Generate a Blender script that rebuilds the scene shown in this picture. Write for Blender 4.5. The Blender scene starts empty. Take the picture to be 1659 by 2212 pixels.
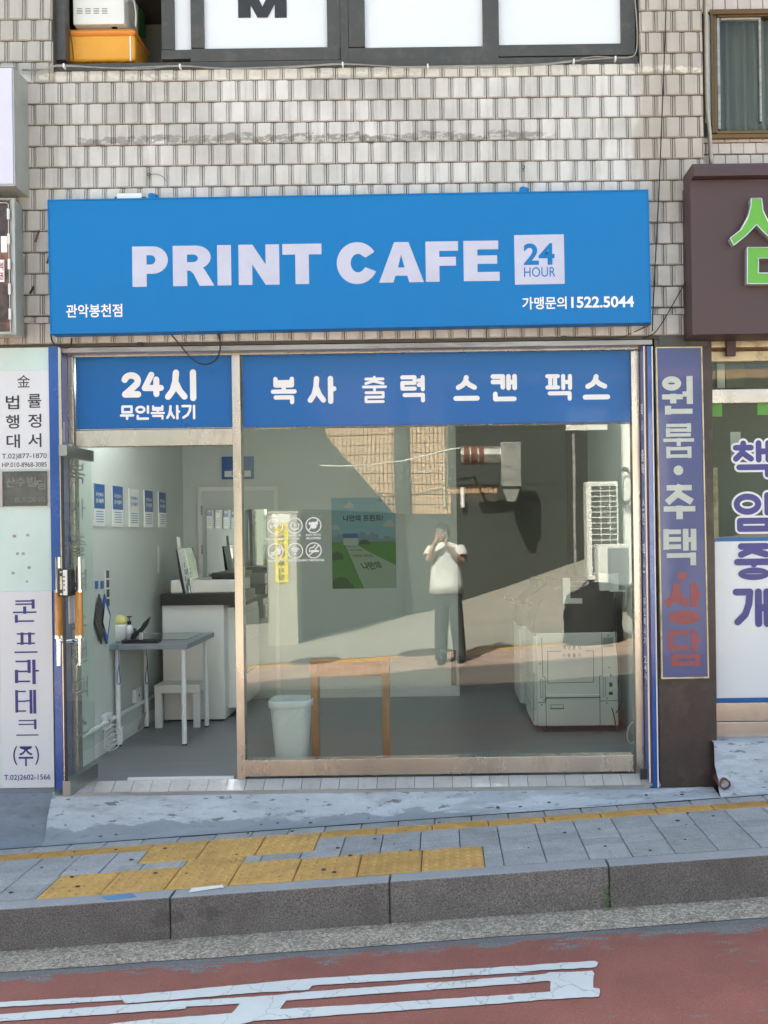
import bpy, bmesh, math, random
from mathutils import Vector, Matrix
random.seed(7)
R = math.radians
C = bpy.context.scene.collection
scene = bpy.context.scene
# ------------------------------------------------------------------ camera, sky, sun, exposure
FPX, PW, PH = 2050.0, 1659.0, 2212.0          # focal length and picture size in picture units
VX, VY = 957.0, 1150.0                        # where the facade's normal meets the picture
CAM = Vector((0.0, -5.5, 1.57)); ROLL = 0.0140
cd = bpy.data.cameras.new('camera'); cam = bpy.data.objects.new('camera', cd); C.objects.link(cam)
cd.sensor_fit = 'HORIZONTAL'; cd.sensor_width = 36.0; cd.lens = 36.0 * FPX / PW
cd.shift_x = -(VX - PW / 2) / PW; cd.shift_y = (VY - PH / 2) / PW
cd.clip_start = 0.01; cd.clip_end = 400
cam.matrix_world = Matrix.Translation(CAM) @ Matrix.Rotation(R(90), 4, 'X') @ Matrix.Rotation(-ROLL, 4, 'Z')
scene.camera = cam
SUN_EL = 41.8; SUN_H = Vector((-0.426, 0.905, 0)).normalized()
w = bpy.data.worlds.new("World"); scene.world = w; w.use_nodes = True
nt = w.node_tree; sky = nt.nodes.new('ShaderNodeTexSky'); sky.sky_type = 'NISHITA'; sky.sun_disc = False
sky.sun_elevation = R(SUN_EL); sky.sun_rotation = math.atan2(SUN_H.x, SUN_H.y); sky.dust_density = 6.0; sky.ozone_density = 0.3; sky.air_density = 0.8
wb0 = nt.nodes.new('ShaderNodeVectorMath'); wb0.operation = 'MULTIPLY'; wb0.inputs[1].default_value = (1.02, 1.03, 0.86)   # the camera's white balance for open shade
nt.links.new(sky.outputs[0], wb0.inputs[0]); nt.links.new(wb0.outputs[0], nt.nodes['Background'].inputs[0]); nt.nodes['Background'].inputs[1].default_value = 0.105
sl = bpy.data.lights.new('sun', 'SUN'); so = bpy.data.objects.new('sun', sl); C.objects.link(so)
sl.energy = 5.0; sl.angle = R(0.5); sl.color = (1.0, 0.93, 0.83)
tosun = Vector((SUN_H.x * math.cos(R(SUN_EL)), SUN_H.y * math.cos(R(SUN_EL)), math.sin(R(SUN_EL))))
so.rotation_euler = tosun.to_track_quat('Z', 'Y').to_euler(); so.location = (-6, 14, 14)
vs = scene.view_settings; vs.view_transform = 'Standard'; vs.look = 'None'; vs.gamma = 1; vs.exposure = 2.7
scene.display_settings.display_device = 'sRGB'; vs.use_curve_mapping = False
cy = scene.cycles; cy.use_denoising = True; cy.max_bounces = 10; cy.transparent_max_bounces = 24; cy.glossy_bounces = 6
cy.caustics_reflective = False; cy.caustics_refractive = False; cy.sample_clamp_indirect = 6
# ------------------------------------------------------------------ picture units -> metres on a plane y
def sc(y): return FPX / (y - CAM.y)
def W(px, py, y):
    dx, dz = px - VX, VY - py
    c, s_ = math.cos(ROLL), math.sin(ROLL); k = 1 / sc(y)
    return ((dx * c + dz * s_) * k, CAM.z + (-dx * s_ + dz * c) * k)
def WB(x0, y0, x1, y1, y):                     # rectangle on plane y -> X0,X1,Z0,Z1
    X, Z = W((x0 + x1) / 2, (y0 + y1) / 2, y); k = 0.5 / sc(y)
    return X - (x1 - x0) * k, X + (x1 - x0) * k, Z - (y1 - y0) * k, Z + (y1 - y0) * k
SLOPE = 0.0573
def gz(x): return SLOPE * x
def G(px, py, z0):                             # point of the sloping ground seen there
    dx, dz = px - VX, VY - py
    c, s_ = math.cos(ROLL), math.sin(ROLL)
    X, Z = dx * c + dz * s_, -dx * s_ + dz * c
    t = (z0 - CAM.z) / (Z - SLOPE * X)
    return (t * X, CAM.y + t * FPX)
# ------------------------------------------------------------------ materials
def M(name, col, rough=0.5, metal=0.0, var=0.0, vs=6.0, bump=0.0, bs=60.0, rand=0.0, coat=0.0, stretch=None, spec=0.5, speck=0.0, ss=220.0, stain=None, stain_amt=0.0, stain_s=2.0):
    m = bpy.data.materials.new(name); m.use_nodes = True; n = m.node_tree.nodes; l = m.node_tree.links
    b = n['Principled BSDF']; b.inputs['Roughness'].default_value = rough; b.inputs['Metallic'].default_value = metal
    b.inputs['Specular IOR Level'].default_value = spec
    if coat: b.inputs['Coat Weight'].default_value = coat; b.inputs['Coat Roughness'].default_value = 0.05
    c4 = (col[0], col[1], col[2], 1)
    geo = n.new('ShaderNodeNewGeometry'); pos = geo.outputs['Position']
    if stretch:
        mp = n.new('ShaderNodeMapping'); mp.inputs['Scale'].default_value = stretch; l.new(pos, mp.inputs[0]); pos = mp.outputs[0]
    rgb = n.new('ShaderNodeRGB'); rgb.outputs[0].default_value = c4; cur = rgb.outputs[0]
    def mul(cur, fac_sock, lo, hi):
        mr = n.new('ShaderNodeMapRange'); mr.inputs['From Min'].default_value = 0.25; mr.inputs['From Max'].default_value = 0.75
        mr.inputs['To Min'].default_value = lo; mr.inputs['To Max'].default_value = hi; l.new(fac_sock, mr.inputs[0])
        vm = n.new('ShaderNodeVectorMath'); vm.operation = 'SCALE'; l.new(cur, vm.inputs[0]); l.new(mr.outputs[0], vm.inputs['Scale'])
        return vm.outputs[0]
    if var:
        t = n.new('ShaderNodeTexNoise'); t.inputs['Scale'].default_value = vs; t.inputs['Detail'].default_value = 7; t.inputs['Roughness'].default_value = 0.65
        l.new(pos, t.inputs['Vector']); cur = mul(cur, t.outputs['Fac'], 1 - var, 1 + var)
        rr = n.new('ShaderNodeMapRange'); rr.inputs['To Min'].default_value = max(0.03, rough - 0.12); rr.inputs['To Max'].default_value = min(1, rough + 0.12)
        l.new(t.outputs['Fac'], rr.inputs[0]); l.new(rr.outputs[0], b.inputs['Roughness'])
    if speck:
        t = n.new('ShaderNodeTexNoise'); t.inputs['Scale'].default_value = ss; t.inputs['Detail'].default_value = 3
        l.new(geo.outputs['Position'], t.inputs['Vector']); cur = mul(cur, t.outputs['Fac'], 1 - speck, 1 + speck)
    if rand:
        oi = n.new('ShaderNodeObjectInfo'); mr = n.new('ShaderNodeMapRange'); mr.inputs['To Min'].default_value = 1 - rand; mr.inputs['To Max'].default_value = 1 + rand
        l.new(oi.outputs['Random'], mr.inputs[0]); vm = n.new('ShaderNodeVectorMath'); vm.operation = 'SCALE'
        l.new(cur, vm.inputs[0]); l.new(mr.outputs[0], vm.inputs['Scale']); cur = vm.outputs[0]
    if stain:
        t = n.new('ShaderNodeTexNoise'); t.inputs['Scale'].default_value = stain_s; t.inputs['Detail'].default_value = 9; t.inputs['Roughness'].default_value = 0.7
        l.new(pos, t.inputs['Vector'])
        cr = n.new('ShaderNodeMapRange'); cr.inputs['From Min'].default_value = 0.50; cr.inputs['From Max'].default_value = 0.66
        cr.inputs['To Max'].default_value = stain_amt; l.new(t.outputs['Fac'], cr.inputs[0])
        mx = n.new('ShaderNodeMix'); mx.data_type = 'RGBA'; l.new(cr.outputs[0], mx.inputs['Factor']); l.new(cur, mx.inputs['A'])
        mx.inputs['B'].default_value = (*stain, 1); cur = mx.outputs['Result']
    l.new(cur, b.inputs['Base Color'])
    if bump:
        t = n.new('ShaderNodeTexNoise'); t.inputs['Scale'].default_value = bs; t.inputs['Detail'].default_value = 5
        l.new(pos if stretch else geo.outputs['Position'], t.inputs['Vector'])
        bp = n.new('ShaderNodeBump'); bp.inputs['Strength'].default_value = bump; bp.inputs['Distance'].default_value = 0.01
        l.new(t.outputs['Fac'], bp.inputs['Height']); l.new(bp.outputs[0], b.inputs['Normal'])
    m['cur'] = 0
    return m
def nodes(m): return m.node_tree.nodes, m.node_tree.links
def glass(name, tint, ior=1.62, rough=0.0):
    m = bpy.data.materials.new(name); m.use_nodes = True; n, l = nodes(m); n.remove(n['Principled BSDF'])
    tr = n.new('ShaderNodeBsdfTransparent'); tr.inputs[0].default_value = (*tint, 1)
    gl = n.new('ShaderNodeBsdfGlossy'); gl.inputs['Roughness'].default_value = rough; gl.inputs[0].default_value = (0.95, 1.0, 0.97, 1)
    fr = n.new('ShaderNodeFresnel'); fr.inputs[0].default_value = ior; mx = n.new('ShaderNodeMixShader')
    g0 = n.new('ShaderNodeNewGeometry'); iv = n.new('ShaderNodeMath'); iv.operation = 'SUBTRACT'; iv.inputs[0].default_value = 1.0; l.new(g0.outputs['Backfacing'], iv.inputs[1]); mu = n.new('ShaderNodeMath'); mu.operation = 'MULTIPLY'; l.new(fr.outputs[0], mu.inputs[0]); l.new(iv.outputs[0], mu.inputs[1]); l.new(mu.outputs[0], mx.inputs[0]); l.new(tr.outputs[0], mx.inputs[1]); l.new(gl.outputs[0], mx.inputs[2]); l.new(mx.outputs[0], n['Material Output'].inputs[0])
    # soft waviness of float glass
    t = n.new('ShaderNodeTexNoise'); t.inputs['Scale'].default_value = 2.2; t.inputs['Detail'].default_value = 0
    g = n.new('ShaderNodeNewGeometry'); l.new(g.outputs['Position'], t.inputs['Vector'])
    bp = n.new('ShaderNodeBump'); bp.inputs['Strength'].default_value = 0.012; bp.inputs['Distance'].default_value = 0.05
    l.new(t.outputs['Fac'], bp.inputs['Height']); l.new(bp.outputs[0], gl.inputs['Normal'])
    return m
# tile material with grime streaks, a smear of old mortar and lime under the window
def tile_mat(name, col, dirt=1.0):
    m = M(name, col, rough=0.32, var=0.10, vs=3.0, rand=0.10, bump=0.04, bs=25)
    n, l = nodes(m); b = n['Principled BSDF']; cur = b.inputs['Base Color'].links[0].from_socket
    g = n.new('ShaderNodeNewGeometry'); sx = n.new('ShaderNodeSeparateXYZ'); l.new(g.outputs['Position'], sx.inputs[0])
    def noise(scale, stretch, detail=8, rough=0.65):
        mp = n.new('ShaderNodeMapping'); mp.inputs['Scale'].default_value = stretch; l.new(g.outputs['Position'], mp.inputs[0])
        t = n.new('ShaderNodeTexNoise'); t.inputs['Scale'].default_value = scale; t.inputs['Detail'].default_value = detail; t.inputs['Roughness'].default_value = rough
        l.new(mp.outputs[0], t.inputs['Vector']); return t.outputs['Fac']
    def mr(s_, a, b_, c=0.0, d=1.0):
        k = n.new('ShaderNodeMapRange'); k.inputs['From Min'].default_value = a; k.inputs['From Max'].default_value = b_
        k.inputs['To Min'].default_value = c; k.inputs['To Max'].default_value = d; l.new(s_, k.inputs[0]); return k.outputs[0]
    def mth(op, a, b_=None):
        k = n.new('ShaderNodeMath'); k.operation = op
        for i, v in enumerate((a, b_)):
            if v is None: continue
            if isinstance(v, (int, float)): k.inputs[i].default_value = v
            else: l.new(v, k.inputs[i])
        return k.outputs[0]
    def mix(f, cur, colr):
        k = n.new('ShaderNodeMix'); k.data_type = 'RGBA'; l.new(f, k.inputs['Factor']); l.new(cur, k.inputs['A']); k.inputs['B'].default_value = (*colr, 1); return k.outputs['Result']
    st = mr(noise(5, (4, 1, 0.35)), 0.50, 0.75, 0, 0.45 * dirt); cur = mix(st, cur, (0.20, 0.18, 0.15))
    st2 = mr(noise(0.9, (1, 1, 1)), 0.46, 0.68, 0, 0.62 * dirt); cur = mix(st2, cur, (0.27, 0.245, 0.21))
    rust = mth('MULTIPLY', mr(noise(1.3, (1.6, 1, 0.5)), 0.66, 0.76), mr(noise(14, (2, 1, 0.3)), 0.45, 0.65, 0, 0.5)); cur = mix(rust, cur, (0.30, 0.13, 0.045))
    n1 = noise(2.2, (1, 1, .6)); zx = mth('ADD', sx.outputs['X'], mr(n1, .3, .7, -.12, .12)); up = mr(sx.outputs['Z'], 3.15, 3.5)
    cur = mix(mth('MULTIPLY', mr(zx, 1.10, 1.16, 0, .60 * dirt), up), cur, (0.36, 0.305, 0.25)); cur = mix(mr(zx, -2.0, -2.25, 0, .50 * dirt), cur, (0.36, 0.325, 0.285))
    # mortar smear left by an earlier sign
    zz = sx.outputs['Z']; wob = mr(noise(6, (1, 1, 0.2)), 0.3, 0.7, -0.028, 0.028)
    band = mr(mth('ABSOLUTE', mth('SUBTRACT', mth('SUBTRACT', zz, wob), SMEAR_Z)), 0.024, 0.018)
    xr = mth('MULTIPLY', mr(sx.outputs['X'], -2.06, -2.0), mr(sx.outputs['X'], 0.72, 0.55))
    br = mr(noise(26, (1, 1, 2.2)), 0.42, 0.50)
    cur = mix(mth('MULTIPLY', mth('MULTIPLY', band, xr), br), cur, (0.27, 0.25, 0.225))
    wob2 = mr(noise(9, (1, 1, 0.2)), 0.3, 0.7, -0.02, 0.02)
    lime = mr(mth('ABSOLUTE', mth('SUBTRACT', mth('SUBTRACT', zz, wob2), LIME_Z)), 0.020, 0.012)
    cur = mix(mth('MULTIPLY', lime, mr(noise(30, (1, 1, 2)), 0.42, 0.5)), cur, (0.62, 0.58, 0.50))
    l.new(cur, b.inputs['Base Color'])
    return m
SMEAR_Z = W(700, 297, -0.13)[1]; LIME_Z = W(700, 160, -0.13)[1]
MT = {}
MT['tile'] = tile_mat('glazed_wall_tile', (0.60, 0.585, 0.57)); MT['tile_small'] = tile_mat('small_wall_tile', (0.60, 0.53, 0.50), 0.3)
MT['mortar'] = M('dark_joint', (0.075, 0.067, 0.058), 0.9, var=0.3, vs=12, bump=0.3, bs=80)
MT['sign_blue'] = M('sign_blue', (0.002, 0.165, 0.46), 0.5, var=0.03, vs=2.0, spec=0.3)
MT['acryl'] = M('milky_acrylic', (0.50, 0.50, 0.63), 0.10, var=0.09, vs=5, coat=0.5)
MT['white_print'] = M('white_print', (0.80, 0.80, 0.82), 0.5, var=0.03)
MT['film_blue'] = M('blue_window_film', (0.003, 0.115, 0.38), 0.3, var=0.03, vs=1.5, spec=0.35, coat=0.12)
MT['strip_blue'] = M('blue_strip', (0.006, 0.075, 0.33), 0.25, var=0.15, vs=4, coat=0.5)
MT['strip_purple'] = M('purple_blue_strip', (0.06, 0.085, 0.30), 0.3, var=0.15, vs=4, coat=0.4)
MT['alu'] = M('champagne_aluminium', (0.56, 0.51, 0.455), 0.27, 0.85, var=0.12, vs=3.0, stretch=(1, 1, 0.3), stain=(0.16, 0.12, 0.09), stain_amt=0.35, stain_s=6)
MT['steel'] = M('brushed_steel', (0.62, 0.62, 0.62), 0.22, 1.0, var=0.10, vs=4, stretch=(1, 1, 8))
MT['steel_dark'] = M('door_rail_steel', (0.30, 0.31, 0.30), 0.35, 0.85, var=0.15, vs=6)
MT['chrome'] = M('chrome', (0.75, 0.75, 0.75), 0.12, 1.0)
MT['grey_metal'] = M('grey_soffit_metal', (0.36, 0.36, 0.36), 0.5, 0.3, var=0.25, vs=6, stretch=(0.4, 1, 3), stain=(0.10, 0.09, 0.08), stain_amt=0.5, stain_s=5)
MT['frame_dark'] = M('dark_window_frame', (0.060, 0.058, 0.055), 0.45, var=0.15, vs=4, stain=(0.16, 0.15, 0.13), stain_amt=0.25, stain_s=14)
MT['film_white'] = M('white_window_film', (0.70, 0.74, 0.79), 0.35, var=0.025, vs=1.2, coat=0.4)
MT['black'] = M('black_plastic', (0.018, 0.018, 0.020), 0.42, var=0.1)
MT['black_print'] = M('black_print', (0.028, 0.028, 0.032), 0.5)
MT['orange'] = M('orange_plastic', (0.72, 0.34, 0.035), 0.40, var=0.06, vs=4)
MT['orange2'] = M('orange_lid', (0.66, 0.24, 0.04), 0.40, var=0.06, vs=4)
MT['white_paint'] = M('white_paint', (0.74, 0.75, 0.75), 0.45, var=0.05, vs=4)
MT['lilac'] = M('lilac_sign_face', (0.60, 0.60, 0.76), 0.35, var=0.05, vs=3, coat=0.3)
MT['sign_side'] = M('sign_side_metal', (0.42, 0.44, 0.42), 0.45, 0.4, var=0.15, vs=6)
MT['pale_green'] = M('pale_green_panel', (0.52, 0.66, 0.64), 0.30, var=0.08, vs=3, coat=0.3, stain=(0.62, 0.66, 0.66), stain_amt=0.5, stain_s=2.2)
MT['sign_white'] = M('white_sign_board', (0.63, 0.66, 0.71), 0.38, var=0.03, vs=2)
MT['navy_print'] = M('navy_print', (0.035, 0.035, 0.20), 0.5, var=0.15, vs=9)
MT['navy'] = M('navy_letter_film', (0.045, 0.045, 0.24), 0.35, var=0.08, vs=8)
MT['plaque'] = M('bronze_plaque', (0.105, 0.115, 0.105), 0.55, 0.35, var=0.35, vs=14, bump=0.5, bs=60)
MT['purple_sign'] = M('faded_purple_sign', (0.050, 0.068, 0.21), 0.38, var=0.08, vs=3, coat=0.25)
MT['sage_print'] = M('pale_sage_letters', (0.50, 0.54, 0.49), 0.5, var=0.10, vs=12)
MT['red_print'] = M('faded_red_letters', (0.30, 0.078, 0.080), 0.5, var=0.2, vs=20, stretch=(3, 1, 0.6))
MT['brown_wall'] = M('brown_stone_pillar', (0.042, 0.028, 0.026), 0.45, var=0.3, vs=9, speck=0.25, ss=300, coat=0.1, stain=(0.10, 0.075, 0.06), stain_amt=0.5, stain_s=5)
MT['brown_sign'] = M('brown_sign_panel', (0.066, 0.036, 0.040), 0.5, var=0.06, vs=5, speck=0.08, ss=400)
MT['lime'] = M('lime_green_letter', (0.12, 0.40, 0.045), 0.4, var=0.04)
MT['letter_side'] = M('silver_letter_edge', (0.62, 0.64, 0.64), 0.3, 0.6)
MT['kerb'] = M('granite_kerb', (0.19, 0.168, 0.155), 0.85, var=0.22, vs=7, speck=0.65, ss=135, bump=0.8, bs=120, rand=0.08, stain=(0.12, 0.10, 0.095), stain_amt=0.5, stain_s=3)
MT['kerb_top'] = M('pale_kerb_top', (0.31, 0.32, 0.35), 0.85, var=0.12, vs=6, speck=0.2, ss=200, bump=0.3, bs=140)  # paler, bluer colour for the upward faces
MT['plaque_light'] = M('rubbed_bronze', (0.17, 0.175, 0.155), 0.5, 0.3, var=0.4, vs=30)
MT['paver'] = M('grey_paver', (0.34, 0.345, 0.365), 0.85, var=0.15, vs=6, speck=0.38, ss=170, bump=0.35, bs=160, rand=0.10, stain=(0.15, 0.15, 0.15), stain_amt=0.25, stain_s=9)
MT['tactile'] = M('yellow_tactile_block', (0.54, 0.325, 0.108), 0.8, var=0.18, vs=8, speck=0.15, ss=200, bump=0.25, bs=150, rand=0.08, stain=(0.30, 0.19, 0.08), stain_amt=0.4, stain_s=11)
MT['concrete'] = M('painted_concrete_apron', (0.46, 0.49, 0.545), 0.8, var=0.18, vs=5, speck=0.10, ss=160, bump=0.55, bs=26, stretch=(0.6, 1.6, 2.5), stain=(0.20, 0.20, 0.205), stain_amt=0.45, stain_s=7)
MT['concrete_dark'] = M('grey_concrete_bank', (0.20, 0.225, 0.27), 0.85, var=0.18, vs=5, bump=0.3, bs=40, stretch=(0.7, 1.4, 2), stain=(0.12, 0.12, 0.12), stain_amt=0.6, stain_s=6)
MT['sill_tile'] = M('beige_sill_tile', (0.50, 0.47, 0.46), 0.35, var=0.12, vs=10, rand=0.06, coat=0.2, stain=(0.25, 0.22, 0.2), stain_amt=0.4, stain_s=20)
MT['asphalt'] = M('asphalt', (0.15, 0.155, 0.17), 0.9, var=0.2, vs=3, speck=0.5, ss=190, bump=0.5, bs=170)
MT['gutter'] = M('exposed_gravel_gutter', (0.42, 0.375, 0.325), 0.9, var=0.25, vs=9, speck=0.25, ss=160, bump=1.0, bs=75)
MT['paint_white'] = M('road_paint_white', (0.58, 0.62, 0.66), 0.6, var=0.06, vs=7, speck=0.04, ss=300)
MT['in_wall'] = M('painted_interior_wall', (0.56, 0.61, 0.575), 0.6, var=0.02, vs=2)
MT['in_floor'] = M('grey_vinyl_floor', (0.22, 0.225, 0.23), 0.42, var=0.20, vs=5, stretch=(0.35, 2.5, 1))
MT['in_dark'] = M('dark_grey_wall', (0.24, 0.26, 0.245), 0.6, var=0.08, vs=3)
MT['white_lam'] = M('white_laminate', (0.74, 0.74, 0.71), 0.4, var=0.02)
MT['grey_lam'] = M('grey_table_top', (0.22, 0.25, 0.28), 0.4, var=0.04)
MT['beige_plastic'] = M('beige_machine_plastic', (0.74, 0.73, 0.68), 0.45, var=0.03, vs=5)
MT['seam'] = M('dark_seam', (0.10, 0.10, 0.095), 0.7)
MT['wood'] = M('orange_pine', (0.46, 0.22, 0.085), 0.5, var=0.25, vs=10, stretch=(4, 4, 0.6))
MT['wood_grip'] = M('varnished_wood_grip', (0.50, 0.215, 0.035), 0.28, var=0.25, vs=14, stretch=(4, 4, 0.5), coat=0.5)
MT['bin'] = M('white_basket_plastic', (0.88, 0.90, 0.91), 0.45)
MT['mirror'] = M('mirror_glass', (0.80, 0.84, 0.82), 0.02, 1.0)
MT['poster_blue'] = M('poster_blue', (0.03, 0.11, 0.32), 0.4); MT['poster_white'] = M('poster_white', (0.72, 0.75, 0.72), 0.4)
MT['cable'] = M('black_cable', (0.016, 0.016, 0.017), 0.6); MT['cable_white'] = M('white_cable', (0.62, 0.64, 0.63), 0.5)
MT['cord_blue'] = M('blue_cord', (0.02, 0.04, 0.26), 0.6)
MT['cable_grey'] = M('old_grey_cable', (0.30, 0.29, 0.26), 0.7, var=0.3, vs=20)
MT['skin'] = M('skin', (0.58, 0.36, 0.25), 0.5, var=0.05, vs=20); MT['hair'] = M('black_hair', (0.012, 0.011, 0.011), 0.45, bump=0.4, bs=120)
MT['shirt'] = M('light_grey_cotton', (0.66, 0.66, 0.66), 0.85, var=0.05, vs=8, bump=1.0, bs=11); MT['trousers'] = M('charcoal_cloth', (0.055, 0.058, 0.06), 0.85, var=0.1, vs=8, bump=0.4, bs=9)
MT['opp_tile'] = M('peach_tile', (0.50, 0.33, 0.21), 0.5, var=0.10, vs=6, speck=0.05)
MT['opp_dark'] = M('dark_render_and_shade', (0.040, 0.047, 0.042), 0.8, var=0.15, vs=1.5, stretch=(1, 1, 0.4))  # dark wall render, also the colour of the sheet for the cast shadow
MT['opp_conc'] = M('worn_concrete_paving', (0.32, 0.31, 0.28), 0.9, var=0.15, vs=2.5, speck=0.15, ss=60)
MT['opp_red'] = M('red_paver', (0.44, 0.32, 0.27), 0.85, var=0.12, vs=6, rand=0.1, speck=0.12, ss=120)
MT['galv'] = M('galvanised_duct', (0.45, 0.46, 0.45), 0.4, 0.8, var=0.2, vs=6); MT['rust'] = M('rusted_duct', (0.17, 0.075, 0.05), 0.7, 0.2, var=0.3, vs=10)
MT['yellow'] = M('yellow_banner', (0.72, 0.62, 0.05), 0.5, var=0.04); MT['post'] = M('concrete_post', (0.36, 0.36, 0.32), 0.85, var=0.15, vs=5)
MT['brick'] = M('brown_brick', (0.11, 0.065, 0.05), 0.8, var=0.2, vs=5)
MT['glass'] = glass('shop_glass', (0.845, 0.876, 0.852), 1.86); MT['glass_clear'] = glass('clear_glass', (0.93, 0.975, 0.955), 1.6)
MT['glass_dark'] = glass('neighbour_glass', (0.80, 0.83, 0.79), 1.55)
MT['green_leaf'] = M('weed_leaf', (0.10, 0.19, 0.05), 0.6, var=0.2); MT['paper_yellow'] = M('pale_yellow_plastic', (0.66, 0.62, 0.22), 0.5); MT['green_film'] = M('green_film', (0.09, 0.30, 0.035), 0.4)
MT['sky_print'] = M('poster_sky', (0.17, 0.36, 0.43), 0.4, var=0.05, vs=10); MT['grass_print'] = M('poster_grass', (0.06, 0.21, 0.035), 0.4, var=0.08, vs=10)
MT['path_print'] = M('poster_path', (0.29, 0.38, 0.30), 0.4); MT['bush_print'] = M('poster_bush', (0.03, 0.09, 0.025), 0.4); MT['city_print'] = M('poster_city', (0.16, 0.23, 0.32), 0.4); MT['cloud_print'] = M('poster_cloud', (0.36, 0.43, 0.40), 0.4)
MT['curtain'] = M('grey_curtain', (0.26, 0.245, 0.20), 0.8, var=0.12, vs=6, stretch=(3, 1, 0.3)); MT['brown_alu'] = M('bronze_aluminium', (0.17, 0.10, 0.045), 0.35, 0.7, var=0.15, vs=8)
MT['beige_conduit'] = M('beige_conduit', (0.46, 0.42, 0.36), 0.7, var=0.2, vs=9)
MT['cream_alu'] = M('cream_aluminium', (0.56, 0.48, 0.32), 0.4, 0.3, var=0.15, vs=6, stain=(0.12, 0.09, 0.06), stain_amt=0.6, stain_s=9)
MT['photo_print'] = M('dark_menu_photo', (0.07, 0.045, 0.04), 0.35, var=0.9, vs=16, stain=(0.36, 0.15, 0.09), stain_amt=0.8, stain_s=10)
MT['sticker_blue'] = M('sticker_blue', (0.10, 0.25, 0.50), 0.5)
def chip(m, scale, st, lo, col, amt):
    n, l = nodes(m); b = n['Principled BSDF']; cur = b.inputs['Base Color'].links[0].from_socket
    g = n.new('ShaderNodeNewGeometry'); mp = n.new('ShaderNodeMapping'); mp.inputs['Scale'].default_value = st; l.new(g.outputs['Position'], mp.inputs[0])
    t = n.new('ShaderNodeTexNoise'); t.inputs['Scale'].default_value = scale; t.inputs['Detail'].default_value = 6; t.inputs['Roughness'].default_value = .6; l.new(mp.outputs[0], t.inputs['Vector'])
    k = n.new('ShaderNodeMapRange'); k.inputs['From Min'].default_value = lo; k.inputs['From Max'].default_value = lo + .035; k.inputs['To Max'].default_value = amt; l.new(t.outputs['Fac'], k.inputs[0])
    mx = n.new('ShaderNodeMix'); mx.data_type = 'RGBA'; l.new(k.outputs[0], mx.inputs['Factor']); l.new(cur, mx.inputs['A']); mx.inputs['B'].default_value = (*col, 1); l.new(mx.outputs['Result'], b.inputs['Base Color'])
chip(MT['concrete'], 13, (.8, 2.6, 3.0), .60, (.10, .095, .09), .75); chip(MT['concrete'], 2.6, (.5, 3, 2), .54, (.27, .30, .345), .6)
def lower_grey(m):                            # bare mortar strip below the painted face of the apron
    n, l = nodes(m); b = n['Principled BSDF']; cur = b.inputs['Base Color'].links[0].from_socket
    g = n.new('ShaderNodeNewGeometry'); sx = n.new('ShaderNodeSeparateXYZ'); l.new(g.outputs['Position'], sx.inputs[0])
    def mth(op, a, c):
        k = n.new('ShaderNodeMath'); k.operation = op
        for i, v in enumerate((a, c)):
            if isinstance(v, (int, float)): k.inputs[i].default_value = v
            else: l.new(v, k.inputs[i])
        return k.outputs[0]
    def mr(v, a, c, d, e): k = n.new('ShaderNodeMapRange'); k.inputs['From Min'].default_value = a; k.inputs['From Max'].default_value = c; k.inputs['To Min'].default_value = d; k.inputs['To Max'].default_value = e; l.new(v, k.inputs[0]); return k.outputs[0]
    mp = n.new('ShaderNodeMapping'); mp.inputs['Scale'].default_value = (.7, 2, 2); l.new(g.outputs['Position'], mp.inputs[0])
    t = n.new('ShaderNodeTexNoise'); t.inputs['Scale'].default_value = 5; t.inputs['Detail'].default_value = 9; t.inputs['Roughness'].default_value = .65; l.new(mp.outputs[0], t.inputs['Vector'])
    h = mth('SUBTRACT', sx.outputs['Z'], mth('MULTIPLY', sx.outputs['X'], 0.0573))
    thr = mr(sx.outputs['X'], -1.6, 1.1, .066, -.02)
    v = mth('ADD', mth('SUBTRACT', h, thr), mr(t.outputs['Fac'], .25, .75, -.04, .04))
    mx = n.new('ShaderNodeMix'); mx.data_type = 'RGBA'; l.new(mr(v, .004, -.006, 0, .85), mx.inputs['Factor']); l.new(cur, mx.inputs['A']); mx.inputs['B'].default_value = (.235, .26, .30, 1); l.new(mx.outputs['Result'], b.inputs['Base Color'])
lower_grey(MT['concrete'])
chip(MT['concrete_dark'], 15, (.7, 2, 3), .64, (.08, .08, .08), .7); chip(MT['brown_wall'], 9, (1, 1, .8), .70, (.12, .09, .075), .5)
chip(MT['kerb'], 4, (.6, 1, 1), .60, (.085, .07, .065), .5)
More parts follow.
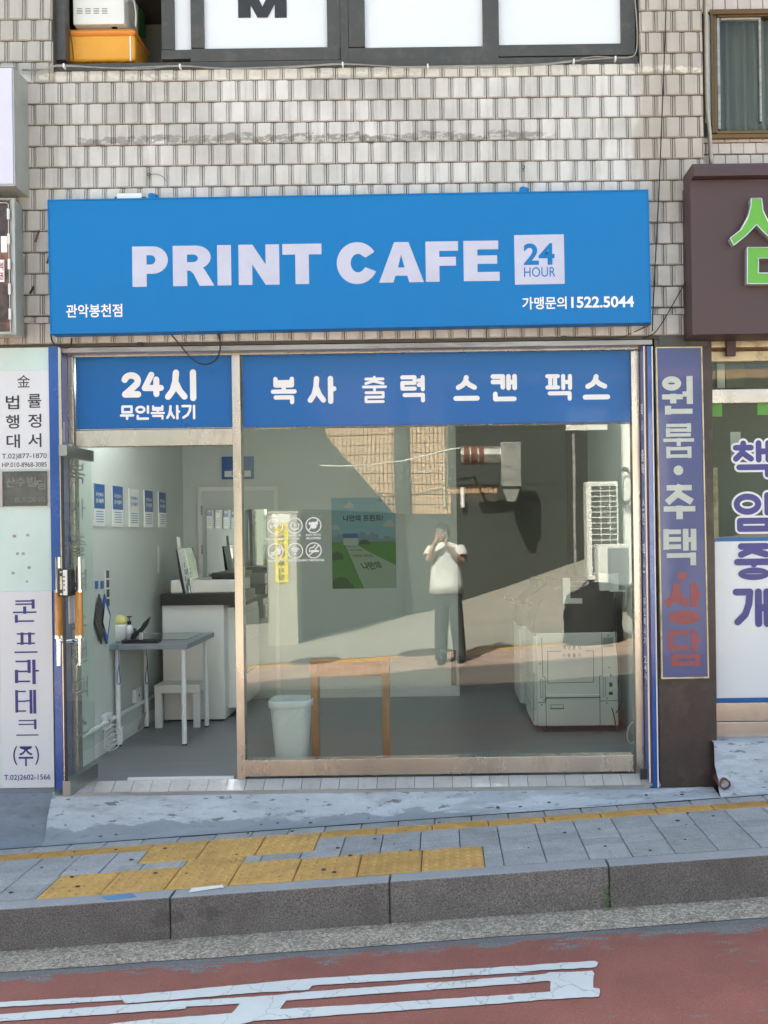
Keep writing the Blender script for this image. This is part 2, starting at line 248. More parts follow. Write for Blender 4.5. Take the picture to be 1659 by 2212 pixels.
# red lane: paint worn through to the asphalt
def red_lane_mat():
    m = M('worn_red_lane', (0.25, 0.094, 0.080), 0.75, var=0.18, vs=4, speck=0.30, ss=200, bump=0.3, bs=150)
    n, l = nodes(m); b = n['Principled BSDF']; cur = b.inputs['Base Color'].links[0].from_socket
    g = n.new('ShaderNodeNewGeometry'); sx = n.new('ShaderNodeSeparateXYZ'); l.new(g.outputs['Position'], sx.inputs[0])
    mp = n.new('ShaderNodeMapping'); mp.inputs['Scale'].default_value = (1, 3.2, 1); l.new(g.outputs['Position'], mp.inputs[0])
    t = n.new('ShaderNodeTexNoise'); t.inputs['Scale'].default_value = 4.5; t.inputs['Detail'].default_value = 10; t.inputs['Roughness'].default_value = 0.72; l.new(mp.outputs[0], t.inputs['Vector'])
    e = n.new('ShaderNodeMapRange'); e.inputs['From Min'].default_value = -1.62; e.inputs['From Max'].default_value = -1.45; e.inputs['To Max'].default_value = 0.22; l.new(sx.outputs['Y'], e.inputs[0])
    e2 = n.new('ShaderNodeMapRange'); e2.inputs['From Min'].default_value = 0.3; e2.inputs['From Max'].default_value = 1.6; e2.inputs['To Max'].default_value = 0.07; l.new(sx.outputs['X'], e2.inputs[0])
    a = n.new('ShaderNodeMath'); l.new(t.outputs['Fac'], a.inputs[0]); l.new(e.outputs[0], a.inputs[1]); a2 = n.new('ShaderNodeMath'); l.new(a.outputs[0], a2.inputs[0]); l.new(e2.outputs[0], a2.inputs[1])
    r = n.new('ShaderNodeMapRange'); r.inputs['From Min'].default_value = 0.655; r.inputs['From Max'].default_value = 0.69; l.new(a2.outputs[0], r.inputs[0])
    t2 = n.new('ShaderNodeTexNoise'); t2.inputs['Scale'].default_value = 190; l.new(g.outputs['Position'], t2.inputs['Vector'])
    cr = n.new('ShaderNodeValToRGB'); cr.color_ramp.elements[0].position = 0.35; cr.color_ramp.elements[0].color = (0.10, 0.10, 0.105, 1); cr.color_ramp.elements[1].position = 0.7; cr.color_ramp.elements[1].color = (0.26, 0.26, 0.28, 1); l.new(t2.outputs['Fac'], cr.inputs[0])
    mx = n.new('ShaderNodeMix'); mx.data_type = 'RGBA'; l.new(r.outputs[0], mx.inputs['Factor']); l.new(cur, mx.inputs['A']); l.new(cr.outputs[0], mx.inputs['B'])
    # hairline cracks
    v = n.new('ShaderNodeTexVoronoi'); v.feature = 'DISTANCE_TO_EDGE'; v.inputs['Scale'].default_value = 2.6; l.new(g.outputs['Position'], v.inputs['Vector'])
    k = n.new('ShaderNodeMapRange'); k.inputs['From Min'].default_value = 0.004; k.inputs['From Max'].default_value = 0.009; k.inputs['To Min'].default_value = 0.0; k.inputs['To Max'].default_value = 0.0; l.new(v.outputs['Distance'], k.inputs[0])
    mx2 = n.new('ShaderNodeMix'); mx2.data_type = 'RGBA'; l.new(k.outputs[0], mx2.inputs['Factor']); l.new(mx.outputs['Result'], mx2.inputs['A']); mx2.inputs['B'].default_value = (0.05, 0.03, 0.03, 1)
    l.new(mx2.outputs['Result'], b.inputs['Base Color']); return m
MT['red_lane'] = red_lane_mat()
def gravel(m, scale):
    n, l = nodes(m); b = n['Principled BSDF']; cur = b.inputs['Base Color'].links[0].from_socket
    g = n.new('ShaderNodeNewGeometry'); v = n.new('ShaderNodeTexVoronoi'); v.inputs['Scale'].default_value = scale; l.new(g.outputs['Position'], v.inputs['Vector'])
    sp = n.new('ShaderNodeSeparateColor'); l.new(v.outputs['Color'], sp.inputs[0]); k = n.new('ShaderNodeMapRange'); k.inputs['To Min'].default_value = .6; k.inputs['To Max'].default_value = 1.45; l.new(sp.outputs[0], k.inputs[0])
    e = n.new('ShaderNodeTexVoronoi'); e.feature = 'DISTANCE_TO_EDGE'; e.inputs['Scale'].default_value = scale; l.new(g.outputs['Position'], e.inputs['Vector']); k2 = n.new('ShaderNodeMapRange'); k2.inputs['From Max'].default_value = .12; k2.inputs['To Min'].default_value = .55; l.new(e.outputs['Distance'], k2.inputs[0])
    mu = n.new('ShaderNodeMath'); mu.operation = 'MULTIPLY'; l.new(k.outputs[0], mu.inputs[0]); l.new(k2.outputs[0], mu.inputs[1])
    vm = n.new('ShaderNodeVectorMath'); vm.operation = 'SCALE'; l.new(cur, vm.inputs[0]); l.new(mu.outputs[0], vm.inputs['Scale']); l.new(vm.outputs[0], b.inputs['Base Color'])
    bp = n.new('ShaderNodeBump'); bp.inputs['Strength'].default_value = .9; bp.inputs['Distance'].default_value = .006; l.new(k2.outputs[0], bp.inputs['Height']); l.new(bp.outputs[0], b.inputs['Normal'])
gravel(MT['gutter'], 92)
def crack_paint(m):
    n, l = nodes(m); b = n['Principled BSDF']; cur = b.inputs['Base Color'].links[0].from_socket
    g = n.new('ShaderNodeNewGeometry'); t = n.new('ShaderNodeTexNoise'); t.inputs['Scale'].default_value = 5; t.inputs['Detail'].default_value = 6; l.new(g.outputs['Position'], t.inputs['Vector'])
    vm = n.new('ShaderNodeVectorMath'); vm.operation = 'MULTIPLY_ADD'; l.new(t.outputs['Color'], vm.inputs[0]); vm.inputs[1].default_value = (0.30, 0.30, 0.30); l.new(g.outputs['Position'], vm.inputs[2])
    v = n.new('ShaderNodeTexVoronoi'); v.feature = 'DISTANCE_TO_EDGE'; v.inputs['Scale'].default_value = 4.2; l.new(vm.outputs[0], v.inputs['Vector'])
    k = n.new('ShaderNodeMapRange'); k.inputs['From Min'].default_value = 0.004; k.inputs['From Max'].default_value = 0.012; k.inputs['To Min'].default_value = 0.45; k.inputs['To Max'].default_value = 0.0; l.new(v.outputs['Distance'], k.inputs[0])
    mx = n.new('ShaderNodeMix'); mx.data_type = 'RGBA'; l.new(k.outputs[0], mx.inputs['Factor']); l.new(cur, mx.inputs['A']); mx.inputs['B'].default_value = (0.16, 0.10, 0.10, 1)
    l.new(mx.outputs['Result'], b.inputs['Base Color'])
crack_paint(MT['paint_white'])
# ------------------------------------------------------------------ mesh builder
ORIG = {}
_tc = {}
def text_geo(body, off=0.0):
    k = (body, off)
    if k not in _tc:
        c = bpy.data.curves.new('t', 'FONT'); c.body = body; c.offset = off; c.resolution_u = 4; c.align_x = 'CENTER'
        o = bpy.data.objects.new('t', c); C.objects.link(o); dg = bpy.context.evaluated_depsgraph_get()
        m = bpy.data.meshes.new_from_object(o.evaluated_get(dg))
        v = [(p.co.x, p.co.y) for p in m.vertices]; f = [tuple(p.vertices) for p in m.polygons]
        xs = [p[0] for p in v]; ys = [p[1] for p in v]
        x0, x1, y0, y1 = min(xs), max(xs), min(ys), max(ys)
        _tc[k] = ([((a - x0) / (x1 - x0), (b_ - y0) / (y1 - y0)) for a, b_ in v], f)
        bpy.data.objects.remove(o); bpy.data.curves.remove(c); bpy.data.meshes.remove(m)
    return _tc[k]
def rectfn(X0, X1, Z0, Z1, y, flip=False):
    if flip: return lambda u, v: (X1 + u * (X0 - X1), y, Z0 + v * (Z1 - Z0))
    return lambda u, v: (X0 + u * (X1 - X0), y, Z0 + v * (Z1 - Z0))
def arc(cx, cy, rx, ry, a0, a1, n=14):
    return [(cx + rx * math.cos(R(a0 + (a1 - a0) * i / n)), cy + ry * math.sin(R(a0 + (a1 - a0) * i / n))) for i in range(n + 1)]
class MB:
    def __init__(s): s.v = []; s.f = []; s.k = 0
    def box(s, x0, x1, y0, y1, z0, z1):
        b = len(s.v)
        s.v += [(x0, y0, z0), (x1, y0, z0), (x1, y1, z0), (x0, y1, z0), (x0, y0, z1), (x1, y0, z1), (x1, y1, z1), (x0, y1, z1)]
        s.f += [(b, b + 3, b + 2, b + 1), (b + 4, b + 5, b + 6, b + 7), (b, b + 1, b + 5, b + 4), (b + 1, b + 2, b + 6, b + 5), (b + 2, b + 3, b + 7, b + 6), (b + 3, b, b + 4, b + 7)]
        return s
    def pbox(s, x0, y0, x1, y1, yf, dep):      # picture rectangle, front face at yf, going back dep
        a = WB(x0, y0, x1, y1, yf); return s.box(a[0], a[1], yf, yf + dep, a[2], a[3])
    def poly(s, pts):
        b = len(s.v); s.v += list(pts); s.f.append(tuple(range(b, b + len(pts)))); return s
    def prism(s, pts, fa, fb):                 # 2d polygon, two functions giving its two 3d copies
        b = len(s.v); n = len(pts); s.v += [fa(*p) for p in pts] + [fb(*p) for p in pts]
        s.f += [tuple(range(b, b + n)), tuple(range(b + 2 * n - 1, b + n - 1, -1))]
        s.f += [(b + i, b + n + i, b + n + (i + 1) % n, b + (i + 1) % n) for i in range(n)]; return s
    def prismXZ(s, pts, y0, y1): return s.prism(pts, lambda x, z: (x, y0, z), lambda x, z: (x, y1, z))
    def prismXY(s, pts, z0, z1): return s.prism(pts, lambda x, y: (x, y, z0), lambda x, y: (x, y, z1))
    def tube(s, pts, r, n=8, caps=True):
        pts = [Vector(p) for p in pts]; b = len(s.v); L = len(pts)
        rs = r if isinstance(r, (list, tuple)) else [r] * L
        up = None
        for i, p in enumerate(pts):
            d = (pts[min(i + 1, L - 1)] - pts[max(i - 1, 0)]).normalized()
            if up is None: up = Vector((0, 0, 1)) if abs(d.z) < 0.9 else Vector((1, 0, 0))
            a = d.cross(up).normalized(); c = a.cross(d).normalized(); up = c
            for j in range(n):
                t = 2 * math.pi * j / n; s.v.append(tuple(p + (a * math.cos(t) + c * math.sin(t)) * rs[i]))
        for i in range(L - 1):
            for j in range(n):
                s.f.append((b + i * n + j, b + i * n + (j + 1) % n, b + (i + 1) * n + (j + 1) % n, b + (i + 1) * n + j))
        if caps: s.f += [tuple(range(b + n - 1, b - 1, -1)), tuple(range(b + (L - 1) * n, b + L * n))]
        return s
    def lathe(s, prof, x, y, n=24):            # (r,z) pairs
        b = len(s.v)
        for r, z in prof:
            for j in range(n): t = 2 * math.pi * j / n; s.v.append((x + r * math.cos(t), y + r * math.sin(t), z))
        for i in range(len(prof) - 1):
            for j in range(n): s.f.append((b + i * n + j, b + i * n + (j + 1) % n, b + (i + 1) * n + (j + 1) % n, b + (i + 1) * n + j))
        s.f += [tuple(range(b + n - 1, b - 1, -1)), tuple(range(b + (len(prof) - 1) * n, b + len(prof) * n))]
        return s
    def loft(s, rings, n=20):                  # (cx,cy,z,rx,ry)
        b = len(s.v)
        for cx, cy_, z, rx, ry in rings:
            for j in range(n): t = 2 * math.pi * j / n; s.v.append((cx + rx * math.cos(t), cy_ + ry * math.sin(t), z))
        for i in range(len(rings) - 1):
            for j in range(n): s.f.append((b + i * n + j, b + i * n + (j + 1) % n, b + (i + 1) * n + (j + 1) % n, b + (i + 1) * n + j))
        s.f += [tuple(range(b + n - 1, b - 1, -1)), tuple(range(b + (len(rings) - 1) * n, b + len(rings) * n))]
        return s
    def text(s, body, fn, off=0.0):
        v, f = text_geo(body, off); b = len(s.v); s.v += [fn(*p) for p in v]; s.f += [tuple(b + i for i in q) for q in f]; return s
    def ptext(s, body, x0, y0, x1, y1, y, off=0.0): return s.text(body, rectfn(*WB(x0, y0, x1, y1, y), y), off)
    def outline(s, loops, fn):                 # filled 2d curve with holes
        c = bpy.data.curves.new('t', 'CURVE'); c.dimensions = '2D'; c.fill_mode = 'FRONT'
        for lp in loops:
            sp = c.splines.new('POLY'); sp.points.add(len(lp) - 1); sp.use_cyclic_u = True
            for p, q in zip(sp.points, lp): p.co = (q[0], q[1], 0, 1)
        o = bpy.data.objects.new('t', c); C.objects.link(o); dg = bpy.context.evaluated_depsgraph_get(); m = bpy.data.meshes.new_from_object(o.evaluated_get(dg))
        b = len(s.v); s.v += [fn(p.co.x, p.co.y) for p in m.vertices]; s.f += [tuple(b + i for i in q.vertices) for q in m.polygons]
        bpy.data.objects.remove(o); bpy.data.curves.remove(c); bpy.data.meshes.remove(m); return s
    def seg(s, a, b_, wd, fn3, cap):           # one pen stroke; each lies a hair in front of the one before
        ax, az = a; bx, bz = b_; dx, dz = bx - ax, bz - az; L = math.hypot(dx, dz) or 1e-6; dx /= L; dz /= L; nx, nz = -dz, dx; h = wd / 2
        if cap == 'round':
            an = math.atan2(dz, dx); pts = [(bx + h * math.cos(an + t), bz + h * math.sin(an + t)) for t in [math.pi * (i / 6 - 0.5) for i in range(7)]]
            pts += [(ax + h * math.cos(an + t), az + h * math.sin(an + t)) for t in [math.pi * (i / 6 + 0.5) for i in range(7)]]
        else:
            e = h if cap == 'flat' else 0
            pts = [(ax - dx * e - nx * h, az - dz * e - nz * h), (bx + dx * e - nx * h, bz + dz * e - nz * h), (bx + dx * e + nx * h, bz + dz * e + nz * h), (ax - dx * e + nx * h, az - dz * e + nz * h)]
        s.k += 1; s.poly([fn3(p[0], p[1], s.k) for p in pts])
    def strokes(s, lines, fn3, wd, cap='round', wh=None):
        for ln in lines:
            if len(ln) > 11 and abs(ln[0][0] - ln[-1][0]) + abs(ln[0][1] - ln[-1][1]) < 1e-6:   # a ring
                cx = (min(p[0] for p in ln) + max(p[0] for p in ln)) / 2; cz = (min(p[1] for p in ln) + max(p[1] for p in ln)) / 2
                rx, rz = max(p[0] for p in ln) - cx, max(p[1] for p in ln) - cz; h = wd / 2; n = 32; s.k += 1; b0 = len(s.v)
                for i in range(n): t = 2 * math.pi * i / n; s.v += [fn3(cx + (rx + h) * math.cos(t), cz + (rz + h) * math.sin(t), s.k), fn3(cx + max(.1 * rx, rx - h) * math.cos(t), cz + max(.1 * rz, rz - h) * math.sin(t), s.k)]
                s.f += [(b0 + 2 * i, b0 + 2 * i + 1, b0 + 2 * ((i + 1) % n) + 1, b0 + 2 * ((i + 1) % n)) for i in range(n)]; continue
            for a, b_ in zip(ln, ln[1:]):
                w_ = wd
                if wh is not None: w_ = wh if abs(b_[1] - a[1]) < 0.35 * abs(b_[0] - a[0]) else wd
                s.seg(a, b_, w_, fn3, cap)
    def ring(s, cx, cz, r0, r1, y, n=28, a0=0, a1=360):
        b = len(s.v); full = abs(a1 - a0) >= 360; k = n if full else n + 1
        for i in range(k): t = R(a0 + (a1 - a0) * i / n); s.v += [(cx + r0 * math.cos(t), y, cz + r0 * math.sin(t)), (cx + r1 * math.cos(t), y, cz + r1 * math.sin(t))]
        for i in range(n): j = (i + 1) % k; s.f.append((b + 2 * i, b + 2 * i + 1, b + 2 * j + 1, b + 2 * j))
        return s
    def disc(s, cx, cz, r, y, n=16, rz=None):
        rz = rz or r; return s.poly([(cx + r * math.cos(2 * math.pi * i / n), y, cz + rz * math.sin(2 * math.pi * i / n)) for i in range(n)])
    def build(s, name, mat, parent=None, bevel=0.0, smooth=False, label=None, cat=None, group=None, kind=None, solid=0.0):
        if parent is not None: o3 = ORIG[parent.name]
        else:
            xs = [p[0] for p in s.v]; ys = [p[1] for p in s.v]; zs = [p[2] for p in s.v]
            o3 = Vector(((min(xs) + max(xs)) / 2, (min(ys) + max(ys)) / 2, min(zs)))
        me = bpy.data.meshes.new(name); me.from_pydata([(p[0] - o3.x, p[1] - o3.y, p[2] - o3.z) for p in s.v], [], s.f)
        if parent is None or s.k == 0:
            bm = bmesh.new(); bm.from_mesh(me); closed = all(len(e.link_faces) == 2 for e in bm.edges)
            if closed: bmesh.ops.recalc_face_normals(bm, faces=bm.faces)
            bm.to_mesh(me); bm.free()
        me.materials.append(MT[mat] if isinstance(mat, str) else mat)
        o = bpy.data.objects.new(name, me); C.objects.link(o); ORIG[o.name] = o3
        if parent is not None: o.parent = parent
        else: o.location = o3
        if smooth:
            for p in me.polygons: p.use_smooth = True
        if bevel:
            md = o.modifiers.new('edge', 'BEVEL'); md.width = bevel; md.segments = 2; md.limit_method = 'ANGLE'; md.angle_limit = R(40)
            for p in me.polygons: p.use_smooth = True
            o.modifiers.new('wn', 'WEIGHTED_NORMAL').keep_sharp = True
        if label: o['label'] = label
        if cat: o['category'] = cat
        if group: o['group'] = group
        if kind: o['kind'] = kind
        return o
def thing(name, label, cat, loc, group=None):
    o = bpy.data.objects.new(name, None); C.objects.link(o); o.location = loc; o['label'] = label; o['category'] = cat
    o.empty_display_size = 0.1
    if group: o['group'] = group
    ORIG[o.name] = Vector(loc); return o
def place(name, me, parent, loc, rot=(0, 0, 0)):   # a piece sharing mesh data, loc in world metres
    o = bpy.data.objects.new(name, me); C.objects.link(o); o.parent = parent; o.location = Vector(loc) - ORIG[parent.name]; o.rotation_euler = rot; return o
def rawmesh(name, mb, mat, smooth=False):
    me = bpy.data.meshes.new(name); me.from_pydata(mb.v, [], mb.f); bm = bmesh.new(); bm.from_mesh(me)
    if all(len(e.link_faces) == 2 for e in bm.edges): bmesh.ops.recalc_face_normals(bm, faces=bm.faces)
    bm.to_mesh(me); bm.free(); me.materials.append(MT[mat])
    if smooth:
        for p in me.polygons: p.use_smooth = True
    return me
# ------------------------------------------------------------------ Hangul drawn as pen strokes
def J(k):
    sq = [(0, 1), (0, 0), (1, 0), (1, 1), (0, 1)]; el = arc(.5, .5, .5, .5, 90, 450, 16)
    return {0: [[(0, 1), (1, 1), (1, 0)]], 2: [[(0, 1), (0, 0), (1, 0)]], 3: [[(1, 1), (0, 1), (0, 0), (1, 0)]], 5: [[(0, 1), (1, 1), (1, .5), (0, .5), (0, 0), (1, 0)]],
            6: [sq], 7: [[(0, 1), (0, 0), (1, 0), (1, 1)], [(0, .5), (1, .5)]], 9: [[(.5, 1), (.45, .62), (.28, .25), (0, 0)], [(.47, .6), (.7, .25), (1, 0)]],
            11: [el], 12: [[(0, 1), (1, 1)], [(.52, 1), (.42, .55), (0, 0)], [(.45, .52), (1, 0)]], 14: [[(.5, 1), (.5, .72)], [(0, .72), (1, .72)], [(.5, .72), (.4, .38), (0, 0)], [(.45, .38), (1, 0)]],
            15: [[(0, 1), (1, 1), (1, 0)], [(0, .5), (1, .5)]], 16: [[(1, 1), (0, 1), (0, 0), (1, 0)], [(0, .5), (1, .5)]], 17: [[(0, 1), (1, 1)], [(0, 0), (1, 0)], [(.27, 1), (.27, 0)], [(.73, 1), (.73, 0)]],
            18: [[(.3, 1), (.7, 1)], [(0, .72), (1, .72)], arc(.5, .25, .38, .25, 90, 450, 12)]}[k]
JONG = {1: 0, 4: 2, 7: 3, 8: 5, 16: 6, 17: 7, 19: 9, 21: 11}
def hangul(ch, wd):                            # lists of points in a unit square, pen width wd already allowed for
    if not ('\uac00' <= ch <= '\ud7a3'): raise ValueError(ch)
    c = ord(ch) - 0xAC00; cho, ju, jo = c // 588, (c % 588) // 28, c % 28; h = wd / 2
    out = []
    def put(shape, x0, x1, z0, z1):
        x0, x1, z0, z1 = x0 + h, x1 - h, z0 + h, z1 - h
        for ln in shape: out.append([(x0 + p[0] * (x1 - x0), z0 + p[1] * (z1 - z0)) for p in ln])
    zb = 0.40 if jo else 0.0
    if ju in (0, 1, 4, 5, 6, 20):
        two = ju in (1, 5); xv = 0.56 if two else (0.66 if ju in (0, 4, 6) else 0.74)
        cb = J(cho)
        if cho == 0 and not jo: cb = [[(0, 1), (1, 1), (.92, .6), (.65, .25), (.1, 0)]]
        put(cb, 0.0, xv - 0.02, zb + (0.05 if not jo else 0.03), 1.0 if cho not in (11,) else 0.97)
        zl, zt = zb, 1.0
        if ju == 20: put([[(.5, 1), (.5, 0)]], 0.80, 0.80 + wd, zl, zt)
        if ju == 0: put([[(0, 1), (0, 0)], [(0, .55), (1, .55)]], 0.70, 1.0, zl, zt)
        if ju == 4: put([[(1, 1), (1, 0)], [(0, .55), (1, .55)]], 0.64, 0.96, zl, zt)
        if ju == 6: put([[(1, 1), (1, 0)], [(0, .72), (1, .72)], [(0, .36), (1, .36)]], 0.64, 0.96, zl, zt)
        if ju == 1: put([[(0, 1), (0, 0)], [(1, 1), (1, 0)], [(0, .5), (1, .5)]], 0.58, 0.98, zl, zt)
        if ju == 5: put([[(.55, 1), (.55, 0)], [(1, 1), (1, 0)], [(0, .55), (.55, .55)]], 0.46, 0.98, zl, zt)
        if jo: put(J(JONG[jo]), 0.08, 0.96, 0.0, 0.36 if JONG[jo] != 5 else 0.40)
    elif ju in (8, 13, 18):
        zc = 0.60 if jo else 0.44; zv0, zv1 = (0.36, 0.60) if jo else (0.0, 0.42)
        rl = jo and JONG[jo] == 5
        if rl: zc, zv0, zv1 = 0.66, 0.44, 0.67
        put(J(cho), 0.10, 0.90, zc, 1.0)
        if ju == 8: put([[(0, 0), (1, 0)], [(.5, 0), (.5, 1)]], 0.0, 1.0, zv0 + 0.02, zv1 + 0.1)
        if ju == 18: put([[(0, 0.15), (1, 0.15)]], 0.0, 1.0, zv0 - (0.0 if jo else 0.0), zv1)
        if ju == 13: put([[(0, 1), (1, 1)], [(.5, 1), (.5, 0)]], 0.0, 1.0, zv0 - (0.02 if jo else 0), zv1 - 0.02)
        if jo: put(J(JONG[jo]), 0.10, 0.90, 0.0, 0.44 if rl else 0.34)
    elif ju == 14:
        put(J(cho), 0.02, 0.62, 0.60, 1.0); put([[(0, 1), (1, 1)], [(.55, 1), (.55, 0)]], 0.0, 0.68, 0.28, 0.56)
        put([[(1, 1), (1, 0)], [(0, .32), (1, .32)]], 0.64, 0.98, 0.26, 1.0)
        if jo: put(J(JONG[jo]), 0.10, 0.98, 0.0, 0.26)
    return out
CROWD = {'룸': .72, '출': .60, '력': .85, '캔': .92, '팩': .80, '책': .86, '담': .82, '택': .88, '복': .88, '임': .9, '원': .9}
def hang_text(mb, ch, X0, X1, Z0, Z1, y, wd, cap='round', step=0.00012, extra=0.0, wh=None):
    wd *= CROWD.get(ch, 1); wh = None if wh is None else wh * CROWD.get(ch, 1)
    sx, sz = X1 - X0, Z1 - Z0; k0 = mb.k
    mb.strokes([[(X0 + p[0] * sx, Z0 + p[1] * sz) for p in ln] for ln in hangul(ch, wd)], lambda x, z, k: (x, y - (k - k0) * step, z), wd * min(sx, sz) + extra, cap, None if wh is None else wh * min(sx, sz))
def phang(mb, ch, x0, y0, x1, y1, y, wd, cap='round', extra=0.0, wh=None): hang_text(mb, ch, *WB(x0, y0, x1, y1, y), y, wd, cap, extra=extra, wh=wh)
# ================================================================== GROUND
YK = -1.184; YKI = -1.08; YP = -0.28; ZK = -0.187      # kerb face, kerb inner edge, far edge of the pavers, road level below the pavement
X0G, X1G = -14.0, 12.0
def slab(name, mat, y0, y1, z, th, x0=X0G, x1=X1G, parent=None, **kw):
    b = MB(); b.prism([(x0, gz(x0) + z), (x1, gz(x1) + z), (x1, gz(x1) + z - th), (x0, gz(x0) + z - th)], lambda x, q: (x, y0, q), lambda x, q: (x, y1, q)); return b.build(name, mat, parent, **kw)
def sheet(pts, z): return [(x, y, gz(x) + z) for x, y in pts]
slab('ground', 'opp_conc', -60, 40, -0.30, 0.3, -60, 60, kind='structure')
YOK = -5.36                                            # kerb of the far side of the street
road = slab('road', 'asphalt', YOK, YK - 0.001, ZK - 0.006, 0.1, kind='structure')
bm_ = MB()
bm_.poly(sheet([(X0G, YK - 0.001), (X0G, -1.405)] + [(x * 0.25, -1.405 + random.uniform(-.006, .006)) for x in range(-12, 11)] + [(X1G, -1.405), (X1G, YK - 0.001)], ZK - 0.003)); bm_.build('gutter', 'gutter', kind='structure')
bm_ = MB(); bm_.poly(sheet([(X0G, -1.462), (X0G, -3.3), (X1G, -3.3), (X1G, -1.462)], ZK - 0.002)); bm_.build('red_lane', 'red_lane', kind='structure')
def c1(x, y): return (x / 1.508 / 1.8228, (3000 + y / 1.508) / 1.8228)
def c2(x, y): return ((1000 + x / 1.508) / 1.8228, (3000 + y / 1.508) / 1.8228)
def c3(x, y): return ((2000 + x / 1.6201) / 1.8228, (3000 + y / 1.6201) / 1.8228)
stripes = [
    [c1(-60, 1430), c1(0, 1425), c1(750, 1385), c1(1659, 1302), c2(345, 1284), c2(1659, 1206), c3(250, 1287), c3(555, 1269), c3(573, 1280), c3(570, 1300), c3(555, 1311), c3(0, 1340), c2(1659, 1246), c2(345, 1327), c2(325, 1353), c2(0, 1370), c1(745, 1434), c1(725, 1415), c1(0, 1455), c1(-60, 1459)],
    [c1(-60, 1502), c1(0, 1497), c1(745, 1441), c1(1659, 1383), c2(345, 1362), c2(1659, 1266), c3(240, 1350), c3(265, 1343), c3(540, 1333), c3(548, 1350), c3(546, 1440), c3(582, 1447), c3(588, 1470), c3(580, 1497), c3(245, 1516), c3(0, 1532), c2(1659, 1419), c2(0, 1538), c1(1300, 1590), c1(500, 1640), c1(500, 1575), c1(865, 1530), c1(1375, 1492), c1(1425, 1436), c1(1105, 1453), c1(1100, 1466), c1(0, 1540), c1(-60, 1545)]]
hole = [c2(150, 1467), c2(190, 1416), c2(1659, 1309), c3(255, 1396), c3(275, 1400), c3(270, 1465), c3(0, 1484), c2(1659, 1371), c2(700, 1436)]
mk = MB()
def gpt(p): return G(p[0], p[1], ZK + 0.002)
def ragged(lp):
    q = [gpt(p) for p in lp]; out = []
    for a_, c_ in zip(q, q[1:] + q[:1]):
        n = max(1, int(math.hypot(c_[0] - a_[0], c_[1] - a_[1]) / .025))
        for i in range(n): t = i / n; out.append((a_[0] + (c_[0] - a_[0]) * t + random.uniform(-.002, .002), a_[1] + (c_[1] - a_[1]) * t + random.uniform(-.0022, .0022)))
    return out
mk.outline([ragged(stripes[0])], lambda x, y: (x, y, gz(x) + ZK + 0.002))
mk.outline([ragged(stripes[1]), ragged(hole)], lambda x, y: (x, y, gz(x) + ZK + 0.002))
mk.build('road_lettering', 'paint_white', kind='structure')
# kerb of separate stones
kerb = slab('kerb', 'mortar', YK + 0.012, YKI - 0.002, -0.012, 0.25, kind='structure')
for k in range(-4, 4):
    x0 = -0.263 + k; L = 0.994; b = MB()
    zt = random.uniform(-.002, .002)
    b.prism([(0, 0), (L, gz(L)), (L, gz(L) - 0.26), (0, -0.26)], lambda x, q: (x + x0, YK + random.uniform(-.0015, .0015), q + gz(x0) + zt), lambda x, q: (x + x0, YKI - .003, q + gz(x0) + zt))
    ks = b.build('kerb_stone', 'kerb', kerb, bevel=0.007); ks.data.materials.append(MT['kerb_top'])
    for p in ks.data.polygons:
        if p.normal.z > .7: p.material_index = 1
